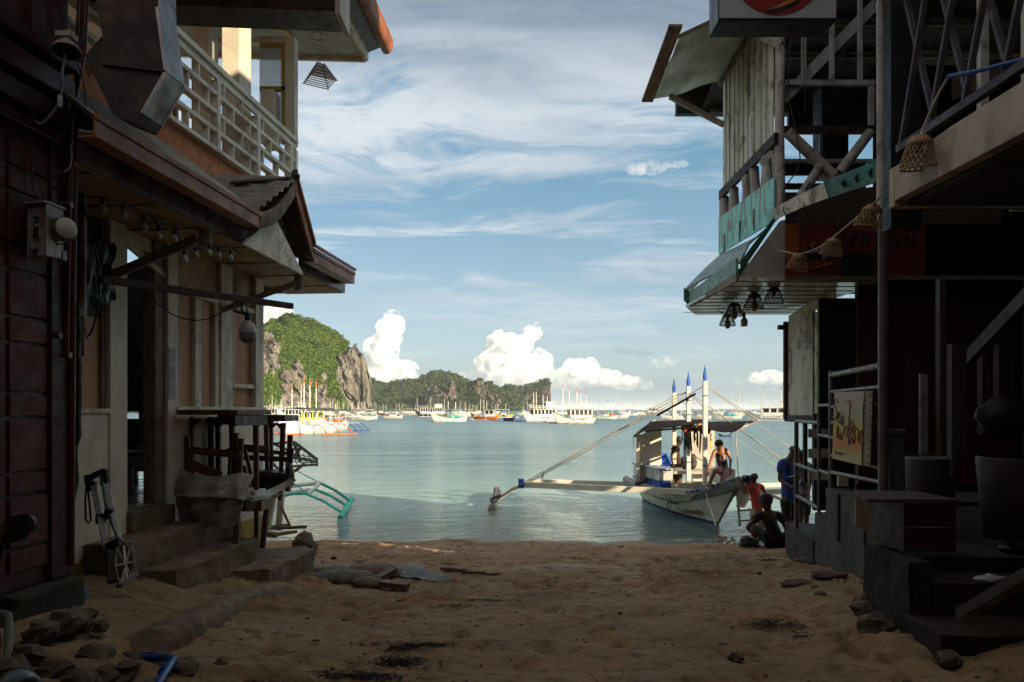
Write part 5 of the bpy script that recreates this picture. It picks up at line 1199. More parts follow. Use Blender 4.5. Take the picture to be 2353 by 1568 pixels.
def banca(name, label, u, v, L, head, cols, cabin=None, masts=((.1, 0),), mh=3.0, tips=None, span=4.5, roof=None, arms=None, group='outrigger boats moored in the bay', v_float=True, cat='boat', rail=False, rise=None, nbeam=2, stays=True, cargo=None):
    """an outrigger boat of the bay: heading in degrees (0 = bow to the right, 180 = bow to the left, 270 = bow to the beach)"""
    Y = EYE*F/(v-CV); X = (u-CU)/F*Y
    L0 = L; L = L*.66; span = span*.82; mh_, mt, mb_ = cols; H = .05*L+.36 if L0 > 3 else .06; Bm = .11*L+.45; par = empty(name, (0,0,0), 0, label, cat, group)
    rs = (rise if rise is not None else .10*L0)*1.1
    R_ = hull_parts(L, Bm, H, rs, mh_, mt, mb_, par)
    am = arms or BW; fl = .62*L
    xs = [(-.22+.44*i/max(1, nbeam-1))*L for i in range(nbeam)]
    rt = max(.035, L*.0045)
    for x in (xs if L0 > 3 else []):
        MB().bar((x, -span*.72, H+.22), (x, span*.72, H+.22), rt*2.2, rt*2.0).build('outrigger_beam', BW, par)
        for sg_ in (1, -1):
            pts = [Vector((x, sg_*span*(.70+.30*t_), H+.22-(H+.12)*t_**1.6)) for t_ in (0,.25,.5,.75,1)]
            MB().tube(pts, rt*1.1, 6).build('outrigger_arm', am, par)
    for sg_ in ((1, -1) if L0 > 3 else ()):
        MB().tube([(-fl/2, sg_*span, .05), (0, sg_*span, .03), (fl/2*.9, sg_*span, .05), (fl/2, sg_*span, .16)], rt*1.5, 7).build('float', am, par)
        if cabin: MB().tube([(-L*.25, sg_*span*.62, H+.30), (L*.22, sg_*span*.62, H+.30)], rt*.8, 5).build('side_pole', BW, par)
    cb = H+.12
    if cabin:
        x0, x1, ch, mc, wins = cabin; x0 *= L; x1 *= L; cw = Bm*.92
        w = MB(); w.box(((x0+x1)/2, 0, cb+ch*.2), (x1-x0, cw, ch*.4)); w.build('cabin_side', mc, par)
        n = max(2, wins); dx = (x1-x0)/n
        for i in range(n+1):
            for sg_ in (1, -1): MB().box((x0+dx*i, sg_*cw/2, cb+ch*.68), (dx*.22, .05, ch*.6)).build('window_post', mc, par)
        MB().box(((x0+x1)/2, 0, cb+ch*.66), (x1-x0-.06, cw*.7, ch*.52)).build('window', DGLASS, par)
        MB().box(((x0+x1)/2, 0, cb+ch+.03), (x1-x0+.5, cw+.35, .07)).build('cabin_roof', roof or mc, par)
        if rail:
            zt_ = cb+ch+.06; hr = .85
            for sg_ in (1, -1):
                for zz_ in (.4, .8): MB().tube([(x0, sg_*cw/2, zt_+zz_*hr), (x1, sg_*cw/2, zt_+zz_*hr), (x1+.8, 0, zt_+zz_*hr+.3)], .035, 5).build('deck_rail', BW, par)
                for i in range(8): MB().box((x0+(x1-x0)*i/7, sg_*cw/2, zt_+hr*.42), (.06, .06, hr*.84)).build('rail_post', BW, par)
            if rail == 2:
                MB().box((x0+(x1-x0)*.25, 0, zt_+.75), ((x1-x0)*.3, cw*.6, 1.3)).build('wheelhouse', BW, par)
                MB().box((x0+(x1-x0)*.25, 0, zt_+.95), ((x1-x0)*.3+.04, cw*.5, .5)).build('window', DGLASS, par)
                MB().box((x0+(x1-x0)*.25, 0, zt_+1.45), ((x1-x0)*.4, cw*.8, .07)).build('wheelhouse_roof', roof or BW, par)
    elif roof:
        zr = H+1.55+.02*L
        rows = [[Vector((x*L, y*Bm*.75, zr+.10*math.cos(y*1.5)+.05*math.sin(x*14))) for y in (-1,-.5,0,.5,1)] for x in (-.36,-.2,-.05,.1,.2)]
        MB().sheet(rows, .03).build('canopy', roof, par)
        for x in (-.33, -.1, .17):
            for sg_ in (1, -1): MB().box((x*L, sg_*Bm*.42, (zr+H)/2), (.05, .05, zr-H)).build('canopy_post', BW, par)
        MB().box((-.12*L, 0, H+.3), (L*.2, Bm*.5, .45)).build('engine_box', cargo or BW, par)
    for k, (mx, my) in enumerate(masts):
        h = mh*(1-.05*k); hw = max(.045, L*.0042)
        MB().box((mx*L, my*Bm, H+h/2), (hw*2, hw*2, h)).build('mast', BW, par)
        if tips: MB().lathe([(hw*1.0,0),(hw*1.3,.15*1.2),(hw*.9,.5),(0,.95)], (mx*L, my*Bm, H+h), 6).build('mast_tip', tips, par)
        if stays and k == 0:
            ropes(par, [((mx*L, my*Bm, H+h*.95), (x, sg_*span*.72, H+.25)) for sg_ in (1,-1) for x in (xs[0], xs[-1])], max(.012, Y*.00009))
    if cargo:
        for k in range(4): MB().box((-.3*L+k*.08*L, (k%2-.5)*Bm*.4, H+.35), (.05*L, .3, .4+.1*(k%2))).build('cargo', cargo, par)
    par.location = (X, Y, 0); par.rotation_euler = (0, 0, R(head))
    return par
G1 = 'outrigger boats moored in the bay'
# nearest moored group on the left
banca('outrigger_boat', 'white outrigger boat with red waterline, orange-tipped masts and red outrigger arms', 705, 998, 13.5, 246, (BW, SKYB, ORNGB), None, ((.05,0),(-.05,0),(-.16,0)), 4.3, ORNGB, 5.0, TARPD, ORNGB, rise=1.75, nbeam=3)
banca('outrigger_boat', 'white outrigger boat with blue deck box and thin blue outrigger arms, beside the red-armed boat', 765, 990, 10.0, 255, (BW, BLUE, BLUE), None, ((.1,0),(-.1,0)), 2.6, None, 4.6, TARPD, BLUE, rise=.9, nbeam=3, cargo=ORNGB)
banca('outrigger_boat', 'orange and yellow outrigger boat with yellow-tipped masts behind the red-armed boat', 706, 984, 12.0, 205, (BW, ORNGB, ORNGB), (-.25,.1,1.3,YELB,4), ((.25,0),(.1,0)), 4.4, YELB, 4.6, BW, ORNGB, cargo=ORNGB)
banca('tour_boat', 'white double-deck tour boat with arched windows behind the orange-tipped masts', 672, 968, 11.5, 190, (BW, BW, REDB), (-.35,.28,1.6,BW,7), ((.3,0),(-.3,0)), 4.0, None, 5.0, BW, BW, rail=True)
banca('tour_boat', 'white tour boat with a red-slatted upper rail beside the wall of the white house', 622, 964, 12.0, 350, (BW, BW, BW), (-.35,.28,1.8,BW,6), ((.05,0),), 5.5, None, 5.0, BW, BW, rail=True)
banca('outrigger_boat', 'low white outrigger boat with plain hull partly behind the cafe corner', 630, 983, 9.0, 180, (BW, BW, BROWNB), None, ((.1,0),), 2.5, None, 3.6, None, BW)
banca('outrigger_boat', 'small white outrigger boat with dark canopy left of the green-decked boat', 816, 966, 10.5, 165, (BW, BW, BW), None, ((.1,0),(-.1,0)), 3.6, None, 5.0, TARPD, BW)
banca('outrigger_boat', 'white outrigger boat with green deck cargo and thin white arms below the cliff', 835, 964, 11.0, 195, (BW, GREENB, BW), None, ((.15,0),(-.05,0)), 4.0, None, 5.5, BW, BW, cargo=GREENB)
banca('outrigger_boat', 'dark-canopied outrigger boat under a blue awning at the foot of the cliff', 795, 957, 12.0, 180, (BROWNB, BW, BW), None, ((.1,0),(-.1,0),(-.25,0)), 5.0, None, 5.0, BLUE, BW)
banca('outrigger_boat', 'brown-decked outrigger boat moored close below the island cliff', 770, 960, 10.0, 10, (BROWNB, BW, BW), None, ((.1,0),(-.1,0)), 4.6, None, 5.0, GREYB, BW)
# centre left
banca('motor_boat', 'white speedboat with black and yellow stripes and low cabin', 901, 962, 9.0, 180, (BW, BLACKB, YELB), (-.2,.12,.8,BW,3), (), 1, None, .01, BW, BW, stays=False, cat='speedboat', group=None, rise=.25)
banca('outrigger_boat', 'dark outrigger boat with blue-green flat canopy left of the speedboat', 884, 955, 12.0, 170, (BROWNB, BW, BW), None, ((.1,0),(-.1,0)), 4.0, None, 5.0, TEAL, BW)
banca('tour_boat', 'white ferry with a row of square windows and orange life vests', 940, 954, 16.0, 170, (BW, ORNGB, BW), (-.4,.2,1.9,BW,5), ((.3,0),), 4.5, None, 5.5, BW, BW)
banca('tour_boat', 'large dark-hulled double-deck tour boat with green upper rail and white outrigger arms', 990, 958, 18.0, 185, (pc('dark_olive', (.10,.10,.07)), BW, BW), (-.4,.3,1.9,BW,10), ((0,0),(.4,0),(-.4,0)), 6.0, GREENB, 6.0, BW, BW, rail=2, nbeam=4)
banca('outrigger_boat', 'white outrigger boat with orange waterline, green deck and pale blue canopy', 1030, 970, 12.0, 205, (BW, GREENB, ORNGB), None, ((.0,0),(-.2,0)), 3.4, None, 5.5, SKYB, GREENB, cargo=TEAL, rise=1.4)
banca('outrigger_boat', 'orange-hulled outrigger boat with small white cabin at the stern and three masts', 1112, 965, 11.0, 165, (ORNGB, BW, ORNGB), (-.35,-.05,1.5,BW,2), ((.12,0),(.0,0),(-.1,0)), 4.4, None, 5.0, BW, BW, rise=1.2)
banca('outrigger_boat', 'yellow and green outrigger boat with long white canopy', 1150, 959, 13.0, 185, (YELB, GREENB, GREENB), None, ((.1,0),(-.2,0)), 3.8, None, 5.0, BW, BW)
banca('outrigger_boat', 'blue-armed outrigger boat low in the water in the middle of the bay', 1168, 968, 8.0, 120, (NAVY, SKYB, None), None, (), 1, None, 3.4, None, BLUE, stays=False)
# centre: the two big tour boats
banca('tour_boat', 'big white two-deck tour boat with green-shaded bow, black outrigger arms and red-tipped masts', 1240, 970, 13.0, 215, (BW, BW, SKYB), (-.42,.22,1.6,BW,6), ((.1,0),(.2,.2),(-.1,0),(-.2,.2)), 5.2, REDB, 5.5, BW, BLACKB, rail=2, nbeam=4, rise=1.6)
banca('tour_boat', 'white tour boat with red gunwale, orange life vests in dark windows and red-tipped masts', 1318, 974, 12.5, 200, (BW, REDB, REDB), (-.40,.10,1.6,BW,5), ((.25,0),(.1,0),(-.08,0),(-.15,.2),(-.3,0)), 5.4, REDB, 5.8, REDB, BLACKB, rail=True, nbeam=3, rise=1.35, cargo=ORNGB)
banca('outrigger_boat', 'white outrigger boat with green deck moored right of the red-roofed tour boat', 1385, 964, 11.0, 175, (BW, GREENB, BW), None, ((.1,0),(-.2,0)), 3.8, BLUE, 5.2, BW, GREENB)
banca('outrigger_boat', 'long white outrigger boat with blue-tipped masts right of the green-decked boat', 1415, 962, 13.0, 350, (BW, BW, YELB), None, ((.2,0),(-.1,0),(-.3,0)), 4.2, BLUE, 5.5, BW, BW, cargo=ORNGB)
banca('cargo_boat', 'grey boat with white raised wheelhouse and brown roof on the horizon', 1495, 953, 17.0, 175, (GREYB, BW, None), (-.35,.1,2.2,BW,3), ((-.45,0),(.1,0)), 5.5, None, 5.0, BROWNB, BW, rail=2)
banca('outrigger_boat', 'white outrigger boat crossing behind the tallest blue-tipped masts', 1545, 963, 12.0, 185, (BW, BLUE, BLUE), None, ((.1,0),(-.1,0),(-.3,0)), 4.2, BLUE, 5.5, BW, BW)
banca('outrigger_boat', 'cream outrigger boat with pale tarpaulin seen between the boat masts', 1600, 965, 11.0, 160, (BW, BW, BW), None, ((.1,0),(-.2,0)), 4.0, BLUE, 5.2, GREYB, BW)
banca('outrigger_boat', 'white outrigger boat with teal deck cover and cyan box at the stern', 1668, 963, 13.0, 172, (BW, TEAL, BW), None, ((.1,0),(-.1,0),(-.3,0)), 4.4, BLUE, 5.5, BROWNB, BW, cargo=CYANB)
banca('sailing_boat', 'white boat with one very tall bare mast near the horizon', 1700, 955, 14.0, 180, (BW, BW, None), (-.2,.1,.8,BW,3), ((.0,0),), 13.0, None, .8, BW, BW, cat='boat', group=None)
banca('tour_boat', 'large white double-deck tour boat with arched windows at the right edge of the bay', 1772, 966, 17.0, 165, (BW, BW, BW), (-.42,.18,1.9,BW,4), ((.15,0),(-.2,0)), 6.5, BLUE, 6.0, BW, BW, rail=2, rise=1.3)
banca('outrigger_boat', 'dark outrigger boat with flat grey canopy behind the large tour boat on the right', 1735, 957, 13.0, 180, (GREYB, BW, None), None, ((.1,0),(-.2,0)), 4.8, None, 5.0, GREYB, BW)
banca('rowing_boat', 'tiny dark dinghy drifting beyond the canopy of the beached boat', 1666, 1003, 1.9, 180, (NAVY, BLUE, None), None, (), 1, None, .01, None, BLUE, stays=False, group=None)
FARL = ['below the rock tower of the green island', 'between the speedboat and the ferry', 'behind the green-decked boat with the pale canopy', 'below the grey sea cliffs', 'behind the yellow and green boat', 'left of the big two-deck boat under the far headland', 'under the sheer end of the far headland', 'half way between the red-roofed boat and the grey cargo boat', 'beside the grey cargo boat on the open horizon', 'seen between the left and middle masts', 'seen just right of the tallest mast', 'seen low between the tallest mast and the teal-decked boat', 'partly behind the plank wall on the right', 'behind the outrigger arms of the orange-tipped boat', 'above the orange-tipped boat against the woods', 'between the two white tour boats by the cafe wall']
rg = random.Random(5)
for k, (u, v, L) in enumerate(((858, 953, 12), (915, 951, 12), (1062, 957, 11), (1090, 952, 12), (1135, 951, 11), (1208, 954, 12), (1275, 953, 12), (1450, 955, 11), (1520, 951, 12), (1575, 952, 12), (1635, 953, 12), (1640, 957, 10), (1795, 955, 12), (745, 953, 12), (690, 955, 12), (640, 957, 12))):
    banca('outrigger_boat', 'distant outrigger boat '+FARL[k], u, v, L, rg.choice((180, 0, 170, 190, 350)), (BW, rg.choice((BW, BLUE, GREENB, BROWNB)), None), None, ((.1,0),(-.15,0)), rg.uniform(4.5, 6), rg.choice((None, BLUE)), 5.0, rg.choice((BW, GREYB, BW, TARPD)), BW, group='distant outrigger boats along the horizon')

rg2 = random.Random(11)
for k in range(20):
    u = (625, 668, 705, 752, 782, 828, 872, 958, 972, 1048, 1078, 1098, 1225, 1262, 1298, 1345, 1432, 1470, 1655, 1720)[k]
    banca('outrigger_boat', 'tiny white outrigger boat lost among the masts of the farthest row', u+rg2.uniform(-4,4), rg2.uniform(949.5, 954), rg2.uniform(9, 14), rg2.choice((180, 0, 160, 200, 220)), (BW, rg2.choice((BW, BLUE, ORNGB, GREENB)), None), rg2.choice((None, (-.35,.05,1.4,BW,3))), ((.1,0),(-.15,0)), rg2.uniform(4, 6.5), rg2.choice((None, BLUE, REDB)), 5.0, rg2.choice((BW, GREYB, BW, TARPD)), BW, group='farthest boats that nothing tells apart', stays=False)

# ---------------------------------------------------------------- the beached boat
HB = empty('beached_outrigger', (4.25, 17.5, .0), 0, 'white and blue outrigger boat nosed onto the beach with three blue-tipped masts', 'boat')
hl = math.atan2(-.988, .156)                                                  # heading of the bow
Dv = Vector((math.cos(hl), math.sin(hl), 0)); Nv = Vector((-Dv.y, Dv.x, 0))  # Nv points to the picture's right
O_ = Vector((4.03, 18.33, 0))
def hp(x, y, z): return O_ + Dv*x + Nv*y + Vector((0,0,z))
bowtip = at(1697, 1098, 14.75)
n = 34; R_ = []
for i in range(n+1):
    s_ = i/n
    b = .62*(max(0, 1-abs((s_-.42)/.585)**2.4))**.8; b = max(b, .018 if s_ > .5 else .10)
    zsh = .55 + .57*max(0, (s_-.52)/.48)**1.9 + .10*max(0, (.22-s_)/.22)**1.6
    xs0 = -2.1 + s_*(5.73); xk = -1.9 + s_*(4.15)
    zk = -.22
    R_.append((xk, zk, xs0, b, zsh))
def hsec(r, j):
    xk, zk, xs0, b, zsh = r
    t_ = j/8; x = xk + (xs0-xk)*t_**1.05; z = zk + (zsh-zk)*t_; y = b*(t_**.72)*(1+.14*math.sin(t_*math.pi)*(1-t_)) ; return x, y, z
w = MB()
rowsL = [[hp(x, -y, z) for x, y, z in (hsec(r, j) for j in range(8, -1, -1))] + [hp(x, y, z) for x, y, z in (hsec(r, j) for j in range(1, 9))] for r in R_]
w.grid(rowsL); w.add(rowsL[0], [tuple(range(len(rowsL[0])))])
hull_o = w.build('hull', BWH, HB)
w = MB(); w.grid([[hp(r[2], y, r[4]-dz) for y, dz in ((-r[3]+.02, .0), (-r[3]*.75, .2), (r[3]*.75, .2), (r[3]-.02, .0))] for r in R_]); w.build('deck', pc('deck_grey', (.30,.29,.26)), HB)
w = MB()
for sg_ in (-1, 1):
    rows = []
    for r in R_:
        t_ = (.04-r[1])/(r[4]-r[1])*8; row = []
        for q in (0, .34, .67, 1.0): x, y, z = hsec(r, t_*q); row.append(hp(x+.004, sg_*(y+.006), z))
        rows.append(row)
    w.grid(rows if sg_ > 0 else [q[::-1] for q in rows])
w.build('bottom_stripe', NAVY, HB)
for sg_ in (-1, 1):
    w = MB(); rows = []
    for r in R_:
        x, y, z = hsec(r, 8); x2, y2, z2 = hsec(r, 8-.62/(r[4]-r[1])); rows.append([hp(x, sg_*(y+.022), z+.012), hp(x2, sg_*(y2+.026), z2)])
    w.sheet(rows, .014); w.build('gunwale', mat('gunwale_lilac', (.34,.38,.55), (.26,.30,.46), 4, .5), HB)
    for k in range(15):                                                     # slot openings along the wash strake
        f_ = .40+k*.041; r = R_[int(f_*n)]; r2 = R_[min(n, int(f_*n)+1)]
        if k % 4 == 3: continue
        a_ = hsec(r, 8-.30/(r[4]-r[1])); c_ = hp(a_[0], sg_*(a_[1]+.034), a_[2]); MB().bar(c_, c_+Dv*.085+Vector((0,0,(r2[4]-r[4])*.4)), .02, .038).build('slot', DGLASS, HB)
    ptsr = []
    for r in R_[4:]:
        x, y, z = hsec(r, 8-2.6/(r[4]-r[1])*.5-.9); ptsr.append(hp(x, sg_*(y+.016), z))
    MB().tube(ptsr, .012, 5).build('rub_rail', mat('rub_rail_grey', (.30,.26,.20)), HB)
w = MB(); pk, ps = hsec(R_[-1], 0), hsec(R_[-1], 8); w.tube([hp(*hsec(R_[-1], j)) for j in (0,2,4,6,8)], [.03,.028,.028,.032,.04], 8); w.build('stem', mat('stem_brown', (.22,.18,.13)), HB)
# bow board flaring on the far side
w = MB(); w.sheet([[hp(3.60,.02,1.10), hp(3.45,.06,.85), hp(3.15,.10,.45)], [hp(3.45,.28,1.08), hp(3.3,.32,.75), hp(3.0,.30,.42)], [hp(3.05,.46,.98), hp(2.95,.50,.62), hp(2.8,.46,.4)]], .02); w.build('bow_flare', BWH, HB)
MB().box(hp(3.60,.12,1.06), (.07,.12,.16)).build('bow_cleat', NAVY, HB)
# lettering along the hull side
def on_hull(s_, t_, side=-1):
    i = min(n-1, int(s_*n)); f_ = s_*n-i; a, b = hsec(R_[i], t_*8), hsec(R_[i+1], t_*8); return hp(*(a[k]+(b[k]-a[k])*f_ if k != 1 else side*(a[k]+(b[k]-a[k])*f_+.034) for k in range(3)))
def hull_text(s_, f0, f1, tz, size, m):
    o = on_hull(f0, tz); ux_ = (on_hull(f1, tz)-o).normalized(); up_ = (on_hull((f0+f1)/2, tz+.1)-on_hull((f0+f1)/2, tz)).normalized(); up_ = (up_-ux_*up_.dot(ux_)).normalized()
    text_obj(s_, size, 'hull_lettering', m, HB, o, ux_, up_, .004)
hull_text('SUNKICKER', .72, .90, .34, .155, mat('rust_red_lettering', (.42,.14,.06)))
hull_text('VIRGILIO  3', .47, .60, .66, .07, GREYB); hull_text('M/BCA-JARED III', .56, .72, .60, .08, GREYB); hull_text('U', .40, .44, .62, .14, GREYB)
# platform, benches, side boxes
w = MB(); w.prism([hp(-1.6,-.62,.58), hp(1.6,-.62,.58), hp(1.6,.62,.58), hp(-1.6,.62,.58)], (0,0,.04)); w.build('platform', pc('deck_cream', (.55,.50,.40)), HB)
SB = pc('side_box_white', (.72,.70,.66))
def abox(u0, u1, v0, v1, Y0, dY, name, m, bevel=.006):
    p, q = at(u0, v1, Y0), at(u1, v0, Y0); sx = Dv.x/Dv.y*-1
    w = MB(); k = -dY*.158
    w.hexa([(p.x,Y0,p.z),(q.x,Y0,p.z),(q.x+k,Y0+dY,p.z),(p.x+k,Y0+dY,p.z),(p.x,Y0,q.z),(q.x,Y0,q.z),(q.x+k,Y0+dY,q.z),(p.x+k,Y0+dY,q.z)]); return w.build(name, m, HB, bevel=bevel)
LIL = mat('gunwale_lilac', (.34,.38,.55)); SKG = pc('skirt_grey', (.36,.35,.37)); STB = pc('stern_blue2', (.05,.16,.50))
abox(1515, 1546, 1081, 1105, 16.6, 1.75, 'side_box', SB); abox(1516, 1542, 1105.3, 1128, 16.62, 1.7, 'side_box', pc('box_blue', (.03,.09,.38)))
abox(1512, 1547, 1077, 1081, 16.56, 1.85, 'box_lid', LIL)
for k in range(9):
    if k in (3, 6): continue
    c_ = at(1515, 1092, 16.6); c_ = Vector((c_.x-.012-.158*(.15+k*.18), 16.6+.15+k*.18, c_.z+.03)); MB().bar(c_-Vector((0,0,.055)), c_+Vector((0,0,.055)), .012, .06, up=(0,1,0)).build('slot', pc('bright_slot', (.80,.78,.72)), HB)
    if k % 3 == 1: c_.z -= .16; MB().bar(c_-Vector((0,0,.1)), c_+Vector((0,0,.14)), .01, .012, up=(0,1,0)).build('seam', SKG, HB)
abox(1655, 1690, 1079, 1112, 15.7, .6, 'seat_box', BW)
abox(1548, 1642, 1083, 1090, 17.1, 1.5, 'bench', pc('bench_cream', (.50,.46,.38)))
abox(1592, 1640, 1090, 1107, 17.3, .05, 'bench_front', SB); abox(1558, 1640, 1110, 1128, 16.5, .05, 'bench_front', pc('bench_cream', (.50,.46,.38)))
abox(1592, 1632, 1107, 1124, 17.25, .05, 'locker', DGLASS); abox(1600, 1605, 1110, 1122, 17.2, .04, 'slat', STB); abox(1617, 1622, 1110, 1122, 17.2, .04, 'slat', STB)
CABW = mat('cabin_cream', (.72,.66,.52), (.62,.56,.44), 2, .6, .1, 15, stain=(.45,.40,.32), ssc=1.5, samt=.3)
w = MB(); w.prism([at(1468,1103,17.55), at(1520,1104,17.75), at(1520,982,17.75), at(1468,1001,17.55)], (0,.04,0)); w.build('cabin_panel', CABW, HB)
w = MB(); w.prism([at(1588,1086,18.7), at(1642,1086,18.6), at(1642,982,18.6), at(1588,980,18.7)], (0,.04,0)); w.build('cabin_panel', CABW, HB)
w = MB(); w.bar(at(1466,1110,17.5), at(1466,998,17.5), .08, .08); w.build('corner_post', BWH, HB)
w = MB(); w.bar(at(1576,1085,18.4), at(1576,975,18.4), .10, .08); w.build('cabin_post', NAVY, HB)
w = MB(); w.prism([at(1504,1083,19.6), at(1545,1083,19.6), at(1534,1050,20.6), at(1503,1052,20.6)], (0,.03,-.03)); w.build('stern_floor', pc('stern_blue', (.03,.10,.40)), HB)
for a_, b_ in (((1502,1080,19.5),(1501,1046,20.7)), ((1548,1080,19.5),(1531,1046,20.7))): MB().bar(at(*a_), at(*b_), .05, .12).build('stern_side', STB, HB)
w = MB(); w.bar(at(1500,1047,20.65), at(1533,1047,20.65), .05, .13); w.build('stern_board', STB, HB)
w = MB(); w.bar(at(1504,1062,20.2), at(1538,1062,20.2), .05, .06); w.build('thwart', STB, HB)
# masts with blue spear tips
for (u, v, Y, zb, tp) in ((1620, 837, 15.95, .50, 907), (1582, 853, 17.0, .5, 893), (1549, 868, 18.2, .5, 905)):
    p = at(u, v, Y); zt_ = at(u, (876, 888, 903)[(1620,1582,1549).index(u)], Y).z
    MB().box((p.x, Y, (zb+zt_)/2), (.092, .092, zt_-zb)).build('mast', BWH if u == 1549 else BW, HB, bevel=.006)
    h = p.z-zt_
    MB().lathe([(.036,0),(.050,h*.30),(.040,h*.42),(.0,h)], (p.x, Y, zt_), 6, smooth=False).build('mast_tip', pc('tip_blue', (.06,.17,.55)), HB)
    for zc in (zt_-.32, zb+.3, zb+.75): MB().box((p.x, Y, zc), (.099, .099, .022)).build('mast_band', BLACKB, HB)
# outrigger beams, elbows, bamboo floats
BEAM = mat('beam_cream', (.80,.73,.58), (.70,.63,.48), 3, .55, .1)
def beam(p0, p1, w_, h_, name='outrigger_beam', m=None): return MB().bar(p0, p1, w_, h_).build(name, m or BEAM, HB, bevel=.005)
fa, fb = at(1203, 1114, 17.35), at(1640, 1134, 16.15); beam(fa, fb, .11, .13)
ga, gb = at(1216, 1106, 18.55), at(1660, 1118, 17.7); beam(ga, gb, .10, .11)
beam(at(1640, 1134, 16.1), at(1805, 1129, 16.3), .10, .11); beam(at(1660, 1118, 17.7), at(1805, 1114, 17.8), .09, .10)
beam(at(1500, 1120, 17.0), at(1640, 1120, 16.6), .08, .08)
for (p, q_, k) in ((fa, at(1122, 1165, 17.45), 0), (ga, at(1131, 1160, 18.6), 1)):
    pts = [p, p.lerp(q_, .3)+Vector((0,0,.07)), p.lerp(q_, .65)+Vector((0,0,.055)), q_]
    for a, b in zip(pts[:-1], pts[1:]): pass
    MB().tube(pts, [.055,.05,.045,.04], 6).build('outrigger_arm', BEAM, HB)
MB().box(fa+Vector((-.03,.45,.02)), (.10, 1.35, .05)).build('elbow_board', pc('elbow_blue', (.10,.18,.48)), HB); MB().box(fa+Vector((-.06,-.06,.03)), (.13,.05,.22)).build('elbow_board', pc('elbow_blue', (.10,.18,.48)), HB)
q = at(1125, 1166, 17.3)
for k, (dx, dz) in enumerate(((0,0), (.10,.02), (.05,.09))):
    MB().tube([q+Vector((dx,-.12,dz-.05)), q+Vector((dx+.02,1.5,dz-.06)), q+Vector((dx+.06,3.6,dz-.03))], .052, 9).build('bamboo_float', BAMB, HB)
MB().tube([at(1133,1150,17.4), at(1137,1120,17.45)], .02, 5).build('lashing', ROPE, HB)
for (a, b) in (((1127,1148),(1150,1138)), ((1136,1166),(1128,1150))): MB().tube([at(*a, 17.38), at(*b, 17.38)], .03, 6).build('lashing', mat('brown_lashing', (.12,.08,.05)), HB)
MB().tube([at(1757+0, 1129, 16.2)+Vector((0,.3,0)), at(1805, 1180, 16.3)+Vector((.6,.3,0))], .04, 6).build('outrigger_arm', BEAM, HB)
# thick plastic pipe lying across the beams
MB().tube([at(1438,1101,18.0), at(1455,1115,17.6), at(1500,1124,17.1), at(1545,1130,16.6), at(1553,1131,16.45)], .085, 12, cap=False).build('side_pipe', mat('grey_plastic_pipe', (.38,.34,.30), (.28,.25,.22), 4, .5), HB)
MB().lathe([(.0,0),(.083,.0)], at(1553,1131,16.46), 12, M_=Matrix.Rotation(R(90),3,'X')).build('pipe_mouth', BLACKB, HB)
MB().tube([at(1460,1113,17.3), at(1495,1100,17.5)], .045, 6).build('side_pole', BROWNB, HB)
MB().tube([at(1553,1132,16.4), at(1612,1133,16.3)], .03, 6).build('side_pole', BROWNB, HB)
# canopy: dark tarpaulin on bamboo, left flap hanging
TP = mat('dark_shade_tarp', (.022,.018,.018), (.011,.009,.009), 6, .85, .3, 14, (.3,1,1), spec=.08)
def cs(pts, nm='canopy', m=TP, th=.02): 
    MB().sheet(pts, th).build(nm, m, HB)
c_pts = []
for i in range(9):
    t_ = i/8; fx = (1497+(1618-1497)*t_); row = []
    for j in range(5):
        s2 = j/4; Yc = 16.4+1.9*s2; row.append(at(fx + (1-s2)*-14*(1-t_), 990-(990-968)*s2 - 5*t_*(1-s2) - 14*t_*(1-s2), Yc) + Vector((0,0,.05*math.sin(s2*3.1))))
    c_pts.append(row)
cs(c_pts)
c_pts = []
for i in range(9):
    t_ = i/8; row = []
    for j in range(5):
        s2 = j/4; u = 1618+(1690+(1740-1690)*s2-1618)*t_; v = (982-14*s2) + (t_*(8 if s2 < .5 else -3)) + 6*math.sin(t_*3.0)*(1-s2); row.append(at(u, v, 16.3+1.3*s2-t_*.7) + Vector((0,0,.03*math.sin(s2*5))))
    c_pts.append(row)
cs(c_pts)
cs([[at(1455,1003,17.0), at(1480,990,16.8), at(1497,992,16.6)], [at(1468,990,17.6), at(1486,978,17.4), at(1500,975,17.2)], [at(1490,975,18.0), at(1500,970,18.0), at(1506,968,17.8)]], 'canopy_flap')
for (a, b, r_) in (((1460,1000,16.9),(1505,966,17.9),.03), ((1482,992,16.5),(1745,967,17.2),.025), ((1500,968,18.2),(1620,964,17.6),.025), ((1690,990,16.0),(1742,966,17.3),.03)):
    MB().tube([at(*a), at(*b)], r_, 6).build('canopy_pole', BAMB, HB)
MB().tube([at(1457,1004,17.0), at(1480,999,16.8)], .02, 5).build('canopy_pole', BAMB, HB)
# rigging
LN = lambda a, b, r=.010, m=ROPE: ropes(HB, [(at(*a), at(*b))], r, 'rigging', m)
mt1, mt2, mt3 = (1620, 886, 15.95), (1582, 900, 17.0), (1549, 911, 18.2)
for a, b, r in ((mt2, (1210,1110,17.3), .010), (mt2, (1205,1108,17.4), .009), (mt3, (1221,1104,18.5), .008), (mt1, (1212,1112,17.3), .008), (mt1, (1862,1064,17.4), .009), (mt2, (1870,1110,17.0), .009), (mt2, (1850,1098,17.2), .008), (mt3, (1862,1124,17.8), .008), (mt3, mt2, .010), (mt2, (1640,960,16.4), .012), (mt1, (1745,968,17.2), .012), ((1470,1003,16.9), (1462,1110,17.3), .008), ((1455,1003,17.0), (1458,1112,17.2), .006), ((1690,990,16.0), (1697,1100,14.9), .010), ((1250,1085,17.3), (1245,1100,17.3), .02)): LN(a, b, r)
LN((1598, 905, 16.6), (1510, 955, 17.5), .028, mat('dark_rolled_sail', (.07,.05,.05)))
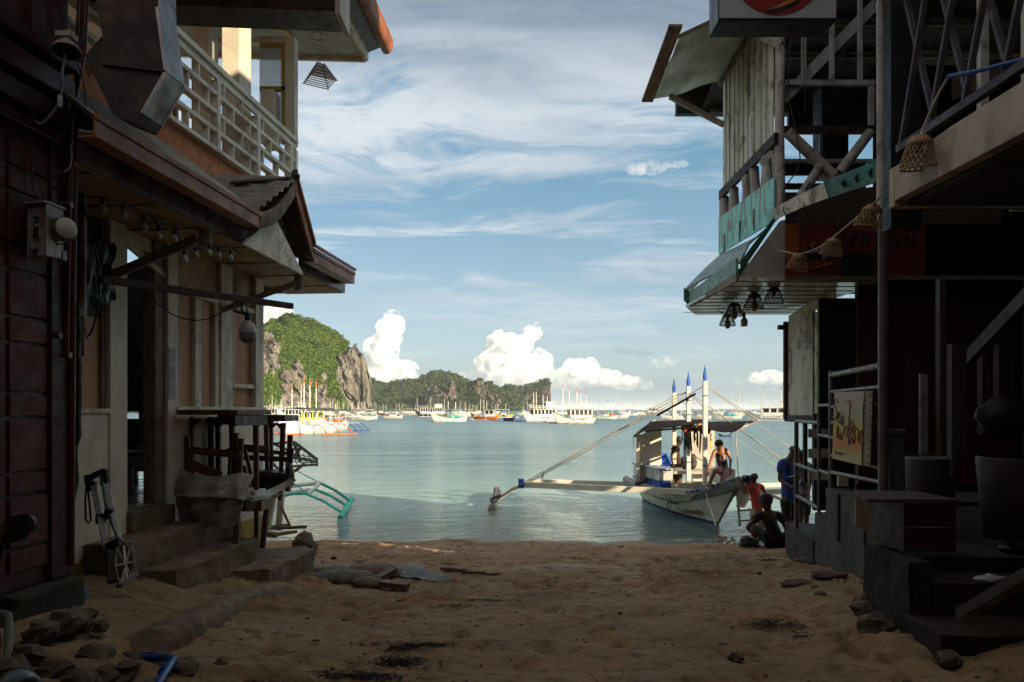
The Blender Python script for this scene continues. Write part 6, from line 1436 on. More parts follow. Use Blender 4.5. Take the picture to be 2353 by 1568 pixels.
# mooring line, anchor and knot on the sand
ropes(HB, [(at(1622,1133,15.7), at(1645,1208,14.6))], .014, 'mooring_line', mat('pale_rope', (.60,.55,.42)), .0)
sx = at(1645,1236,13.75)
an = empty('anchor', (sx.x, sx.y, .02), 0, 'small rusty anchor with a tangle of pale rope at the edge of the sand', 'anchor')
MB().tube([at(1645,1208,14.6), at(1640,1232,13.8)], .014, 6).build('line', mat('pale_rope', (.60,.55,.42)), an)
w = MB(); rr = random.Random(2); p = at(1638,1233,13.7)
w.tube([p+Vector((rr.uniform(-.12,.12), rr.uniform(-.08,.08), rr.uniform(.0,.12))) for _ in range(34)], .012, 5); w.build('rope_tangle', mat('pale_rope', (.60,.55,.42)), an)
ARN = mat('rusty_steel', (.16,.12,.10), (.09,.06,.045), 9, .6, .3)
MB().tube([at(1650,1235,13.75), at(1662,1228,13.8)], .016, 6).build('shank', ARN, an)
MB().tube([at(1660,1222,13.85), at(1667,1228,13.8), at(1668,1238,13.7), at(1660,1240,13.66)], .016, 6).build('fluke', ARN, an)
an.location.y -= .55; an.location.z -= .015
MB().tube([hp(1.2,-.60,.42), hp(1.22,-.66,.24), hp(1.3,-.66,.14), hp(1.38,-.64,.26), hp(1.36,-.6,.42)], .014, 5).build('fender_loop', GREYB, HB)
# life vests hanging under the canopy
VO, VR, VB = pc('vest_orange', (.60,.20,.03)), pc('vest_red', (.45,.03,.05)), pc('vest_black', (.03,.03,.035))
for k, (u, v, c_) in enumerate(((1571, 985, VO), (1580, 990, VR), (1590, 984, VR), (1598, 989, VB), (1606, 984, VO), (1613, 990, VB), (1628, 990, VB), (1576, 996, VR))):
    p = at(u, v-2, 16.7+.12*(k % 3)); vo = empty('life_vest', p, 0, ('orange', 'red', 'crimson', 'black', 'dark orange', 'small black', 'black yellow-strapped', 'lower red')[k]+' life vest hanging under the dark canopy of the beached boat', 'life vest', 'life vests hanging under the canopy')
    MB().blob(p, (.060, .045, .10), k, 10, 7, .3, 3).build('vest_body', c_, vo)
    for q_ in range(2):
        MB().bar(p+Vector((-.05+.09*q_,-.05,-.08)), p+Vector((-.04+.08*q_+.03*math.sin(k),-.05,-.30-.12*((k+q_)%3))), .025, .006).build('strap', VB if k != 6 else pc('strap_yellow', (.5,.5,.04)), vo)
# rucksack on the bench
rk = empty('rucksack', at(1592,1080,17.3), 0, 'patterned grey rucksack standing on the boat bench behind the middle mast', 'rucksack')
RKM = mat('mottled_pack', (.10,.085,.07), (.02,.02,.02), 20, .8, .3)
p = at(1592, 1061, 17.3); MB().blob(p, (.10,.09,.19), 3, 12, 8, .2).build('bag', RKM, rk); MB().tube([p+Vector((-.11,-.07,.09)), p+Vector((-.17,-.09,0)), p+Vector((-.12,-.07,-.1))], .018, 5).build('strap', BLACKB, rk)
p2 = at(1572, 1064, 17.4); MB().blob(p2, (.08,.08,.15), 5, 10, 7, .2).build('side_pouch', RKM, rk)
# ladder by the bow
ld = empty('boat_ladder', at(1700, 1200, 15.6), 0, 'weathered white wooden ladder leaning off the bow beside the man in red', 'ladder')
LW = mat('weathered_ladder', (.46,.42,.34), (.26,.22,.17), 8, .7, .4, 25)
for (a, b) in (((1693, 1118, 15.8), (1700, 1208, 15.3)), ((1729, 1115, 15.8), (1737, 1206, 15.3))): MB().bar(at(*a), at(*b), .05, .06).build('rail', LW, ld)
for k in range(4): t_ = .1+k*.26; MB().bar(at(1693+7*t_, 1118+90*t_, 15.8-.5*t_), at(1729+8*t_, 1115+91*t_, 15.8-.5*t_), .04, .035).build('rung', LW, ld)
# teal-armed outrigger of a boat hidden by the white house
gb_ = empty('teal_outrigger', at(705, 1140, 19), 0, 'white outrigger beam with bright teal arms of a boat hidden behind the white house', 'boat')
TL = pc('bright_teal', (.03,.52,.38))
for (a, b, m_, r_) in (((660,1118,19.0),(735,1110,18.6),BW,.06), ((640,1136,18.4),(712,1126,18.2),BW,.06), ((735,1110,18.6),(722,1124,18.2),BW,.05), ((722,1124,18.2),(706,1136,17.9),BW,.05), ((640,1143,18.2),(706,1134,17.9),TL,.04), ((737,1111,18.6),(806,1152,18.4),TL,.036), ((722,1124,18.2),(800,1164,17.9),TL,.034), ((706,1136,17.9),(786,1178,17.2),TL,.034)):
    pa, pb = at(*a), at(*b); mid_ = (pa+pb)/2+Vector((0,0,.04 if m_ is TL else 0)); MB().tube([pa, mid_, pb], r_, 6).build('outrigger_arm' if m_ is TL else 'outrigger_beam', m_, gb_)
MB().tube([at(782,1191,16.75), at(795,1172,17.6), at(806,1153,18.5), at(809,1148,18.8)], .07, 8).build('float', TL, gb_)
for k in range(6): p = at(784+4*k, 1189-7*k, 16.9+.32*k); MB().lathe([(.075,-.02),(.085,0),(.075,.02)], p, 8, M_=Matrix.Rotation(R(80),3,'X')).build('lashing', pc('pale_teal', (.25,.62,.50)), gb_)
ropes(gb_, [(at(735,1110,18.6), at(640,1060,19)), (at(706,1134,17.9), at(640,1085,18))], .012, 'rope', SKYB)

# ================================================================ NEAR LEFT: red house, meter box, pipes, duct, wires
REDW = mat('oxblood_wall_paint', (.085,.016,.012), (.055,.010,.008), 4, .6, .6, 45, stain=(.16,.045,.035), ssc=5, samt=.35)
REDT = mat('oxblood_trim', (.050,.010,.008), (.032,.007,.006), 5, .5, .3, 30)
WF = Frame(-3.47, 0, .1)
rh_ = empty('red_house', WF.p(0, 3.4, 1.1), WF.rz, 'dark oxblood red house wall laid in wide grooved blocks at the left edge', 'house')
def RW(name, m, a0, a1, b0, b1, z0, z1, bevel=0):
    w = MB(); WF.box(w, a0, a1, b0, b1, z0, z1); return w.build(name, m, rh_, bevel=bevel)
be = WF.b(112); be2 = WF.b(160)-.0
RW('wall', REDT, -.4, -.012, -2.0, be2, 1.35, 8.0)
RW('corner_return', REDT, -3.5, -.4, be2-.15, be2, 1.35, 8.0)
RW('corner_trim', REDT, -.03, .02, be+.0, be2, 1.35, 4.4, .005)
hts = [1.45, 1.60, 1.92, 2.06, 2.40, 2.55, 2.86, 3.02, 3.30, 3.46, 3.78, 3.93, 4.10]
for i in range(len(hts)-1):
    for (b0, b1) in ((-1.0, 1.4), (1.42, 2.9), (2.92, WF.b(14)), (WF.b(14)+.025, be)):
        if b1 > b0: RW('block_course', REDW, -.05, 0+random.uniform(0,.006), b0, b1-.012, hts[i]+.010, hts[i+1]-.010, .006)
for k, (z0, z1, a1) in enumerate(((4.18, 4.26, .05), (4.29, 4.42, .09), (4.46, 4.60, .13), (4.64, 4.72, .17))): RW('cornice', REDT, -.05, a1, -2.0, be2-.12, z0, z1, .012)
RW('upper_wall', REDW, -.05, .03, -2.0, be+.1, 4.74, 8.0)
RW('pilaster', REDT, .03, .07, WF.b(70, .05), WF.b(100, .05), 4.74, 8.0, .006)
RW('footing', mat('mossy_footing', (.050,.042,.026), (.028,.024,.016), 4, .9, .9, 14, stain=(.03,.04,.015), ssc=3, samt=.5), -.6, .10, 2.0, be2+.03, .6, 1.34, .03)
# ragged dark timber post and edge between the two houses
rp = LF
g_ = empty('gap_post', LF.p(.05, bw0-.05, 1.0), 0, 'black gap with a ragged charred timber edge between the red and white houses', 'post')
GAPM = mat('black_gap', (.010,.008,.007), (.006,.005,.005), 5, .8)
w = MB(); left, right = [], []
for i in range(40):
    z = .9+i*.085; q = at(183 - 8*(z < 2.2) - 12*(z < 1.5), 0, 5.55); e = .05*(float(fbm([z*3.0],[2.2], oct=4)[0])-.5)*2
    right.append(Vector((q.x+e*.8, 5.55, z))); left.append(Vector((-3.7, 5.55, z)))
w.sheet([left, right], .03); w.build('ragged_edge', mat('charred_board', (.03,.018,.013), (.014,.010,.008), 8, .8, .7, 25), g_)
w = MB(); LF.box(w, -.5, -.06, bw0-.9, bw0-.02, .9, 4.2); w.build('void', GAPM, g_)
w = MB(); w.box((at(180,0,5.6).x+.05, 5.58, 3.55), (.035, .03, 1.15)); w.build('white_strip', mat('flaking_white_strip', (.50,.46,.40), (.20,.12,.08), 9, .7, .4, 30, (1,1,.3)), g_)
MB().box(at(166, 718, 5.0), (.13, .05, .06)).build('timber_stub', DARKW, g_)
# red conduits
cond = empty('red_conduit', at(160, 500, 4.95), 0, 'pair of dark red service pipes running up the corner of the red house', 'pipe')
RC_ = mat('dark_red_pvc', (.09,.015,.011), (.055,.011,.009), 5, .42, .1)
MB().tube([at(164, 1300, 4.95), at(167, 700, 4.95), at(172, 300, 4.95), at(186, -40, 4.95)], .020, 10).build('pipe', RC_, cond)
MB().tube([at(152, 820, 4.9), at(158, 500, 4.9), at(170, 240, 4.9), at(192, 120, 4.9), at(200, -40, 4.9)], .017, 10).build('pipe', RC_, cond)
MB().tube([at(128, 812, 4.85), at(122, 800, 4.85), at(119, 740, 4.85), at(122, 690, 4.85), at(131, 640, 4.85), at(135, 590, 4.85)], .017, 10).build('pipe', RC_, cond)
for (u, v) in ((128, 770), (150, 815), (153, 470)): MB().tube([at(u-9, v, 4.82), at(u+12, v+1, 4.82)], .022, 10).build('pipe_joint', RC_, cond)
# meter box
mb_ = empty('meter_box', at(100, 590, 4.75), 0, 'rusty grey FUSE box with a round glass electricity meter on the red wall', 'meter')
MBM = mat('rusty_grey_enamel', (.34,.30,.27), (.24,.21,.19), 7, .5, .3, 25, stain=(.16,.065,.03), ssc=9, samt=.8)
c = at(84, 528, 4.55); r_ = at(146, 522, 4.75)
# two visible faces: the front, and the side turned to the alley
A_, B_, C_, D_ = at(62, 592, 4.50), at(107, 588, 4.44), at(107, 466, 4.44), at(63, 470, 4.50)
E_, G_ = at(146, 596, 4.78), at(146, 482, 4.78)
w = MB(); H_ = at(64, 592, 4.85); I_ = at(64, 475, 4.85)
w.hexa([A_, B_, E_, H_, D_, C_, G_, I_]); w.build('case', MBM, mb_, bevel=.006)
w = MB(); w.bar(D_.lerp(C_, -.05)+Vector((0,-.01,.004)), D_.lerp(C_, 1.03)+Vector((0,-.01,.004)), .03, .012); w.bar(C_+Vector((.005,0,.004)), G_+Vector((.005,0,.004)), .02, .012); w.build('lid', MBM, mb_)
ux_ = (C_-B_).normalized(); 
text_obj('FUSE', .064, 'lettering', BLACK, mb_, D_.lerp(C_, .38)+Vector((.0,-.012,-.078)), -ux_, (C_-D_).normalized(), .0015, bold=.0012)
w = MB(); w.prism([at(77,505,4.465), at(88,505,4.45), at(93,548,4.45), at(82,550,4.465)], (0,.002,0)); w.build('label_plate', mat('pale_label', (.42,.40,.36)), mb_)
cc = at(78, 568, 4.455); fy = Vector((.0,-1,0))
MB().lathe([(.024,0),(.028,.006),(.020,.012),(0,.012)], cc, 20, M_=Matrix.Rotation(R(90),3,'X')).build('knock_out', mat('rust_ring', (.20,.11,.05), (.12,.06,.03), 9, .6), mb_)
MB().lathe([(0,0),(.014,.0)], cc+Vector((0,-.014,0)), 14, M_=Matrix.Rotation(R(90),3,'X')).build('knock_out_cap', MBM, mb_)
ax = Vector((.86,-.5,0)).normalized(); Mx = ax.to_track_quat('Z', 'Y').to_matrix(); mc = at(126, 531, 4.62)
MB().lathe([(.085,-.02),(.088,0),(.078,.012)], mc, 28, M_=Mx).build('meter_ring', mat('dark_meter_rim', (.05,.045,.04), None, 5, .5), mb_)
MB().lathe([(.070,.0),(.072,.085),(.072,.125),(.068,.135)], mc, 28, M_=Mx).build('meter_drum', mat('smoked_drum', (.13,.105,.075), (.09,.07,.05), 3, .25), mb_)
MB().lathe([(.068,.13),(.060,.142),(0,.146)], mc, 28, M_=Mx).build('meter_glass', mat('milky_meter_glass', (.52,.48,.39), (.44,.40,.32), 3, .3), mb_)
MB().box(mc+ax*.06+Vector((-.02,-.071,.0)), (.045,.006,.045)).build('sticker', mat('grey_sticker', (.35,.33,.32)), mb_)
w = MB(); w.prism([at(141,575,4.74)+Vector((.01,0,0)), at(150,577,4.80)+Vector((.01,0,0)), at(150,600,4.80)+Vector((.01,0,0)), at(141,598,4.74)+Vector((.01,0,0))], (0,.003,0)); w.build('sticker', mat('violet_sticker', (.30,.24,.36)), mb_)
MB().box(at(66, 490, 4.9), (.05, .02, .42)).build('back_board', REDT, mb_)
MB().box(at(80, 452, 4.8), (.10, .05, .07)).build('splice_box', MBM, mb_)
# flood lamp high on the red wall
fl_ = empty('flood_lamp', at(152, 95, 4.7), 0, 'small dirty white flood lamp high on the red wall', 'lamp')
FLM = mat('dirty_white_cast', (.50,.45,.37), (.36,.32,.26), 6, .5, .2)
w = MB(); w.lathe([(.02,-.02),(.035,0),(.075,.05),(.08,.075)], at(154, 97, 4.6), 14, M_=Vector((.15,-.3,-1)).to_track_quat('Z','Y').to_matrix()); w.build('reflector', FLM, fl_)
MB().box(at(153, 84, 4.62), (.09, .09, .03)).build('hood', FLM, fl_); MB().tube([at(154,82,4.65), at(156,76,4.8)], .02, 8).build('arm', FLM, fl_)
MB().lathe([(.0,.07),(.07,.072)], at(154, 97, 4.6), 14, M_=Vector((.15,-.3,-1)).to_track_quat('Z','Y').to_matrix()).build('lens', BLACK, fl_)
# wires
WB, WP = mat('black_cable', (.02,.02,.02), None, 5, .6), mat('pale_cable', (.30,.27,.24), (.18,.15,.13), 9, .6)
def wire(label, pts, r=.006, m=WB, name='cable', sub=6):
    P_ = [at(*p) for p in pts]; sm = []
    for i in range(len(P_)-1):
        p0, p1, p2, p3 = P_[max(i-1,0)], P_[i], P_[i+1], P_[min(i+2,len(P_)-1)]
        for k in range(sub):
            t_ = k/sub; sm.append(.5*((2*p1)+(p2-p0)*t_+(2*p0-5*p1+4*p2-p3)*t_*t_+(3*p1-p0-3*p2+p3)*t_**3))
    sm.append(P_[-1]); o = MB().tube(sm, r, 5).build(name, m, recenter=True); return tag(o, label, 'cable')
wire('pale twisted cable with a white connector falling from the flood lamp on the red wall', [(152,110,4.6),(148,140,4.6),(143,165,4.6),(146,195,4.6),(140,220,4.6),(134,240,4.6),(120,260,4.6),(95,285,4.6),(80,276,4.6),(60,262,4.6),(0,252,4.5)], .008, WP)
o = MB().lathe([(.012,0),(.016,.02),(.016,.06),(.010,.075)], at(138,247,4.58), 10).build('cable_connector', FLM); tag(o, 'small white cable connector hanging below the flood lamp', 'connector')
wire('black cable looping down the red wall above the meter box', [(0,256,4.6),(40,272,4.6),(68,300,4.6),(72,360,4.6),(74,420,4.6),(90,460,4.6),(112,462,4.6),(140,468,4.6)], .007)
wire('thin black cable sagging from the upper pipes to the meter box', [(200,60,4.8),(176,130,4.7),(190,180,4.7),(196,230,4.75),(190,260,4.75),(170,265,4.7),(140,262,4.7)], .004)
wire('tangled black cables above the meter box', [(140,400,4.6),(120,375,4.6),(135,400,4.6),(115,410,4.6),(150,418,4.6),(128,430,4.6),(108,440,4.6),(98,470,4.5)], .005)
wire('thin grey wire crossing the two red conduits', [(146,395,4.6),(160,385,4.65),(166,360,4.7),(163,340,4.7),(168,325,4.7)], .004, WP)
wire('black cable hanging from the ragged post down past the plywood shutter', [(205,600,5.5),(214,560,5.5),(224,600,5.6),(229,650,5.6),(226,700,5.6),(218,740,5.6),(205,770,5.6),(185,782,5.6)], .008)
wire('two short dark wires dropping along the white strip', [(190,440,5.5),(194,480,5.5),(205,520,5.5),(215,545,5.5),(224,560,5.5)], .006)
# galvanised duct
dc = empty('exhaust_duct', at(290, 150, 4.8), 0, 'big galvanised kitchen exhaust duct hanging in front of the lattice balcony', 'duct')
GALV = mat('lit_galvanised', (.50,.54,.56), (.34,.37,.39), 5, .42, .2, 14, metal=.35, stain=(.12,.10,.08), ssc=3, samt=.6)  # duct metal lightened for the lit right face
GALD = mat('shaded_galvanised', (.045,.042,.038), (.028,.026,.023), 4, .55, .2, 12, metal=.4, stain=(.15,.12,.08), ssc=3, samt=.6)  # same metal darkened to imitate the duct's shaded front and underside
Y0, Y1 = 4.6, 4.79
fpts = [(212,-60),(362,-60),(364,20),(384,168),(330,262),(318,283),(262,262),(198,128),(236,85)]
fp = [at(u, v, Y0) for u, v in fpts]; dv = Vector((.1,1,0))*(Y1-Y0)
front = MB(); front.prism(fp, (0, .012, 0)); front.build('front_face', GALD, dc)
def strip(p, q, nm, m): w = MB(); a, b = Vector(p), Vector(q); w.prism([a, b, b+dv, a+dv], (b-a).cross(dv).normalized()*.008); return w.build(nm, m, dc)
strip(fp[1], fp[2], 'side_panel', GALV); strip(fp[2], fp[3], 'side_panel', GALV); strip(fp[3], fp[4], 'bottom_panel', GALV); strip(fp[4], fp[5], 'bottom_panel', GALD); strip(fp[5], fp[6], 'bottom_panel', GALD); strip(fp[6], fp[7], 'bottom_panel', GALD); strip(fp[7], fp[8], 'side_panel', GALD)
w = MB(); w.prism([p+dv for p in fp], (0,.012,0)); w.build('back_face', GALD, dc)
MB().bar(fp[2]+Vector((0,-.012,0)), fp[3]+Vector((0,-.012,0)), .02, .02).build('seam_flange', GALV, dc); MB().bar(fp[3]+Vector((0,-.012,0)), fp[4]+Vector((0,-.012,0)), .02, .02).build('seam_flange', GALV, dc); MB().bar(fp[3]+Vector((0,-.01,0)), at(238,150,Y0)+Vector((0,-.01,0)), .03, .012).build('seam_flange', GALD, dc)
MB().bar(fp[3]+dv, fp[4]+dv, .02, .02).build('seam_flange', GALV, dc)
# hood end of the eave in the darkened metal with a round pot of flashing
MB().lathe([(0,0),(.09,.02),(.10,.10),(.05,.16),(0,.17)], at(196,300,5.0), 12).build('flashing_pot', GALD, dc)
# scooter parked half in frame: mirror, handlebar, front, wheel
sc = empty('scooter', (-1.95, 2.3, 1.0), 0, 'scooter parked at the left edge with only its round mirror clearly in view', 'scooter')
mc = at(36, 1215, 2.5); SM = mat('scooter_body', (.03,.03,.032), None, 4, .3); CH = mat('mirror_painted_reflection', (.62,.58,.52), (.16,.14,.12), 16, .3, metal=.1, lo=.45, hi=.55, st=(1,1,.2))  # light and dark streaks painted on the mirror in place of a reflection
Mm = (Matrix.Rotation(R(-28), 3, 'Y') @ Matrix.Rotation(R(90), 3, 'X'))
w = MB(); N_ = 28
ring = [mc+Vector((math.cos(a)*.060*math.cos(R(28))-math.sin(a)*.038*math.sin(R(28)), -.004, math.cos(a)*.060*math.sin(R(28))+math.sin(a)*.038*math.cos(R(28)))) for a in [2*math.pi*i/N_ for i in range(N_)]]
w.prism(ring, (0,.004,0)); w.build('mirror_painted_reflection', CH, sc)
w = MB(); big = [mc+(p-mc)*1.10+Vector((0,.004,0)) for p in ring]; w.prism(big, (0,.02,0)); w.build('mirror_shell', SM, sc)
MB().tube([mc+Vector((-.05,.02,-.03)), mc+Vector((-.08,.03,-.12)), mc+Vector((-.10,0,-.24))], .008, 8).build('mirror_stem', SM, sc)
MB().tube([mc+Vector((-.02,.0,-.26)), mc+Vector((-.12,.02,-.24)), mc+Vector((-.38,.05,-.22)), mc+Vector((-.62,.0,-.24))], .014, 8).build('handlebar', SM, sc)
MB().tube([mc+Vector((.0,.0,-.26)), mc+Vector((-.11,.02,-.245))], .022, 10).build('grip', BLACK, sc)
MB().blob(mc+Vector((-.33,.14,-.30)), (.15,.14,.13), 3, 14, 9, .05).build('headlight_cowl', SM, sc)
MB().lathe([(0,0),(.06,.01),(.05,.04)], mc+Vector((-.33,.27,-.30)), 14, M_=Matrix.Rotation(R(-90),3,'X')).build('headlight', mat('lamp_lens', (.5,.5,.48), None, 3, .1), sc)
gz = zs(mc.x-.33, 2.7)
MB().blob(Vector((mc.x-.33, 2.65, gz+.62)), (.17,.10,.34), 4, 12, 8, .05).build('leg_shield', SM, sc)
w = MB(); w.lathe([(.17+.045*math.cos(a), .045*math.sin(a)) for a in [2*math.pi*i/8 for i in range(9)]], (mc.x-.33, 2.95, gz+.21), 22, M_=Matrix.Rotation(R(90),3,'Y')); w.build('wheel', BLACK, sc)
w = MB(); w.lathe([(0,-.02),(.13,-.02),(.14,0),(.13,.02),(0,.02)], (mc.x-.33, 2.95, gz+.21), 16, M_=Matrix.Rotation(R(90),3,'Y')); w.build('wheel_hub', mat('grey_cast', (.25,.25,.25)), sc)
w = MB(); w.lathe([(.17+.045*math.cos(a), .045*math.sin(a)) for a in [2*math.pi*i/8 for i in range(9)]], (mc.x-.33, 1.75, gz+.21), 22, M_=Matrix.Rotation(R(90),3,'Y')); w.build('wheel', BLACK, sc)
MB().tube([(mc.x-.33,2.9,gz+.25),(mc.x-.33,2.7,gz+.8)], .025, 8).build('fork', SM, sc)
MB().blob(Vector((mc.x-.33, 1.95, gz+.55)), (.16,.48,.20), 6, 14, 8, .05).build('rear_body', SM, sc); MB().blob(Vector((mc.x-.33, 2.0, gz+.77)), (.14,.40,.07), 7, 14, 7, .04).build('seat', BLACK, sc)
MB().blob(Vector((mc.x-.33, 2.42, gz+.26)), (.16,.25,.06), 8, 12, 6, .04).build('footboard', SM, sc)

# ================================================================ PEOPLE
def skin_obj(name, verts, edges, radii, m, parent, sub=2):
    me = bpy.data.meshes.new(name); me.from_pydata([tuple(v) for v in verts], edges, []); me.update()
    o = bpy.data.objects.new(name, me); COL.objects.link(o); me.materials.append(m)
    md = o.modifiers.new('skin', 'SKIN'); md.use_smooth_shade = True; md.branch_smoothing = .4
    for i, r in enumerate(radii): me.skin_vertices[0].data[i].radius = (r, r) if not isinstance(r, tuple) else r
    me.skin_vertices[0].data[0].use_root = True
    sb = o.modifiers.new('sub', 'SUBSURF'); sb.levels = sub; sb.render_levels = sub
    dg = bpy.context.evaluated_depsgraph_get(); m2 = bpy.data.meshes.new_from_object(o.evaluated_get(dg)); m2.name = name   # freeze the grown surface
    for p in m2.polygons: p.use_smooth = True
    bpy.data.objects.remove(o); o2 = bpy.data.objects.new(name, m2); COL.objects.link(o2)
    if not m2.materials: m2.materials.append(m)
    if parent: attach(o2, parent)
    return o2
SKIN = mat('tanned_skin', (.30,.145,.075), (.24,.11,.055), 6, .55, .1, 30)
SKIND = mat('dark_shaded_skin', (.11,.05,.028), (.08,.036,.02), 6, .55, .1, 30)  # skin tone darkened to imitate the shade on the cabin man
HAIR = mat('black_hair', (.012,.010,.009), (.02,.016,.014), 30, .6, .6, 60)
def person(label, J, skin, top, bottom, sleeve=.45, short=.85, s=1.0, group=None, face=(0,-1,0), hair=True, shoes=None, top_hem=.0):
    """J: joints in the scene: pelvis, chest, neck, head, sh/el/wr/fi for l and r, hip/kn/an/toe for l and r"""
    J = {k: Vector(v) for k, v in J.items()}
    root = empty('person', (J['pelvis'].x, J['pelvis'].y, min(v.z for v in J.values())), 0, label, 'person', group)
    up = (J['head']-J['neck']).normalized(); J['head'] = J['neck']+up*.098*s; up = (J['head']-J['neck']).normalized(); fc = Vector(face).normalized()
    V = [J['pelvis'], J['pelvis'].lerp(J['chest'], .5), J['chest'], J['neck'], J['head']-up*.03*s, J['head']+up*.055*s]
    V.append(J['chest'].lerp(J['neck'], .66)); Rr = [.115*s, .105*s, (.125*s,.105*s), .062*s, .080*s, .074*s, .086*s]; E = [(0,1),(1,2),(2,6),(6,3),(3,4),(4,5)]
    for q in 'lr':
        b = len(V); V += [J['sh'+q], J['sh'+q].lerp(J['el'+q], .5), J['el'+q], J['wr'+q], J['wr'+q].lerp(J['fi'+q], .55)]
        Rr += [.052*s, .044*s, .036*s, .024*s, .028*s]; E += [(6,b),(b,b+1),(b+1,b+2),(b+2,b+3),(b+3,b+4)]
        h = J['fi'+q]-J['wr'+q]; hd = h.normalized(); side = hd.cross(fc); side = side.normalized() if side.length > .1 else Vector((1,0,0))
        for k, (off, ln) in enumerate(((-.030,.075),(-.011,.085),(.010,.080),(.030,.062))):
            c = len(V); p0 = J['wr'+q]+hd*.085*s+side*off*s; V += [p0, p0+hd*ln*.55*s+fc*.006, p0+hd*ln*s+fc*.022*s]; Rr += [.0095*s,.0085*s,.0065*s]; E += [(b+4,c),(c,c+1),(c+1,c+2)]
        c = len(V); p0 = J['wr'+q]+hd*.035*s-side*.035*s; V += [p0, p0+hd*.035*s-side*.018*s]; Rr += [.011*s,.008*s]; E += [(b+3,c),(c,c+1)]
        b = len(V); V += [J['hip'+q], J['hip'+q].lerp(J['kn'+q], .5), J['kn'+q], J['kn'+q].lerp(J['an'+q], .35), J['an'+q], J['toe'+q]]
        Rr += [.088*s, .074*s, .054*s, .052*s, .036*s, .032*s]; E += [(0,b),(b,b+1),(b+1,b+2),(b+2,b+3),(b+3,b+4),(b+4,b+5)]
    skin_obj('body', V, E, Rr, skin, root)
    # face: nose, ears, eyes, mouth
    hc = J['head']; sd = up.cross(fc).normalized()
    MB().blob(hc+fc*.094*s-up*.005*s, (.014*s,.018*s,.022*s), 1, 7, 5, .05).build('nose', skin, root)
    for k in (1, -1):
        MB().blob(hc+sd*.082*s*k-up*.002, (.012*s,.014*s,.026*s), 2, 7, 5, .05).build('ear', skin, root)
        MB().blob(hc+fc*.083*s+sd*.028*s*k+up*.022*s, (.012*s,.008*s,.006*s), 3, 7, 5, 0).build('eye', BLACK, root)
    MB().bar(hc+fc*.085*s+sd*.022*s-up*.040*s, hc+fc*.085*s-sd*.022*s-up*.040*s, .010, .006).build('mouth', mat('lip', (.20,.07,.045)), root)
    if hair:
        w = MB(); rows = []
        for i in range(8):
            th = math.pi*.58*i/7; row = []
            for j in range(16):
                a = 2*math.pi*j/16; d = up*math.cos(th)+(sd*math.cos(a)-fc*math.sin(a))*math.sin(th)
                front = max(0, d.dot(fc)); k = 1.0 + .06*float(vn([d.x*9+3],[d.y*9],[d.z*9])[0])
                if front > .35 and th > 1.15: k *= .80
                row.append(hc+up*.022*s-fc*.008*s+d*.099*s*k)
            rows.append(row)
        w.grid(rows[::-1], closed=True); w.build('hair', HAIR, root)
    if top:
        V = [J['pelvis']-(J['chest']-J['pelvis'])*top_hem, J['pelvis'].lerp(J['chest'], .45), J['chest'], J['chest'].lerp(J['neck'], .70)]
        Rr = [.142*s, .128*s, (.146*s,.124*s), .092*s]; E = [(0,1),(1,2),(2,3)]
        for q in 'lr':
            b = len(V); V += [J['sh'+q], J['sh'+q].lerp(J['el'+q], sleeve)] if sleeve > 0 else [J['sh'+q].lerp(J['chest'], .28)]
            Rr += [.076*s, .070*s] if sleeve > 0 else [.056*s]; E += [(3,b)] + ([(b,b+1)] if sleeve > 0 else [])
        skin_obj('shirt', V, E, Rr, top, root)
    if bottom:
        V = [J['pelvis']+ (J['chest']-J['pelvis'])*.12]; Rr = [.130*s]; E = []
        for q in 'lr':
            b = len(V); V += [J['hip'+q], J['hip'+q].lerp(J['kn'+q], short*.55), J['hip'+q].lerp(J['kn'+q], short)]; Rr += [.106*s, .092*s, .084*s]; E += [(0,b),(b,b+1),(b+1,b+2)]
        skin_obj('shorts', V, E, Rr, bottom, root)
    if shoes:
        for q in 'lr': MB().bar(J['an'+q].lerp(J['toe'+q], -.3)-Vector((0,0,.05*s)), J['toe'+q]+(J['toe'+q]-J['an'+q])*.35-Vector((0,0,.03*s)), .085*s, .022*s).build('sandal', shoes, root, bevel=.005)
    return root
A3 = lambda u, v, Y: at(u, v, Y)
TANK = mat('patterned_tank_top', (.42,.33,.25), (.05,.018,.022), 22, .8, .2, 30, (1,1,.35), lo=.46, hi=.60)
FLOW = mat('mauve_flower_shorts', (.42,.26,.34), (.20,.08,.13), 14, .8, .2, 30)
# on the bow, half sitting, reaching down with one hand
person('barefoot tanned man in a patterned sleeveless top half sitting on the white bow, reaching down', dict(
    pelvis=A3(1662,1082,15.75), chest=A3(1656,1045,15.62), neck=A3(1654.5,1031,15.55), head=A3(1651,1017.5,15.50),
    shl=A3(1642,1037,15.55), ell=A3(1633.5,1060,15.40), wrl=A3(1627,1080,15.28), fil=A3(1624,1093,15.22),
    shr=A3(1670,1036,15.6), elr=A3(1679,1056,15.55), wrr=A3(1677.5,1076,15.5), fir=A3(1678,1089,15.45),
    hipl=A3(1654,1082,15.65), knl=A3(1644,1079,15.30), anl=A3(1630,1112,15.40), toel=A3(1625.5,1118,15.25),
    hipr=A3(1669,1084,15.65), knr=A3(1660,1100,15.42), anr=A3(1655,1124,15.45), toer=A3(1652,1129,15.3)),
    SKIN, TANK, FLOW, sleeve=0, short=.80, face=(-.35,-.75,-.45), shoes=mat('pale_sandal', (.45,.40,.42)), s=.92)
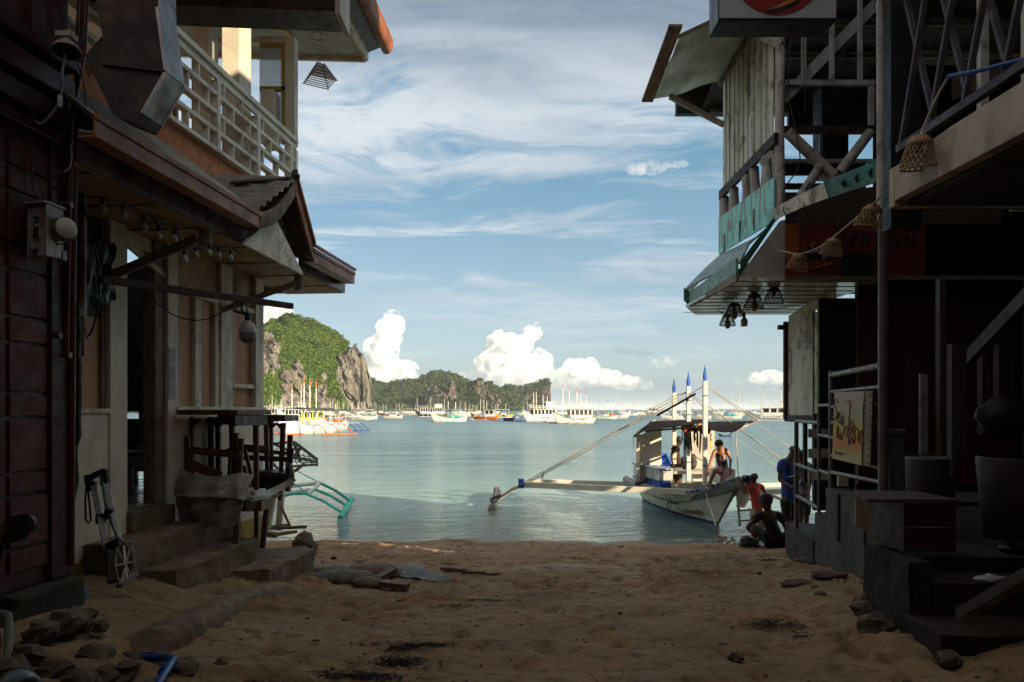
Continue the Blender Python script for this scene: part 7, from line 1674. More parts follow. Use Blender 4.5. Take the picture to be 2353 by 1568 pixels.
# in the cabin, head bent; skin and shirt darkened to imitate deep shade
person('man in a dark red T-shirt standing bent-headed under the dark canopy of the boat', dict(
    pelvis=A3(1556,1073,18.3), chest=A3(1552,1038,18.3), neck=A3(1556,1023,18.25), head=A3(1562.5,1009,18.2),
    shl=A3(1549,1031,18.12), ell=A3(1542.5,1050,18.05), wrl=A3(1547,1068,17.95), fil=A3(1550,1076,17.9),
    shr=A3(1556,1031,18.5), elr=A3(1556,1050,18.5), wrr=A3(1564,1064,18.3), fir=A3(1568,1071,18.25),
    hipl=A3(1554,1076,18.2), knl=A3(1556,1110,18.1), anl=at(1552,1130,18.2), toel=at(1560,1131,18.0),
    hipr=A3(1559,1076,18.4), knr=A3(1562,1110,18.3), anr=at(1562,1130,18.4), toer=at(1570,1131,18.3)),
    SKIND, mat('shade_darkened_red_shirt', (.09,.022,.018), (.03,.014,.012), 5, .8), mat('black_shorts', (.018,.017,.018)), face=(.75,-.25,-.6))
# in the water by the bow
person('man in a coral red T-shirt standing in the shallows holding the bow', dict(
    pelvis=A3(1741,1174,15.05), chest=A3(1735,1130,15.0), neck=A3(1732.5,1108,14.97), head=A3(1731.5,1094,14.93),
    shl=A3(1719,1119,14.95), ell=A3(1711,1135,14.85), wrl=A3(1704,1117,14.78), fil=A3(1701,1104,14.75),
    shr=A3(1750,1118,15.05), elr=A3(1761,1138,15.0), wrr=A3(1757,1158,14.85), fir=A3(1752,1170,14.8),
    hipl=A3(1732,1180,15.0), knl=Vector((at(1731,1215,15.0).x,15.0,.02)), anl=Vector((at(1731,1215,15.0).x,15.05,-.14)), toel=Vector((at(1731,1215,15.0).x-.05,15.2,-.16)),
    hipr=A3(1749,1180,15.05), knr=Vector((at(1750,1215,15.05).x,15.05,.02)), anr=Vector((at(1750,1215,15.05).x,15.1,-.14)), toer=Vector((at(1750,1215,15.05).x-.05,15.25,-.16))),
    SKIN, mat('coral_red_shirt', (.85,.115,.075), (.70,.08,.06), 4, .8), mat('cream_shorts', (.58,.48,.36)), face=(-.75,.35,-.15), s=.84, top_hem=.12, short=.9)
# standing at the corner of the terrace
gz_ = zs(at(1815,0,13.8).x, 13.7)
person('man in a royal blue T-shirt and black shorts standing behind the grey railing post', dict(
    pelvis=A3(1812,1150,13.8), chest=A3(1809,1082,13.75), neck=A3(1818,1049,13.7), head=A3(1829,1033,13.65),
    shl=A3(1795,1063,13.6), ell=A3(1791,1104,13.55), wrl=A3(1817,1119,13.35), fil=A3(1829,1117,13.25),
    shr=A3(1828,1063,13.95), elr=A3(1838,1104,13.8), wrr=A3(1834,1112,13.5), fir=A3(1832,1104,13.4),
    hipl=A3(1805,1157,13.72), knl=A3(1809,1196,13.75), anl=Vector((at(1815,0,13.75).x,13.8,gz_+.09)), toel=Vector((at(1826,0,13.7).x,13.75,gz_+.05)),
    hipr=A3(1820,1157,13.9), knr=A3(1818,1196,13.95), anr=Vector((at(1813,0,13.95).x,14.0,gz_+.07)), toer=Vector((at(1824,0,13.9).x,13.95,gz_+.04))),
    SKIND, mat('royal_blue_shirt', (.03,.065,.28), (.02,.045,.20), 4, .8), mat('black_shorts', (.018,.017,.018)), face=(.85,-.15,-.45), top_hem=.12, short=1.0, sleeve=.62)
ph = empty('phone', A3(1818,1096,13.3), 0, 'pale phone or folded paper held by the man in blue', 'phone')
MB().bar(A3(1811,1097,13.3), A3(1826,1093,13.25), .09, .014).build('case', mat('pale_case', (.60,.60,.62)), ph)
person('person in mottled pale clothes mostly hidden behind the grey railing post', dict(
    pelvis=A3(1846,1150,14.5), chest=A3(1845,1086,14.5), neck=A3(1843,1058,14.45), head=A3(1841,1041,14.4),
    shl=A3(1832,1068,14.4), ell=A3(1829,1108,14.4), wrl=A3(1836,1130,14.2), fil=A3(1838,1142,14.15),
    shr=A3(1858,1068,14.6), elr=A3(1862,1108,14.6), wrr=A3(1858,1138,14.5), fir=A3(1857,1150,14.45),
    hipl=A3(1839,1156,14.45), knl=A3(1840,1192,14.4), anl=A3(1840,1222,14.4), toel=A3(1836,1226,14.25),
    hipr=A3(1853,1156,14.55), knr=A3(1853,1192,14.55), anr=A3(1853,1222,14.55), toer=A3(1849,1226,14.4)),
    SKIND, mat('mottled_pale_shirt', (.32,.28,.26), (.06,.05,.055), 12, .8), mat('dark_trousers', (.05,.045,.05)), face=(-.7,-.6,-.1), top_hem=.1)
# crouched on the sand, back turned, black cap
bs = zs(at(1775,0,12.3).x, 12.3)
person('man in a black cap and black T-shirt sitting on the sand beside a black bag', dict(
    pelvis=Vector((at(1783,0,12.3).x,12.3,bs+.13)), chest=A3(1771,1200,12.22), neck=A3(1765,1171,12.18), head=A3(1759,1152.5,12.15),
    shl=A3(1741,1187,12.2), ell=A3(1717,1213,12.05), wrl=A3(1727,1224,12.35), fil=A3(1736,1229,12.45),
    shr=A3(1794,1187,12.3), elr=A3(1808,1217,12.35), wrr=A3(1800,1238,12.5), fir=A3(1790,1243,12.6),
    hipl=Vector((at(1768,0,12.3).x,12.35,bs+.14)), knl=A3(1729,1207,12.62), anl=Vector((at(1738,0,12.4).x,12.45,bs+.08)), toel=Vector((at(1724,0,12.4).x,12.5,bs+.05)),
    hipr=Vector((at(1795,0,12.3).x,12.35,bs+.14)), knr=A3(1770,1222,12.78), anr=Vector((at(1752,0,12.6).x,12.75,bs+.08)), toer=Vector((at(1740,0,12.6).x,12.8,bs+.05))),
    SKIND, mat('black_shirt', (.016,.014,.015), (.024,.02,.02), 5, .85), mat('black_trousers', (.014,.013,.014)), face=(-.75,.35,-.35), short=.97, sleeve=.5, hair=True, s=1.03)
cp = empty('cap', A3(1762,1146,12.15), 0, 'black baseball cap worn by the seated man, brim to the left', 'cap')
hd = A3(1759,1151,12.15); CAPM = mat('black_cap', (.012,.012,.013), None, 6, .8)
w = MB(); rows = []
for i in range(7):
    th = math.pi*.52*i/6; rows.append([hd+Vector((.015,0,.02))+Vector((math.cos(a)*math.sin(th)*.112, math.sin(a)*math.sin(th)*.105, math.cos(th)*.105)) for a in [2*math.pi*j/16 for j in range(16)]])
w.grid(rows[::-1], closed=True); w.build('crown', CAPM, cp)
fdir = Vector((-.78,.30,-.42)).normalized(); sdd = Vector((.36,.93,0))
rows = [[hd+Vector((.0,0,.03))+fdir*(.08+.10*i/3)+sdd*(.075*(1-.25*(i/3)**2)*k) - Vector((0,0,.012*k*k)) for k in (-1,-.5,0,.5,1)] for i in range(4)]
MB().sheet(rows, .006).build('brim', CAPM, cp)
MB().tube([hd+Vector((.06,.0,-.02)), hd+Vector((.07,.0,-.09))], .002, 4).build('strap_end', CAPM, cp)
bag = empty('black_bag', Vector((at(1720,0,12.25).x,12.2,bs)), 0, 'slumped black bag on the sand left of the seated man', 'bag')
BGM = mat('black_nylon', (.010,.010,.011), (.018,.018,.02), 6, .45, .4, 20)
pb = Vector((at(1722,0,12.15).x,12.15,bs+.10)); MB().blob(pb, (.17,.12,.125), 9, 16, 10, .22, 2.2).build('bag_body', BGM, bag); MB().blob(pb+Vector((-.06,.0,.06)), (.09,.08,.09), 12, 12, 8, .25, 3).build('bag_flap', BGM, bag)
MB().tube([pb+Vector((-.09,-.05,.10)), pb+Vector((-.05,-.09,.16)), pb+Vector((.03,-.06,.11))], .008, 5).build('bag_handle', mat('grey_strap', (.2,.2,.21)), bag)

# ================================================================ STEPS, STACKED FURNITURE, TROLLEY, LAMPS AND LITTER
steps = empty('concrete_steps', LF.p(.5, 7.6, 1.0), LF.rz, 'worn sandy concrete steps and broken ledge along the foot of the white house', 'steps')
def lbox(b0, b1, a0, a1, z0, z1, name, amp=.02, sub=10, m=None, z1f=None, seed=0):
    zf_ = z1 if z1f is None else z1f
    return rock_box([LF.p(a0,b0,z0), LF.p(a1,b0,z0), LF.p(a1,b1,z0), LF.p(a0,b1,z0), LF.p(a0,b0,z1), LF.p(a1,b0,zf_), LF.p(a1,b1,zf_), LF.p(a0,b1,z1)], name, m or CONC, amp, sub, steps, seed)
def zat(v, Y): return EYE-(v-CV)/F*Y
b1s, b2s = LF.b(300, .35), LF.b(452, .30)
lbox(LF.b(292,.0)-.02, LF.b(392,.02), .0, .06, .9, zf-.02, 'threshold_block', .015)
lbox(LF.b(296,.38), LF.b(478,.10)+.05, .0, .40, .7, 1.36, 'step', .034, 20, seed=1)
lbox(LF.b(378,.62), LF.b(530,.42), .35, .72, .7, 1.14, 'step', .040, 20, seed=2)
lbox(LF.b(500,.55), LF.b(700,.95), .0, 1.05, .2, .92, 'ledge', .045, 24, seed=3)
lbox(LF.b(560,1.25), LF.b(716,1.35)-.1, .75, 1.45, .35, .70, 'slab', .045, 20, seed=4)
# ragged boulders at the broken end of the ledge
for k, (u, v, Y, r_) in enumerate(((700,1236,10.3,.10),(706,1262,10.2,.14),(690,1280,9.9,.16),(710,1290,10.0,.12),(668,1300,9.6,.15),(640,1302,9.3,.13),(716,1300,9.9,.10),(696,1248,10.1,.13))):
    w = MB(); w.blob(at(u, v, Y), (r_, r_*.9, r_*.85), k*3+1, 20, 14, .5, 3.0); w.build('broken_end', mat('eroded_concrete', (.20,.145,.095), (.09,.066,.046), 7, .9, 1.0, 18), steps)
# low kerb curving out over the sand
kp = [(318,1500,4.75),(380,1470,5.0),(450,1432,5.45),(520,1395,5.95),(575,1372,6.4),(640,1352,6.9)]
kr = empty('buried_kerb', at(480,1430,5.4), 0, 'low half-buried concrete kerb curving across the sand on the left', 'kerb')
def onsand(u, v, extra=0):
    Y = 4.0
    for _ in range(500):
        p = at(u, v, Y)
        if p.z <= zs(p.x, Y)+extra: break
        Y += .025
    return p
kk = [onsand(u, v) for u, v, Y in kp]; kd = []
for i in range(len(kk)-1):
    for j in range(9): kd.append(kk[i].lerp(kk[i+1], j/9))
kd.append(kk[-1]); rows = []
for i, p in enumerate(kd):
    d = (kd[min(i+1,len(kd)-1)]-kd[max(i-1,0)]); d.z = 0; d.normalize(); sn_ = Vector((d.y,-d.x,0)); nz = float(fbm([i*.35],[1.1], oct=3)[0])-.5; nz2 = float(fbm([i*.6],[4.1], oct=3)[0])-.5
    g0 = zs(p.x, p.y); e = min(1, i/4, (len(kd)-1-i)/8); tz = g0+(.085+.05*nz)*e; hw = .12+.05*nz2
    base_ = Vector((p.x, p.y, 0)); prof_ = [(-hw-.30, g0-.04), (-hw-.02, tz-.035), (-.03, tz-.004), (hw-.03, tz+.004), (hw+.01, tz-.022), (hw+.025+.02*nz, tz-.07), (hw+.03, g0-.14)]
    rows.append([base_+sn_*a_+Vector((0,0,z_+.014*(float(vn([i*1.3],[a_*30])[0])-.5))) for a_, z_ in prof_])
w = MB(); w.grid(rows); w.add([q for q in rows[0]], [tuple(range(7))]); w.add([q for q in rows[-1]], [tuple(range(6,-1,-1))]); w.build('kerb_stone', CONC, kr)
# ---- stacked tables and chairs
FW = mat('red_brown_furniture', (.16,.062,.035), (.085,.035,.022), 5, .5, .3, 30, (1,1,.3)); FWD = mat('dark_furniture', (.05,.024,.016), (.028,.015,.011), 5, .5, .3, 30)
def table(name, label, u0, u1, vt, Yn, Yf, zfeet, wdt, m=FW, uN=None):
    pass
tb = empty('wooden_table', LF.p(.5, 8.3, 1.0), LF.rz, 'long red-brown wooden table stacked upright against the white wall', 'table', 'tables stacked by the wall')
ta = empty('wooden_table', LF.p(.6, 8.9, 1.0), LF.rz, 'smaller red-brown table end jutting past the corner of the white house', 'table', 'tables stacked by the wall')
zt1 = 2.45
bT0, bT1 = LF.b(418, .12), LF.b(612, .62)
w = MB(); LF.box(w, .06, .68, bT0, bT1, zt1-.05, zt1); w.build('top', FW, tb, bevel=.006)
w = MB(); LF.box(w, .61, .64, bT0+.05, bT1-.02, zt1-.16, zt1-.052); w.build('apron', FWD, tb); w = MB(); LF.box(w, .10, .60, bT1-.06, bT1-.03, zt1-.16, zt1-.052); w.build('apron', FW, tb)
def leg(par, u, vtop, vbot, Y, t0=.055, t1=.04, du=0, m=FW):
    a, b = at(u, vtop, Y), at(u+du, vbot, Y)
    w = MB(); w.hexa([b+Vector((-t1/2,-t1/2,0)), b+Vector((t1/2,-t1/2,0)), b+Vector((t1/2,t1/2,0)), b+Vector((-t1/2,t1/2,0)), a+Vector((-t0/2,-t0/2,0)), a+Vector((t0/2,-t0/2,0)), a+Vector((t0/2,t0/2,0)), a+Vector((-t0/2,t0/2,0))]); return w.build('leg', m, par, bevel=.004)
def gusset(par, u, v, Y, sz, sgn, m=FW):
    p = at(u, v, Y); w = MB(); w.prism([p, p+Vector((sz*sgn,0,0)), p+Vector((0,0,-sz))], (0,.03,0)); return w.build('gusset', m, par)
for (u, vb, Y) in ((438, 1110, 7.6), (484, 1160, 7.9), (501, 1160, 8.0), (533, 1150, 8.1), (588, 1260, 7.9), (612, 1150, 8.4)):
    leg(tb, u, 958, vb, Y, du=2 if u < 600 else 3, m=FWD if u in (484, 501) else FW); gusset(tb, u+5, 962, Y, .09, 1); 
    if u > 440: gusset(tb, u-5, 962, Y, .09, -1)
a0_, a1_ = at(612, 953, 8.5), at(664, 960, 8.6)
w = MB(); w.hexa([Vector((a0_.x,8.4,a0_.z-.07)), Vector((a1_.x,8.45,a0_.z-.08)), Vector((a1_.x,9.0,a0_.z-.08)), Vector((a0_.x,9.0,a0_.z-.07)), Vector((a0_.x,8.4,a0_.z)), Vector((a1_.x,8.45,a0_.z-.01)), Vector((a1_.x,9.0,a0_.z-.01)), Vector((a0_.x,9.0,a0_.z))]); w.build('top', FW, ta, bevel=.005)
leg(ta, 622, 968, 1150, 8.5, .05, .035, 2); leg(ta, 651, 972, 1150, 8.5, .055, .04, -8); gusset(ta, 646, 974, 8.5, .07, -1); gusset(ta, 627, 972, 8.5, .06, 1)
def chair_parts(label, segs, m=FW):
    c = at(*segs[0][1]); o = empty('wooden_chair', c, 0, label, 'chair', 'chairs stacked among the tables')
    for nm, a, b, w_, h_ in segs: MB().bar(at(*a), at(*b), w_, h_).build(nm, m, o, bevel=.004)
    return o
chair_parts('dark wooden chair upside down at the left end of the stack', [('back_post', (430,1000,7.5), (432,1095,7.5), .055, .05), ('back_post', (554,1008,7.6), (548,1120,7.6), .05, .05), ('back_rail', (434,1035,7.5), (552,1045,7.55), .03, .075), ('seat_rail', (424,1062,7.5), (508,1095,7.6), .03, .10), ('leg', (421,1040,7.55), (424,1090,7.55), .05, .05)])
chair_parts('dark wooden chair in the middle of the stack with a curved top rail', [('back_post', (542,995,7.9), (538,1130,7.9), .055, .05), ('back_post', (562,1030,8.0), (584,1120,8.0), .035, .035), ('back_rail', (505,1043,7.8), (552,1026,7.9), .035, .05), ('back_rail', (552,1026,7.9), (612,1030,8.0), .035, .05), ('leg', (530,1040,8.0), (524,1130,8.0), .035, .035), ('leg', (560,1070,7.8), (582,1150,7.8), .035, .035)])
chair_parts('dark wooden chair at the right end of the stack leaning out over the ledge', [('back_post', (667,1000,8.6), (662,1130,8.5), .055, .05), ('back_post', (671,1030,8.4), (660,1130,8.4), .045, .045), ('back_rail', (560,1052,8.4), (664,1056,8.5), .03, .06), ('back_rail', (565,1035,8.5), (664,1042,8.6), .02, .04), ('seat', (590,1085,8.3), (664,1092,8.4), .34, .05)], FWD)
chair_parts('low wooden chair standing under the grey cloth with its legs showing', [('seat_rail', (566,1160,7.6), (612,1160,7.6), .30, .10), ('leg', (546,1190,7.2), (541,1286,7.2), .055, .055), ('leg', (498,1190,7.6), (500,1245,7.6), .05, .05), ('leg', (615,1150,7.7), (603,1260,7.7), .05, .045), ('seat', (500,1150,7.6), (600,1150,7.6), .40, .08)])
BX = empty('black_crate', at(630,1090,8.5), 0, 'black plastic crate wedged among the stacked chairs', 'crate')
MB().box(at(628,1092,8.6)+Vector((0,.1,-.05)), (.34,.3,.20)).build('crate_body', BLACK, BX)
# draped grey tarpaulin
TG = mat('grey_oilcloth', (.30,.25,.205), (.21,.175,.145), 3, .38, .3, 16, stain=(.12,.095,.075), ssc=2.2, samt=.5)
cl = empty('draped_cloth', at(490,1150,7.2), 0, 'crumpled grey oilcloth draped over the stacked tables and chairs', 'cloth')
def drape(grid_uv, nm, th=.008, ph=0):
    rows = []
    for i, r_ in enumerate(grid_uv):
        row = []; n_ = 22
        for j in range(n_):
            t_ = j/(n_-1)*(len(r_)-1); k = min(int(t_), len(r_)-2); f_ = t_-k; a, b = at(*r_[k]), at(*r_[k+1]); p = a.lerp(b, f_)
            p.y += .022*math.sin(j*.9+i*.7+ph)+.025*(float(vn([j*.6+ph],[i*.8])[0])-.5); p.z += .005*math.sin(j*.8+ph*2)*(1 if i in (0, len(grid_uv)-1) else .3); row.append(p)
        rows.append(row)
    # subdivide between rows
    out = []
    for i in range(len(rows)-1):
        for q in range(4):
            out.append([rows[i][j].lerp(rows[i+1][j], q/4)+Vector((0, .012*math.sin(q*1.6+j*.5), 0)) for j in range(len(rows[i]))])
    out.append(rows[-1]); MB().sheet(out, th).build(nm, TG, cl)
drape([[(410,1078,7.3),(450,1094,7.25),(500,1096,7.2),(545,1088,7.2),(584,1090,7.35)], [(404,1100,7.15),(450,1112,7.1),(500,1116,7.05),(540,1112,7.1),(570,1118,7.2)], [(398,1138,7.1),(440,1142,7.0),(500,1143,7.0),(545,1146,7.05),(562,1150,7.1)]], 'fold')
drape([[(402,1138,7.16),(440,1142,7.06),(500,1143,7.06),(556,1146,7.1)], [(405,1165,7.2),(440,1170,7.1),(500,1172,7.1),(556,1168,7.1)], [(415,1196,7.25),(450,1206,7.15),(505,1212,7.1),(545,1208,7.12)]], 'fold', ph=2)
drape([[(560,1112,7.3),(580,1128,7.3),(612,1126,7.7),(640,1116,8.1),(668,1098,8.3)], [(560,1130,7.2),(585,1142,7.3),(620,1138,7.7),(650,1125,8.1),(676,1105,8.3)], [(556,1146,7.15),(580,1152,7.25),(612,1148,7.6),(640,1132,8.0),(672,1112,8.3)]], 'fold', ph=4)
drape([[(562,1146,7.2),(590,1144,7.4),(620,1140,7.7),(645,1134,8.0)], [(562,1165,7.25),(590,1166,7.45),(615,1158,7.7),(632,1146,7.95)], [(565,1172,7.3),(590,1172,7.5),(608,1170,7.7),(622,1160,7.9)]], 'fold', ph=1)
drape([[(655,1060,8.4),(668,1066,8.35),(672,1075,8.3)], [(657,1085,8.4),(670,1090,8.3),(677,1100,8.3)], [(660,1105,8.4),(672,1108,8.3),(680,1106,8.3)]], 'fold', ph=3)
# folded trolley
tr = empty('folding_trolley', at(270,1340,5.7), 0, 'folded aluminium luggage trolley with a green cord leaning on the white wall', 'trolley')
AL = mat('brushed_aluminium', (.50,.50,.49), (.38,.38,.37), 10, .38, .1, 30, metal=.5); BP = mat('black_trolley_plastic', (.014,.014,.015), None, 6, .5); GC = mat('green_elastic_cord', (.012,.07,.035), None, 9, .7)
yb_ = [5.85, 5.35]
for (ut, vt_, ub, vb_) in ((212,1108,245,1262), (238,1096,276,1250)):
    MB().bar(at(ut,vt_,5.92), at(ub,vb_,5.45), .038, .022).build('rail', AL, tr, bevel=.003)
MB().bar(at(198,1102,5.95), at(240,1082,5.9), .045, .045).build('handle', BP, tr, bevel=.008)
for (u, v, Y) in ((205,1102,5.93),(240,1090,5.9),(212,1118,5.9),(241,1105,5.88)): MB().box(at(u,v,Y), (.055,.05,.075)).build('handle_joint', BP, tr, bevel=.006)
for (u, v, Y) in ((232,1192,5.68),(252,1182,5.66)): MB().box(at(u,v,Y), (.062,.055,.075)).build('clamp', BP, tr, bevel=.006)
MB().bar(at(232,1190,5.68), at(252,1184,5.66), .03, .03).build('cross_piece', BP, tr)
MB().tube([at(199,1110,5.9), at(196,1150,5.9), at(197,1195,5.9), at(203,1203,5.9), at(209,1196,5.9), at(206,1160,5.9), at(201,1115,5.9)], .008, 5).build('strap_loop', BP, tr)
MB().tube([at(220,1086,5.88), at(232,1092,5.86), at(237,1130,5.78), at(243,1170,5.66), at(252,1196,5.6), at(270,1236,5.45), at(288,1252,5.4)], .007, 5).build('cord', GC, tr)
MB().tube([at(232,1092,5.87), at(238,1140,5.78), at(252,1190,5.62)], .006, 5).build('cord', GC, tr)
MB().tube([at(243,1240,5.5), at(238,1256,5.5), at(244,1262,5.48)], .005, 5).build('hook', BP, tr)
fr_ = [(268,1262,5.42),(278,1250,5.45),(296,1246,5.55),(302,1252,5.55),(313,1318,5.5),(273,1349,5.3),(264,1300,5.35)]
MB().tube([at(*p) for p in fr_+[fr_[0]]], .011, 6).build('toe_frame', mat('grey_toe_frame', (.22,.21,.20)), tr)
for a, b in (((270,1262,5.42),(300,1322,5.45)), ((300,1255,5.55),(278,1345,5.32)), ((284,1250,5.5),(292,1330,5.4)), ((267,1300,5.36),(308,1290,5.5))): MB().bar(at(*a), at(*b), .012, .010).build('toe_bar', AL, tr)
MB().bar(at(273,1347,5.3), at(313,1318,5.5), .05, .03).build('toe_edge', mat('grey_toe_frame', (.22,.21,.20)), tr)
MB().bar(at(252,1262,5.45), at(258,1340,5.35), .06, .05).build('side_housing', BP, tr, bevel=.008); MB().bar(at(276,1244,5.45), at(246,1256,5.45), .05, .05).build('top_housing', BP, tr)
# pole across the front with a hanging LED bulb
pl = empty('wooden_pole', at(450,672,6.4), 0, 'dark square wooden pole slung below the eave with a hanging bulb', 'pole')
MB().bar(at(232,642,5.35), at(670,704,7.2), .055, .055).build('beam', mat('dark_pole_timber', (.045,.026,.020), (.028,.017,.013), 6, .65, .4, 30), pl, bevel=.004)
def bulb(name, label, u, v, Y, r, par_group, big=False):
    p = at(u, v, Y); o = empty(name, p, 0, label, 'bulb', par_group)
    GLOB = mat('opal_bulb', (.50,.44,.37), (.44,.39,.33), 3, .3); 
    if big:
        MB().lathe([(.0,-r*1.45),(r*.6,-r*1.3),(r*.95,-r*.8),(r,-r*.1)], p, 18).build('diffuser', mat('grey_diffuser', (.30,.26,.25)), o)
        w = MB(); w.lathe([(r*.98,-r*.1),(r*.97,r*.3),(r*.75,r*.95),(r*.35,r*1.3),(r*.3,r*1.35)], p, 18); w.build('bulb_body', GLOB, o)
        for k in range(8):
            a = 2*math.pi*k/8; MB().bar(p+Vector((math.cos(a)*r*.985, math.sin(a)*r*.985, 0)), p+Vector((math.cos(a)*r*.55, math.sin(a)*r*.55, r*1.15)), .003, .004).build('rib', mat('rib_line', (.35,.31,.26)), o)
        MB().lathe([(r*.34,r*1.2),(r*.36,r*1.9),(r*.3,r*2.3),(0,r*2.35)], p, 12).build('socket', BLACK, o)
        MB().tube([p+Vector((0,0,r*2.3)), p+Vector((-.015,0,r*3.2)), p+Vector((0,0,r*4.4))], .006, 6).build('cord', BLACK, o); MB().tube([p+Vector((-.02,-.02,r*2.0)), p+Vector((-.05,-.02,r*2.8)), p+Vector((-.02,0,r*4.2))], .010, 6).build('tied_plug', BLACK, o)
    else:
        MB().lathe([(0,-r),(r*.55,-r*.85),(r*.95,-r*.3),(r,r*.1),(r*.8,r*.6),(r*.45,r*1.1),(r*.42,r*1.5)], p, 14).build('globe', GLOB, o)
        MB().lathe([(r*.5,r*1.3),(r*.58,r*1.5),(r*.5,r*2.6),(r*.3,r*3.0),(0,r*3.05)], p, 10).build('socket', BLACK, o)
    return o
bulb('hanging_bulb', 'large two-tone LED bulb hanging in a black socket from the dark pole', 569, 762, 6.75, .075, None, True)
wire('thin black cable drooping in a long curve from the doorway to the hanging bulb', [(345,690,6.2),(365,700,6.3),(400,725,6.4),(440,736,6.5),(480,732,6.6),(520,712,6.7),(550,690,6.75),(560,682,6.8)], .006)
bl = [(236,481,5.4,.030,'first and dimmest bulb of the festoon beside the dark gap'),(283,494,5.6,.029,'second bulb of the festoon, half hidden in its socket'),(331,522,5.8,.030,'bright round bulb of the festoon above the door'),(364,543,5.95,.029,'bulb right of the brightest one above the door'),(401,549,6.1,.027,'bulb hanging just before the big brace'),(424,597,6.1,.029,'lowest bulb, in front of the brace end'),(450,587,6.3,.027,'bulb tucked left of the cut white pipe'),(481,582,6.5,.027,'bulb right under the cut white pipe'),(503,589,6.6,.027,'bulb hanging over the second plywood panel'),(530,593,6.75,.026,'last bulb of the festoon by the corner post')]
for (u, v, Y, r_, lb_) in bl: bulb('festoon_bulb', lb_, u, v, Y, r_, 'festoon bulbs under the eave')
wire('black festoon cable looping from bulb to bulb under the eave', [(196,452,5.3),(236,455,5.4),(262,462,5.5),(283,466,5.6),(305,478,5.7),(331,494,5.8),(345,492,5.9),(364,516,5.95),(382,514,6.0),(401,522,6.1),(416,556,6.1),(424,570,6.1),(440,572,6.2),(450,565,6.3),(466,576,6.4),(481,562,6.5),(500,566,6.6),(515,576,6.65),(530,568,6.75),(560,590,6.9)], .006)
wire('pale cable looping under the soffit and back from the last bulb', [(530,600,6.75),(510,606,6.7),(490,598,6.6),(470,580,6.5)], .004)
# notices on the post
nt = empty('paper_notices', LF.pt(395,860,.04), 0, 'column of small weathered paper notices on the white post beside the door', 'notice')
PAP = mat('weathered_paper', (.52,.50,.46), (.42,.41,.38), 6, .8, .1, 30); INKM = mat('faded_ink', (.25,.28,.33), None, 9, .8)
for k, (v0, v1) in enumerate(((801,838), (841,880), (881,918))):
    w = MB(); LF.uv(w, 388, 404, v0, v1, .016, .019); w.build('paper', PAP, nt)
    for q_ in range(5): w = MB(); LF.uv(w, 390, 401-(q_ % 3), v0+5+q_*6, v0+6.5+q_*6, .0195, .0205); w.build('print_line', INKM, nt)
# interior furniture seen through the door
it = empty('white_table', LF.p(-1.2, 8.6, zf), LF.rz, 'white-aproned dark-topped table inside the dark room seen through the doorway', 'table')
q0, q1 = at(288,1040,8.2), at(357,1040,8.2)
MB().box(((q0.x+q1.x)/2-.1, 8.5, q0.z-.02), (q1.x-q0.x+.3, .7, .04)).build('top', FWD, it)
MB().box(((q0.x+q1.x)/2-.1, 8.17, q0.z-.10), (q1.x-q0.x+.26, .03, .12)).build('apron', mat('cream_apron', (.45,.38,.29)), it)
for u in (300, 349): MB().box((at(u,0,8.2).x, 8.2, (q0.z-.1+zf)/2), (.06,.06,q0.z-.1-zf)).build('leg', mat('cream_apron', (.45,.38,.29)), it)
ic = empty('dark_chair', LF.p(-1.3, 9.0, zf), 0, 'dark chair behind the white table seen through the doorway', 'chair')
for u in (308, 336): MB().bar(at(u,1008,8.9), at(u+6,1150,8.9), .045, .045).build('leg', FWD, ic)
MB().bar(at(305,1078,8.9), at(348,1078,8.9), .03, .06).build('rail', FWD, ic); MB().bar(at(302,1020,8.95), at(350,1022,8.95), .03, .09).build('back_rail', FWD, ic)
tb2 = empty('cardboard_box', at(338,1025,8.4), 0, 'small tan box standing on the table inside the room', 'box'); MB().box(at(340,1026,8.4), (.17,.14,.075)).build('carton', mat('tan_card', (.34,.24,.14)), tb2)
# ---- lamps: pagoda lamp, wicker shades
pg = empty('pagoda_lamp', at(735,180,10.3), 0, 'pyramid lamp shade of stacked bamboo sticks hanging from the pale soffit', 'lamp')
STK = mat('bamboo_stick', (.26,.15,.075), (.16,.09,.045), 12, .6, .3, 30)
pc0 = at(735,150,10.3); n = 11
for k in range(n):
    t_ = k/(n-1); h = .045+t_*.125; z = pc0.z - t_*.235; ca, sa = math.cos(R(33)), math.sin(R(33))
    for q_ in range(2):
        for sg_ in (-1, 1):
            a = Vector((-h-.02, sg_*h, 0)); b = Vector((h+.02, sg_*h, 0))
            if q_: a, b = Vector((a.y, a.x, .008)), Vector((b.y, b.x, .008))
            rot = lambda v_: Vector((v_.x*ca-v_.y*sa, v_.x*sa+v_.y*ca, v_.z))
            MB().tube([Vector((pc0.x, pc0.y, z))+rot(a), Vector((pc0.x, pc0.y, z))+rot(b)], .0075, 5, smooth=False).build('stick', STK, pg)
MB().tube([pc0, at(736,110,10.35), at(736,62,10.4), at(742,57,10.45), at(760,55,10.5)], .006, 5).build('cord', mat('pale_cable', (.30,.27,.24)), pg)
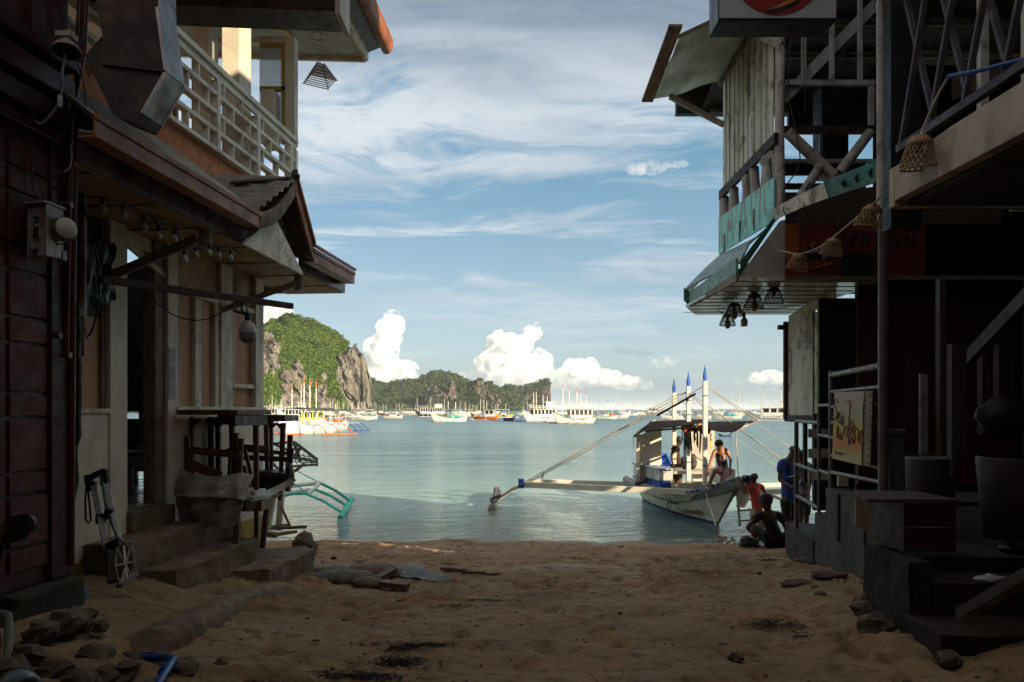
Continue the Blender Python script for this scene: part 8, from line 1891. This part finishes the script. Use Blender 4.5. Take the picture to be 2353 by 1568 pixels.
def wicker(label, u, v, Y, wpx, hpx, tilt=0.0, m=None, bulb_=False, group='wicker lamp shades', twist=.5, dens=18):
    c = at(u, v, Y); w_ = wpx/F*Y; h = hpx/F*Y; o = empty('wicker_lamp', c, 0, label, 'lamp', group); m = m or WICK
    Mt = Matrix.Rotation(R(tilt), 3, 'Y') @ Matrix.Rotation(R(8), 3, 'X')
    def pf(a, t_):                                                          # t 0 top .. 1 bottom
        r = w_*(.27 + .25*(t_**.8)*(1.0) - .03*(t_ > .9)); return c + Mt @ Vector((r*math.cos(a), r*math.sin(a), h*(.36-t_*.82)))
    for sg_ in (1, -1):
        w = MB()
        for k in range(dens):
            a0 = 2*math.pi*k/dens; w.tube([pf(a0+sg_*twist*2*i/7, i/7) for i in range(8)], h*.018, 4, cap=False)
        o_ = w.build('weave', m, o); o_['kind'] = 'stuff'
    for (t_, r_) in ((0,.055), (.04,.06), (.10,.05), (1,.03), (.55,.018)):
        MB().tube([pf(2*math.pi*i/20, t_) for i in range(21)], h*r_, 5).build('hoop', m, o)
    MB().lathe([(w_*.27,.36*h),(w_*.22,.50*h),(w_*.2,.52*h),(0,.53*h)], c, 14, M_=Mt).build('neck', m, o)
    MB().lathe([(w_*.09,h*.3),(w_*.10,h*.0),(w_*.05,-h*.05),(0,-h*.05)], c, 10, M_=Mt).build('socket', BLACK, o)
    if bulb_: MB().lathe([(0,-h*.72),(w_*.12,-h*.66),(w_*.2,-h*.45),(w_*.17,-h*.2),(w_*.08,0)], c, 14).build('bulb', mat('opal_bulb', (.50,.44,.37)), o)
    return o
WICK = mat('brown_wicker', (.12,.06,.032), (.07,.035,.02), 12, .6, .3); WICKL = mat('golden_wicker', (.34,.20,.09), (.22,.12,.055), 12, .6, .3)
wicker('dark wicker lamp nearest the white plank wall under the soffit', 1778, 681, 9.2, 44, 38, 0, bulb_=False)
wicker('dark wicker lamp with a white bulb below it, second under the soffit', 1733, 692, 9.6, 42, 34, 0, bulb_=True)
wicker('dark wicker lamp with a bulb, left of the bare bulb', 1687, 712, 10.2, 40, 32, 0, bulb_=True)
wicker('smallest and farthest wicker lamp under the soffit corner', 1672, 736, 10.9, 36, 28, 0, bulb_=True)
bb_ = empty('bare_bulb', at(1710,738,10.2), 0, 'bare white LED bulb hanging between the wicker lamps', 'bulb'); p = at(1710,736,10.2)
MB().lathe([(0,-.09),(.045,-.085),(.048,.0),(.03,.02),(.018,.05)], p, 14).build('globe', mat('opal_bulb', (.50,.44,.37)), bb_); MB().lathe([(.02,.05),(.02,.10),(0,.10)], p, 10).build('socket', BLACK, bb_)
for k, (u, v, Y, v2) in enumerate(((1778,662,9.2,646),(1733,674,9.6,664),(1687,695,10.2,688),(1672,722,10.9,712),(1710,722,10.2,702))):
    wire(('short wire holding the wicker lamp by the plank wall','short wire holding the second wicker lamp','short wire holding the third wicker lamp','short wire holding the farthest wicker lamp','short wire holding the bare bulb')[k], [(u,v,Y),(u-2,(v+v2)/2,Y),(u+1,v2-3,Y)], .006)
wire('black cable strung along the soffit from lamp to lamp', [(1806,648,8.9),(1790,655,9.1),(1740,678,9.6),(1700,700,10.1),(1650,712,10.9),(1675,722,10.9),(1720,712,10.6),(1810,707,10.4)], .006)
wicker('large open wicker shade hanging in front of the cracked concrete band', 2112, 352, 4.6, 80, 74, -3, WICKL, dens=20)
wicker('golden wicker shade hanging beside the grey steel post', 2001, 499, 6.2, 64, 52, 12, WICKL)
wicker('golden wicker shade in front of the dark red banner', 1913, 568, 7.2, 50, 38, 8, WICKL)
wicker('golden wicker shade over the round emblem of the banner', 1834, 603, 8.0, 48, 36, 12, WICKL)
wire('pale lamp cord strung from the blue pipe through the wicker shades to the banner', [(2180,176,4.4),(2150,230,4.5),(2120,300,4.6),(2114,316,4.6),(2095,360,4.8),(2050,420,5.6),(2003,474,6.2),(1970,500,6.6),(1916,545,7.2),(1880,570,7.6),(1836,584,8.0),(1800,578,8.3),(1789,577,8.5)], .009, mat('pale_lamp_cord', (.42,.36,.27), None, 9, .8))
wire('black cables swagged over the green fascia', [(1818,75,8.9),(1812,180,8.9),(1812,220,8.9),(1832,320,8.8),(1836,380,8.5),(1800,440,8.6),(1808,480,8.5),(1840,460,8.2),(1860,420,8.0)], .008)
wire('loose black cable looping below the white fascia boards', [(1800,470,8.6),(1803,490,8.5),(1830,505,8.4),(1850,490,8.2),(1845,470,8.1)], .006)
wire('thin black drop cable beside the log corner post', [(1848,60,8.8),(1846,120,8.8),(1850,200,8.8),(1848,260,8.8),(1836,262,8.8)], .005)
MB_ = at(1755,366,9.0)
jb = empty('junction_box', MB_, 0, 'small white timber-mounted junction box on the log struts', 'box'); MB().bar(at(1748,376,8.95), at(1772,352,8.95), .05, .07).build('box_body', WHITEW, jb)
# ---- right terrace clutter
def thing_box(name, label, cat, parts):
    o = empty(name, parts[0][1], 0, label, cat)
    for nm, c, s_, m_, *rz in parts: w = MB(); w.box(c, s_, rz[0] if rz else 0); w.build(nm, m_, o, bevel=.004)
    return o
GP = mat('grey_plastic_bin', (.10,.10,.105), (.07,.07,.072), 3, .5, .1); 
q = at(2137, 1088, 5.9)
bn = empty('grey_drum', q, 0, 'open grey plastic drum standing on the terrace behind the wooden crate', 'drum'); MB().lathe([(0,-.32),(.175,-.32),(.18,.12),(.185,.13),(.178,.14),(.170,.12),(.165,-.25)], at(2137,1090,6.0), 24).build('barrel', GP, bn)
bn2 = empty('lidded_bin', at(2055,1050,6.7), 0, 'pale grey lidded bin behind the steel post', 'bin'); MB().box(at(2052,1055,6.7)+Vector((0,0,-.03)), (.13,.13,.50)).build('body', mat('pale_bin', (.14,.14,.145)), bn2, bevel=.01); MB().box(at(2052,993,6.7), (.16,.16,.05)).build('lid', mat('pale_bin', (.14,.14,.145)), bn2, bevel=.01)
CRW = mat('dark_red_crate', (.045,.017,.011), (.028,.012,.008), 5, .6, .4, 30); cr = empty('wooden_crate', at(2110,1240,5.2), 0, 'dark red wooden crate lying open-sided on the terrace edge with a plywood offcut', 'crate')
c = at(2111,1205,5.25); hx = .175; 
for k, dz in enumerate((-.085, .085)): MB().box((c.x+.0, 5.12, c.z+dz), (.36,.02,.160)).build('plank', CRW, cr, bevel=.003)
MB().box((c.x-.17, 5.35, c.z), (.02,.46,.34)).build('side', CRW, cr); MB().box((c.x+.17, 5.35, c.z), (.02,.46,.34)).build('side', CRW, cr)
MB().box((c.x-.12, 5.36, c.z+.185), (.62,.52,.02)).build('lid', mat('grey_lid_board', (.07,.055,.045), (.04,.034,.028), 6, .7), cr)
MB().box((c.x-.42, 5.6, c.z+.0), (.02,.05,.36)).build('post', CRW, cr)
w = MB(); w.prism([at(1968,1124,6.0), at(1998,1150,6.0), at(1998,1225,6.0), at(1966,1208,6.0)], (.0,.02,0)); w.build('plywood_offcut', mat('raw_plywood', (.40,.28,.18), (.30,.20,.13), 4, .7), cr)
sk = empty('dark_sack', at(2330,1060,4.8), 0, 'tall dark sack or bin with a black bundle on top at the right edge', 'sack'); MB().lathe([(.0,-.38),(.20,-.38),(.25,.12),(.24,.14)], at(2345,1100,4.7), 18).build('bin_body', mat('dark_bin', (.035,.028,.024), (.02,.017,.015), 4, .7), sk)
MB().blob(at(2310,960,4.7), (.16,.12,.13), 4, 12, 8, .4).build('bundle', mat('black_cloth', (.008,.008,.008)), sk)
pk_ = empty('timber_offcut', at(2270,1380,3.6), 0, 'two dark red timber offcuts lying across the lower steps', 'timber'); MB().bar(at(2212,1412,3.9), at(2400,1300,3.3), .07, .05).build('beam', CRW, pk_); MB().bar(at(2204,1402,3.95), at(2250,1390,3.85), .06, .05).build('beam', CRW, pk_)
w = MB(); w.blob(at(2278,1330,4.4), (.075,.05,.022), 5, 16, 8, .9, 5); o = w.build('plastic_bag', mat('clear_crumpled_plastic', (.42,.42,.44), None, 6, .25)); tag(o, 'crumpled clear plastic bag on the concrete step', 'bag')
w = MB(); w.lathe([(.10+.03*math.cos(a), .03*math.sin(a)) for a in [2*math.pi*i/8 for i in range(9)]], at(2345,1262,4.9), 18); o = w.build('coiled_hose', BLACK); tag(o, 'coil of dark hose on the upper landing at the right edge', 'hose')
# ---- left foreground: blue pipes, rubble
BLP = mat('blue_water_pipe', (.010,.07,.30), (.008,.05,.22), 6, .4)
o = MB().tube([at(160,1342,5.2), at(182,1345,5.15), at(192,1356,5.12), at(193,1380,5.1), at(188,1472,5.0)], .024, 12).build('blue_pipe', BLP); tag(o, 'blue plastic elbow pipe dropping to the sand by the red house', 'pipe')
o = MB().tube([at(250,1511,4.3), at(385,1512,4.2), at(398,1516,4.15), at(388,1532,4.0), at(352,1590,3.7)], .022, 12).build('blue_pipe', BLP); tag(o, 'blue plastic pipe with an elbow lying among the rubble at the bottom left', 'pipe')
o = MB().tube([at(386,1532,4.02), at(376,1546,3.94)], .030, 12).build('pipe_coupling', BLP); tag(o, 'fat coupling on the blue pipe at the bottom edge', 'coupling')
o = MB().tube([at(-4,1405,3.9), at(16,1410,3.9), at(20,1430,3.9), at(18,1520,3.8)], .022, 10).build('grey_pipe', mat('grey_pvc', (.30,.28,.25))); tag(o, 'dull white pipe elbow at the lower left edge', 'pipe')
RUB = mat('rubble_stone', (.16,.115,.08), (.08,.058,.042), 7, .9, .9, 20)
rub = [(150,1510,.11),(180,1495,.12),(215,1530,.10),(95,1525,.09),(250,1545,.09),(60,1545,.10),(290,1540,.07),(330,1550,.08),(130,1550,.09),(190,1558,.08),(20,1560,.10),(300,1520,.06),(230,1500,.06),(425,1522,.085),(272,1562,.07)]
for k, (u, v, r_) in enumerate(rub):
    Y = 3.7+max(0, (1560-v))*.012; X = (u-CU)/F*Y; p = Vector((X, Y, zs(X, Y)+r_*.35+(.05 if k % 3 == 0 else 0))); w = MB(); w.blob(p, (r_*random.uniform(.8,1.2), r_, r_*.72), k+20, 9, 6, .5, 2.6); w.smooth = [False]*len(w.smooth); o = w.build('rubble', RUB, bevel=0)
    tag(o, ['knobbly','angular','flat','jagged','rounded','small pale','dark','broken','pitted','low','cornered','chipped','little','mossy pitted','half buried'][k]+' piece of rubble in the heap by the blue pipe' if k != 13 else 'round pitted stone lying alone right of the blue pipe elbow', 'stone', 'rubble by the blue pipe')
def stone(u, v, r_, lab, m=None, sz=(1,1,.7), cat='stone', name='stone', zoff=0):
    # put it on the sand along the line of sight
    Y = 4.0
    for _ in range(400):
        p = at(u, v, Y)
        if p.z <= zs(p.x, Y)+zoff: break
        Y += .03
    w = MB(); w.blob(p+Vector((0,0,r_*.25)), (r_*sz[0], r_*sz[1], r_*sz[2]), int(u)%50, 10, 7, .5, 2.6); w.smooth = [False]*len(w.smooth); o = w.build(name, m or RUB); return tag(o, lab, cat)
stone(508, 1536, .045, 'small square brick chunk standing on the sand near the bottom edge', sz=(1,.8,1), name='brick_chunk')
stone(1885, 1372, .05, 'single dark stone on the sand left of the terrace wall'); stone(2008, 1412, .13, 'large rough boulder against the foot of the terrace wall', sz=(1.2,1,.9)); stone(2012, 1450, .11, 'reddish rough stone below the large boulder', sz=(1.2,1,.9)); stone(1855, 1300, .13, 'mound of dark rubble at the corner of the concrete block', sz=(1.6,1,.5))
stone(1690, 1515, .05, 'dark clod on the sand near the bottom right'); stone(2180, 1520, .07, 'dark clod of rubble at the foot of the lower steps'); stone(1905, 1330, .12, 'flat slab of broken concrete half buried by the wall', sz=(1.6,1,.35)); stone(1830, 1346, .09, 'low flat stone in the sand before the concrete block', sz=(1.8,1,.4))
# sandbags, planks, tarp scraps
SBM = mat('grey_sandbag', (.17,.16,.14), (.11,.10,.085), 9, .85, .9, 60, stain=(.26,.18,.11), ssc=5, samt=.6); SBP = mat('pinkish_sandbag', (.22,.15,.11), (.14,.10,.07), 9, .85, .9, 60, stain=(.26,.18,.11), ssc=5, samt=.6)
def onsand(u, v, extra=0):
    Y = 4.0
    for _ in range(500):
        p = at(u, v, Y)
        if p.z <= zs(p.x, Y)+extra: break
        Y += .025
    return p
def sandbag(u, v, L_, wd, h, rz, m, lab):
    p = onsand(u, v); w = MB(); Mr = Matrix.Rotation(R(rz), 3, 'Z'); rows = []
    for i in range(13):
        t_ = i/12; e = math.sin(math.pi*t_)**.35; row = []
        for j in range(14):
            a = 2*math.pi*j/14; q_ = Vector(((t_-.5)*L_, math.cos(a)*wd/2*e, math.sin(a)*h/2*e+h*.28)); n_ = float(vn([q_.x*9+u],[q_.y*12],[q_.z*12])[0])-.5; q_ = q_*(1+n_*.22); row.append(p+Mr @ q_)
        rows.append(row)
    w.grid(rows, closed=True); o = w.build('sandbag', m); return tag(o, lab, 'sandbag', 'sandbags by the ledge')
sandbag(790, 1338, .68, .30, .17, 8, SBM, 'grey-blue sandbag nearest the broken slab'); sandbag(862, 1325, .62, .34, .20, 0, SBP, 'tan bulging sandbag behind the brown plank'); sandbag(845, 1348, .34, .2, .13, -18, SBP, 'small pinkish sandbag end against the brown plank'); sandbag(780, 1316, .66, .26, .12, 4, mat('pale_sandbag', (.27,.24,.19), (.18,.16,.13), 9, .85), 'flat pale sandbag at the back of the heap')
o = MB().bar(onsand(874,1352)+Vector((0,0,.05)), onsand(938,1357)+Vector((0,0,.04)), .10, .055).build('plank', mat('wet_brown_plank', (.14,.06,.04), (.09,.04,.03), 6, .6)); tag(o, 'short red-brown plank lying against the sandbags', 'plank')
o = MB().bar(onsand(868,1346)+Vector((0,0,.07)), onsand(905,1338)+Vector((0,0,.13)), .09, .05).build('wood_block', mat('wet_brown_plank', (.14,.06,.04))); tag(o, 'tilted brown wood block behind the short plank', 'plank')
def flat(pts, m, lab, name, cat, th=.012, h=-.012, amp=.04):
    P_ = [onsand(u, v) for u, v in pts]; n_ = len(P_)//2; a, b = P_[:n_], P_[n_:][::-1]; rows = []
    for i in range(n_-1):
        for q_ in range(4):
            t_ = q_/4; A_, B_ = a[i].lerp(a[i+1], t_), b[i].lerp(b[i+1], t_); rows.append([])
            for j in range(9):
                p = A_.lerp(B_, j/8); p.z = zs(p.x, p.y)+h+amp*float(fbm([p.x*6],[p.y*6], oct=3)[0]); rows[-1].append(p)
    w = MB(); w.sheet(rows, th); o = w.build(name, m); return tag(o, lab, cat)
flat([(905,1306),(960,1308),(1010,1320),(1062,1340),(1010,1344),(960,1334),(915,1326),(905,1318)], mat('blue_grey_tarp', (.085,.10,.10), (.055,.06,.06), 6, .8, .5, 20, stain=(.20,.14,.085), ssc=7, samt=.95), 'sand-covered blue-grey tarpaulin flattened into the beach', 'buried_tarp', 'tarpaulin')
flat([(900,1300),(950,1299),(990,1304),(985,1312),(945,1309),(905,1308)], mat('olive_tarp', (.14,.14,.09), (.10,.10,.07), 6, .7, .5, 20), 'strip of olive tarpaulin edge beside the sandbags', 'tarp_edge', 'tarpaulin')
for k, (u, v, L_, lab) in enumerate(((1065,1318,.5,'dark driftwood stick beyond the tarpaulin'),(1105,1322,.45,'thin brown stick beside the grey damp patch'),(1040,1312,.3,'short crooked stick beyond the sandbags'),(1030,1300,.25,'pale strip of wood in the sand'),(815,1310,.3,'dark twisted root by the sandbag heap'))):
    p = onsand(u, v)+Vector((0,0,.02)); w = MB(); w.tube([p+Vector((L_*(i/5-.5), (.012+.03*L_*(k % 2))*math.sin(i*.9+k), .006*math.sin(i*1.1))) for i in range(6)], .014, 5); o = w.build('driftwood', mat('driftwood', (.13,.08,.05), (.08,.05,.03), 9, .8)); tag(o, lab, 'driftwood', 'driftwood on the sand')
# dark seaweed and net scraps: nobody would count the strands
SW = mat('blue_black_net', (.018,.026,.036), (.010,.014,.020), 20, .8); SWB = mat('brown_weed', (.05,.03,.018), (.03,.018,.012), 12, .8)
rr = random.Random(9)
def tuft(u, v, n_, sp_x, sp_y, ln, m, lab, r_=.0015):
    n_ = int(n_*1.1); sp_x *= 1.15; sp_y *= 1.2
    c = onsand(u, v); w = MB()
    for _ in range(n_):
        x, y = c.x+rr.gauss(0, sp_x), c.y+rr.gauss(0, sp_y); a = rr.uniform(0, 6.28); L_ = ln*rr.uniform(.4, 1.2); pts = []
        for i in range(4): 
            px, py = x+math.cos(a)*L_*i/3, y+math.sin(a)*L_*i/3*.8; a += rr.uniform(-.7,.7); pts.append(Vector((px, py, zs(px,py)+.012+.02*math.sin(i*1.1)*rr.random())))
        w.tube(pts, r_*rr.uniform(.7,1.6), 3, cap=False, smooth=False)
    o = w.build('net_scrap', m, recenter=True); tag(o, lab, 'seaweed', None, 'stuff'); return o
tuft(905,1388,150,.10,.05,.10,SW,'tangle of blue-black net strands on the sand'); tuft(1000,1398,90,.14,.04,.10,SW,'thin trail of blue-black strands'); tuft(1085,1384,50,.16,.03,.10,SWB,'brown weed strands in the middle of the beach')
tuft(960,1488,130,.12,.02,.09,SW,'curved tuft of dark net strands'); tuft(925,1496,80,.03,.05,.08,SW,'end of the curved net tuft'); tuft(915,1530,140,.07,.04,.09,SW,'dark ragged net scrap'); tuft(820,1562,180,.12,.03,.09,SW,'wide dark net scrap at the bottom edge'); tuft(1268,1352,40,.10,.03,.06,SW,'small dark strands')
tuft(1780,1440,170,.10,.07,.09,SWB,'heap of dry brown weed on the right'); tuft(1860,1470,60,.10,.05,.07,SWB,'scattered brown weed'); tuft(1760,1290,60,.08,.03,.08,SW,'blue strands near the seated man'); tuft(520,1575,120,.16,.03,.10,SW,'blue-black strands by the brick chunk')
# pebbles, shells, twigs and leaves strewn over the sand
def strew():
    rg_ = np.random.RandomState(17); iv2, jf2 = ico(0); Vs, Fs, b = [], [], 0
    for _ in range(1100):
        y = 4.0+9.4*rg_.rand()**1.3; x = rg_.uniform(-3.0, 4.2)*min(1, .35+y/9); r_ = rg_.uniform(.003, .008)*(1+.05*y); 
        if rg_.rand() < .035: r_ *= 2.4
        c = np.array([x, y, zs(x, y)+r_*.2]); sc_ = np.array([rg_.uniform(.7,1.8), rg_.uniform(.6,1.2), rg_.uniform(.4,.9)])*r_; Vs.append(iv2*sc_*(1+.35*rg_.rand(len(iv2),1))+c); Fs.append(jf2+b); b += len(iv2)
    o = fast_mesh('pebbles', np.concatenate(Vs), np.concatenate(Fs), mat('pebble_mix', (.22,.145,.085), (.09,.058,.036), 3, .9, lo=.45, hi=.55)); tag(o, 'pebbles and clods strewn over the sand', 'pebbles', None, 'stuff')
    w = MB()
    for _ in range(190):
        y = 4.0+9.2*rg_.rand()**1.2; x = rg_.uniform(-3.0, 4.2)*min(1, .35+y/9); a = rg_.uniform(0, 6.28); L_ = rg_.uniform(.03, .12); p = Vector((x, y, zs(x,y)+.012)); q_ = Vector((x+math.cos(a)*L_, y+math.sin(a)*L_, 0)); q_.z = zs(q_.x,q_.y)+.014
        w.tube([p, q_], .0020, 3, cap=False, smooth=False)
    o = w.build('twigs', SWB); tag(o, 'twigs and scraps strewn over the sand', 'twigs', None, 'stuff')
strew()
# ---- beyond the house corner: white post stand and drying rack
ps = empty('post_stand', at(620,1230,9.9), 0, 'pair of tall white posts braced on rough timber feet on the broken ledge', 'post')
for (ut, ub, Y, t_) in ((632,612,9.9,.085), (648,640,10.2,.075)): MB().bar(at(ut,1120,Y), at(ub,1218,Y), t_, t_).build('post', WHITEW, ps)
TW = mat('raw_timber', (.30,.21,.13), (.20,.13,.08), 8, .8, .4, 25)
for a, b, r_ in (((610,1150,9.9),(576,1204,9.9),.03), ((646,1165,10.1),(668,1212,10.2),.03), ((585,1218,9.8),(660,1208,10.3),.07), ((598,1226,9.6),(636,1230,9.6),.08), ((640,1214,10.0),(704,1211,10.2),.05), ((625,1230,9.7),(680,1222,10.0),.05), ((560,1214,9.9),(600,1210,9.9),.05)): MB().bar(at(*a), at(*b), r_, r_*.8).build('timber', TW, ps)
rk2 = empty('wire_rack', at(680,1050,10), 0, 'grey folding wire rack sticking out past the corner of the white house', 'rack')
RKG = mat('grey_rack_metal', (.34,.31,.28), (.25,.22,.20), 6, .6)
for a, b in (((676,1016,9.6),(728,1056,9.9)), ((600,1022,9.6),(676,1016,9.6)), ((676,1052,9.5),(728,1062,9.9)), ((672,1072,9.4),(728,1068,9.8)), ((728,1054,9.9),(728,1070,9.8)), ((676,1018,9.6),(690,1060,9.7)), ((690,1030,9.7),(676,1050,9.6)), ((606,1040,9.5),(640,1080,9.6)), ((700,1066,9.6),(676,1084,9.5)), ((620,1016,9.6),(672,1040,9.6))): MB().bar(at(*a), at(*b), .035, .03).build('frame_bar', RKG, rk2)
for k in range(9): MB().tube([at(612+k*12,1024+k*2.5,9.6), at(622+k*12,1062+k*1.0,9.7)], .006, 4).build('wire', RKG, rk2)
for k in range(4): MB().tube([at(600,1030+k*9,9.6), at(722,1052+k*4,9.85)], .006, 4).build('wire', RKG, rk2)
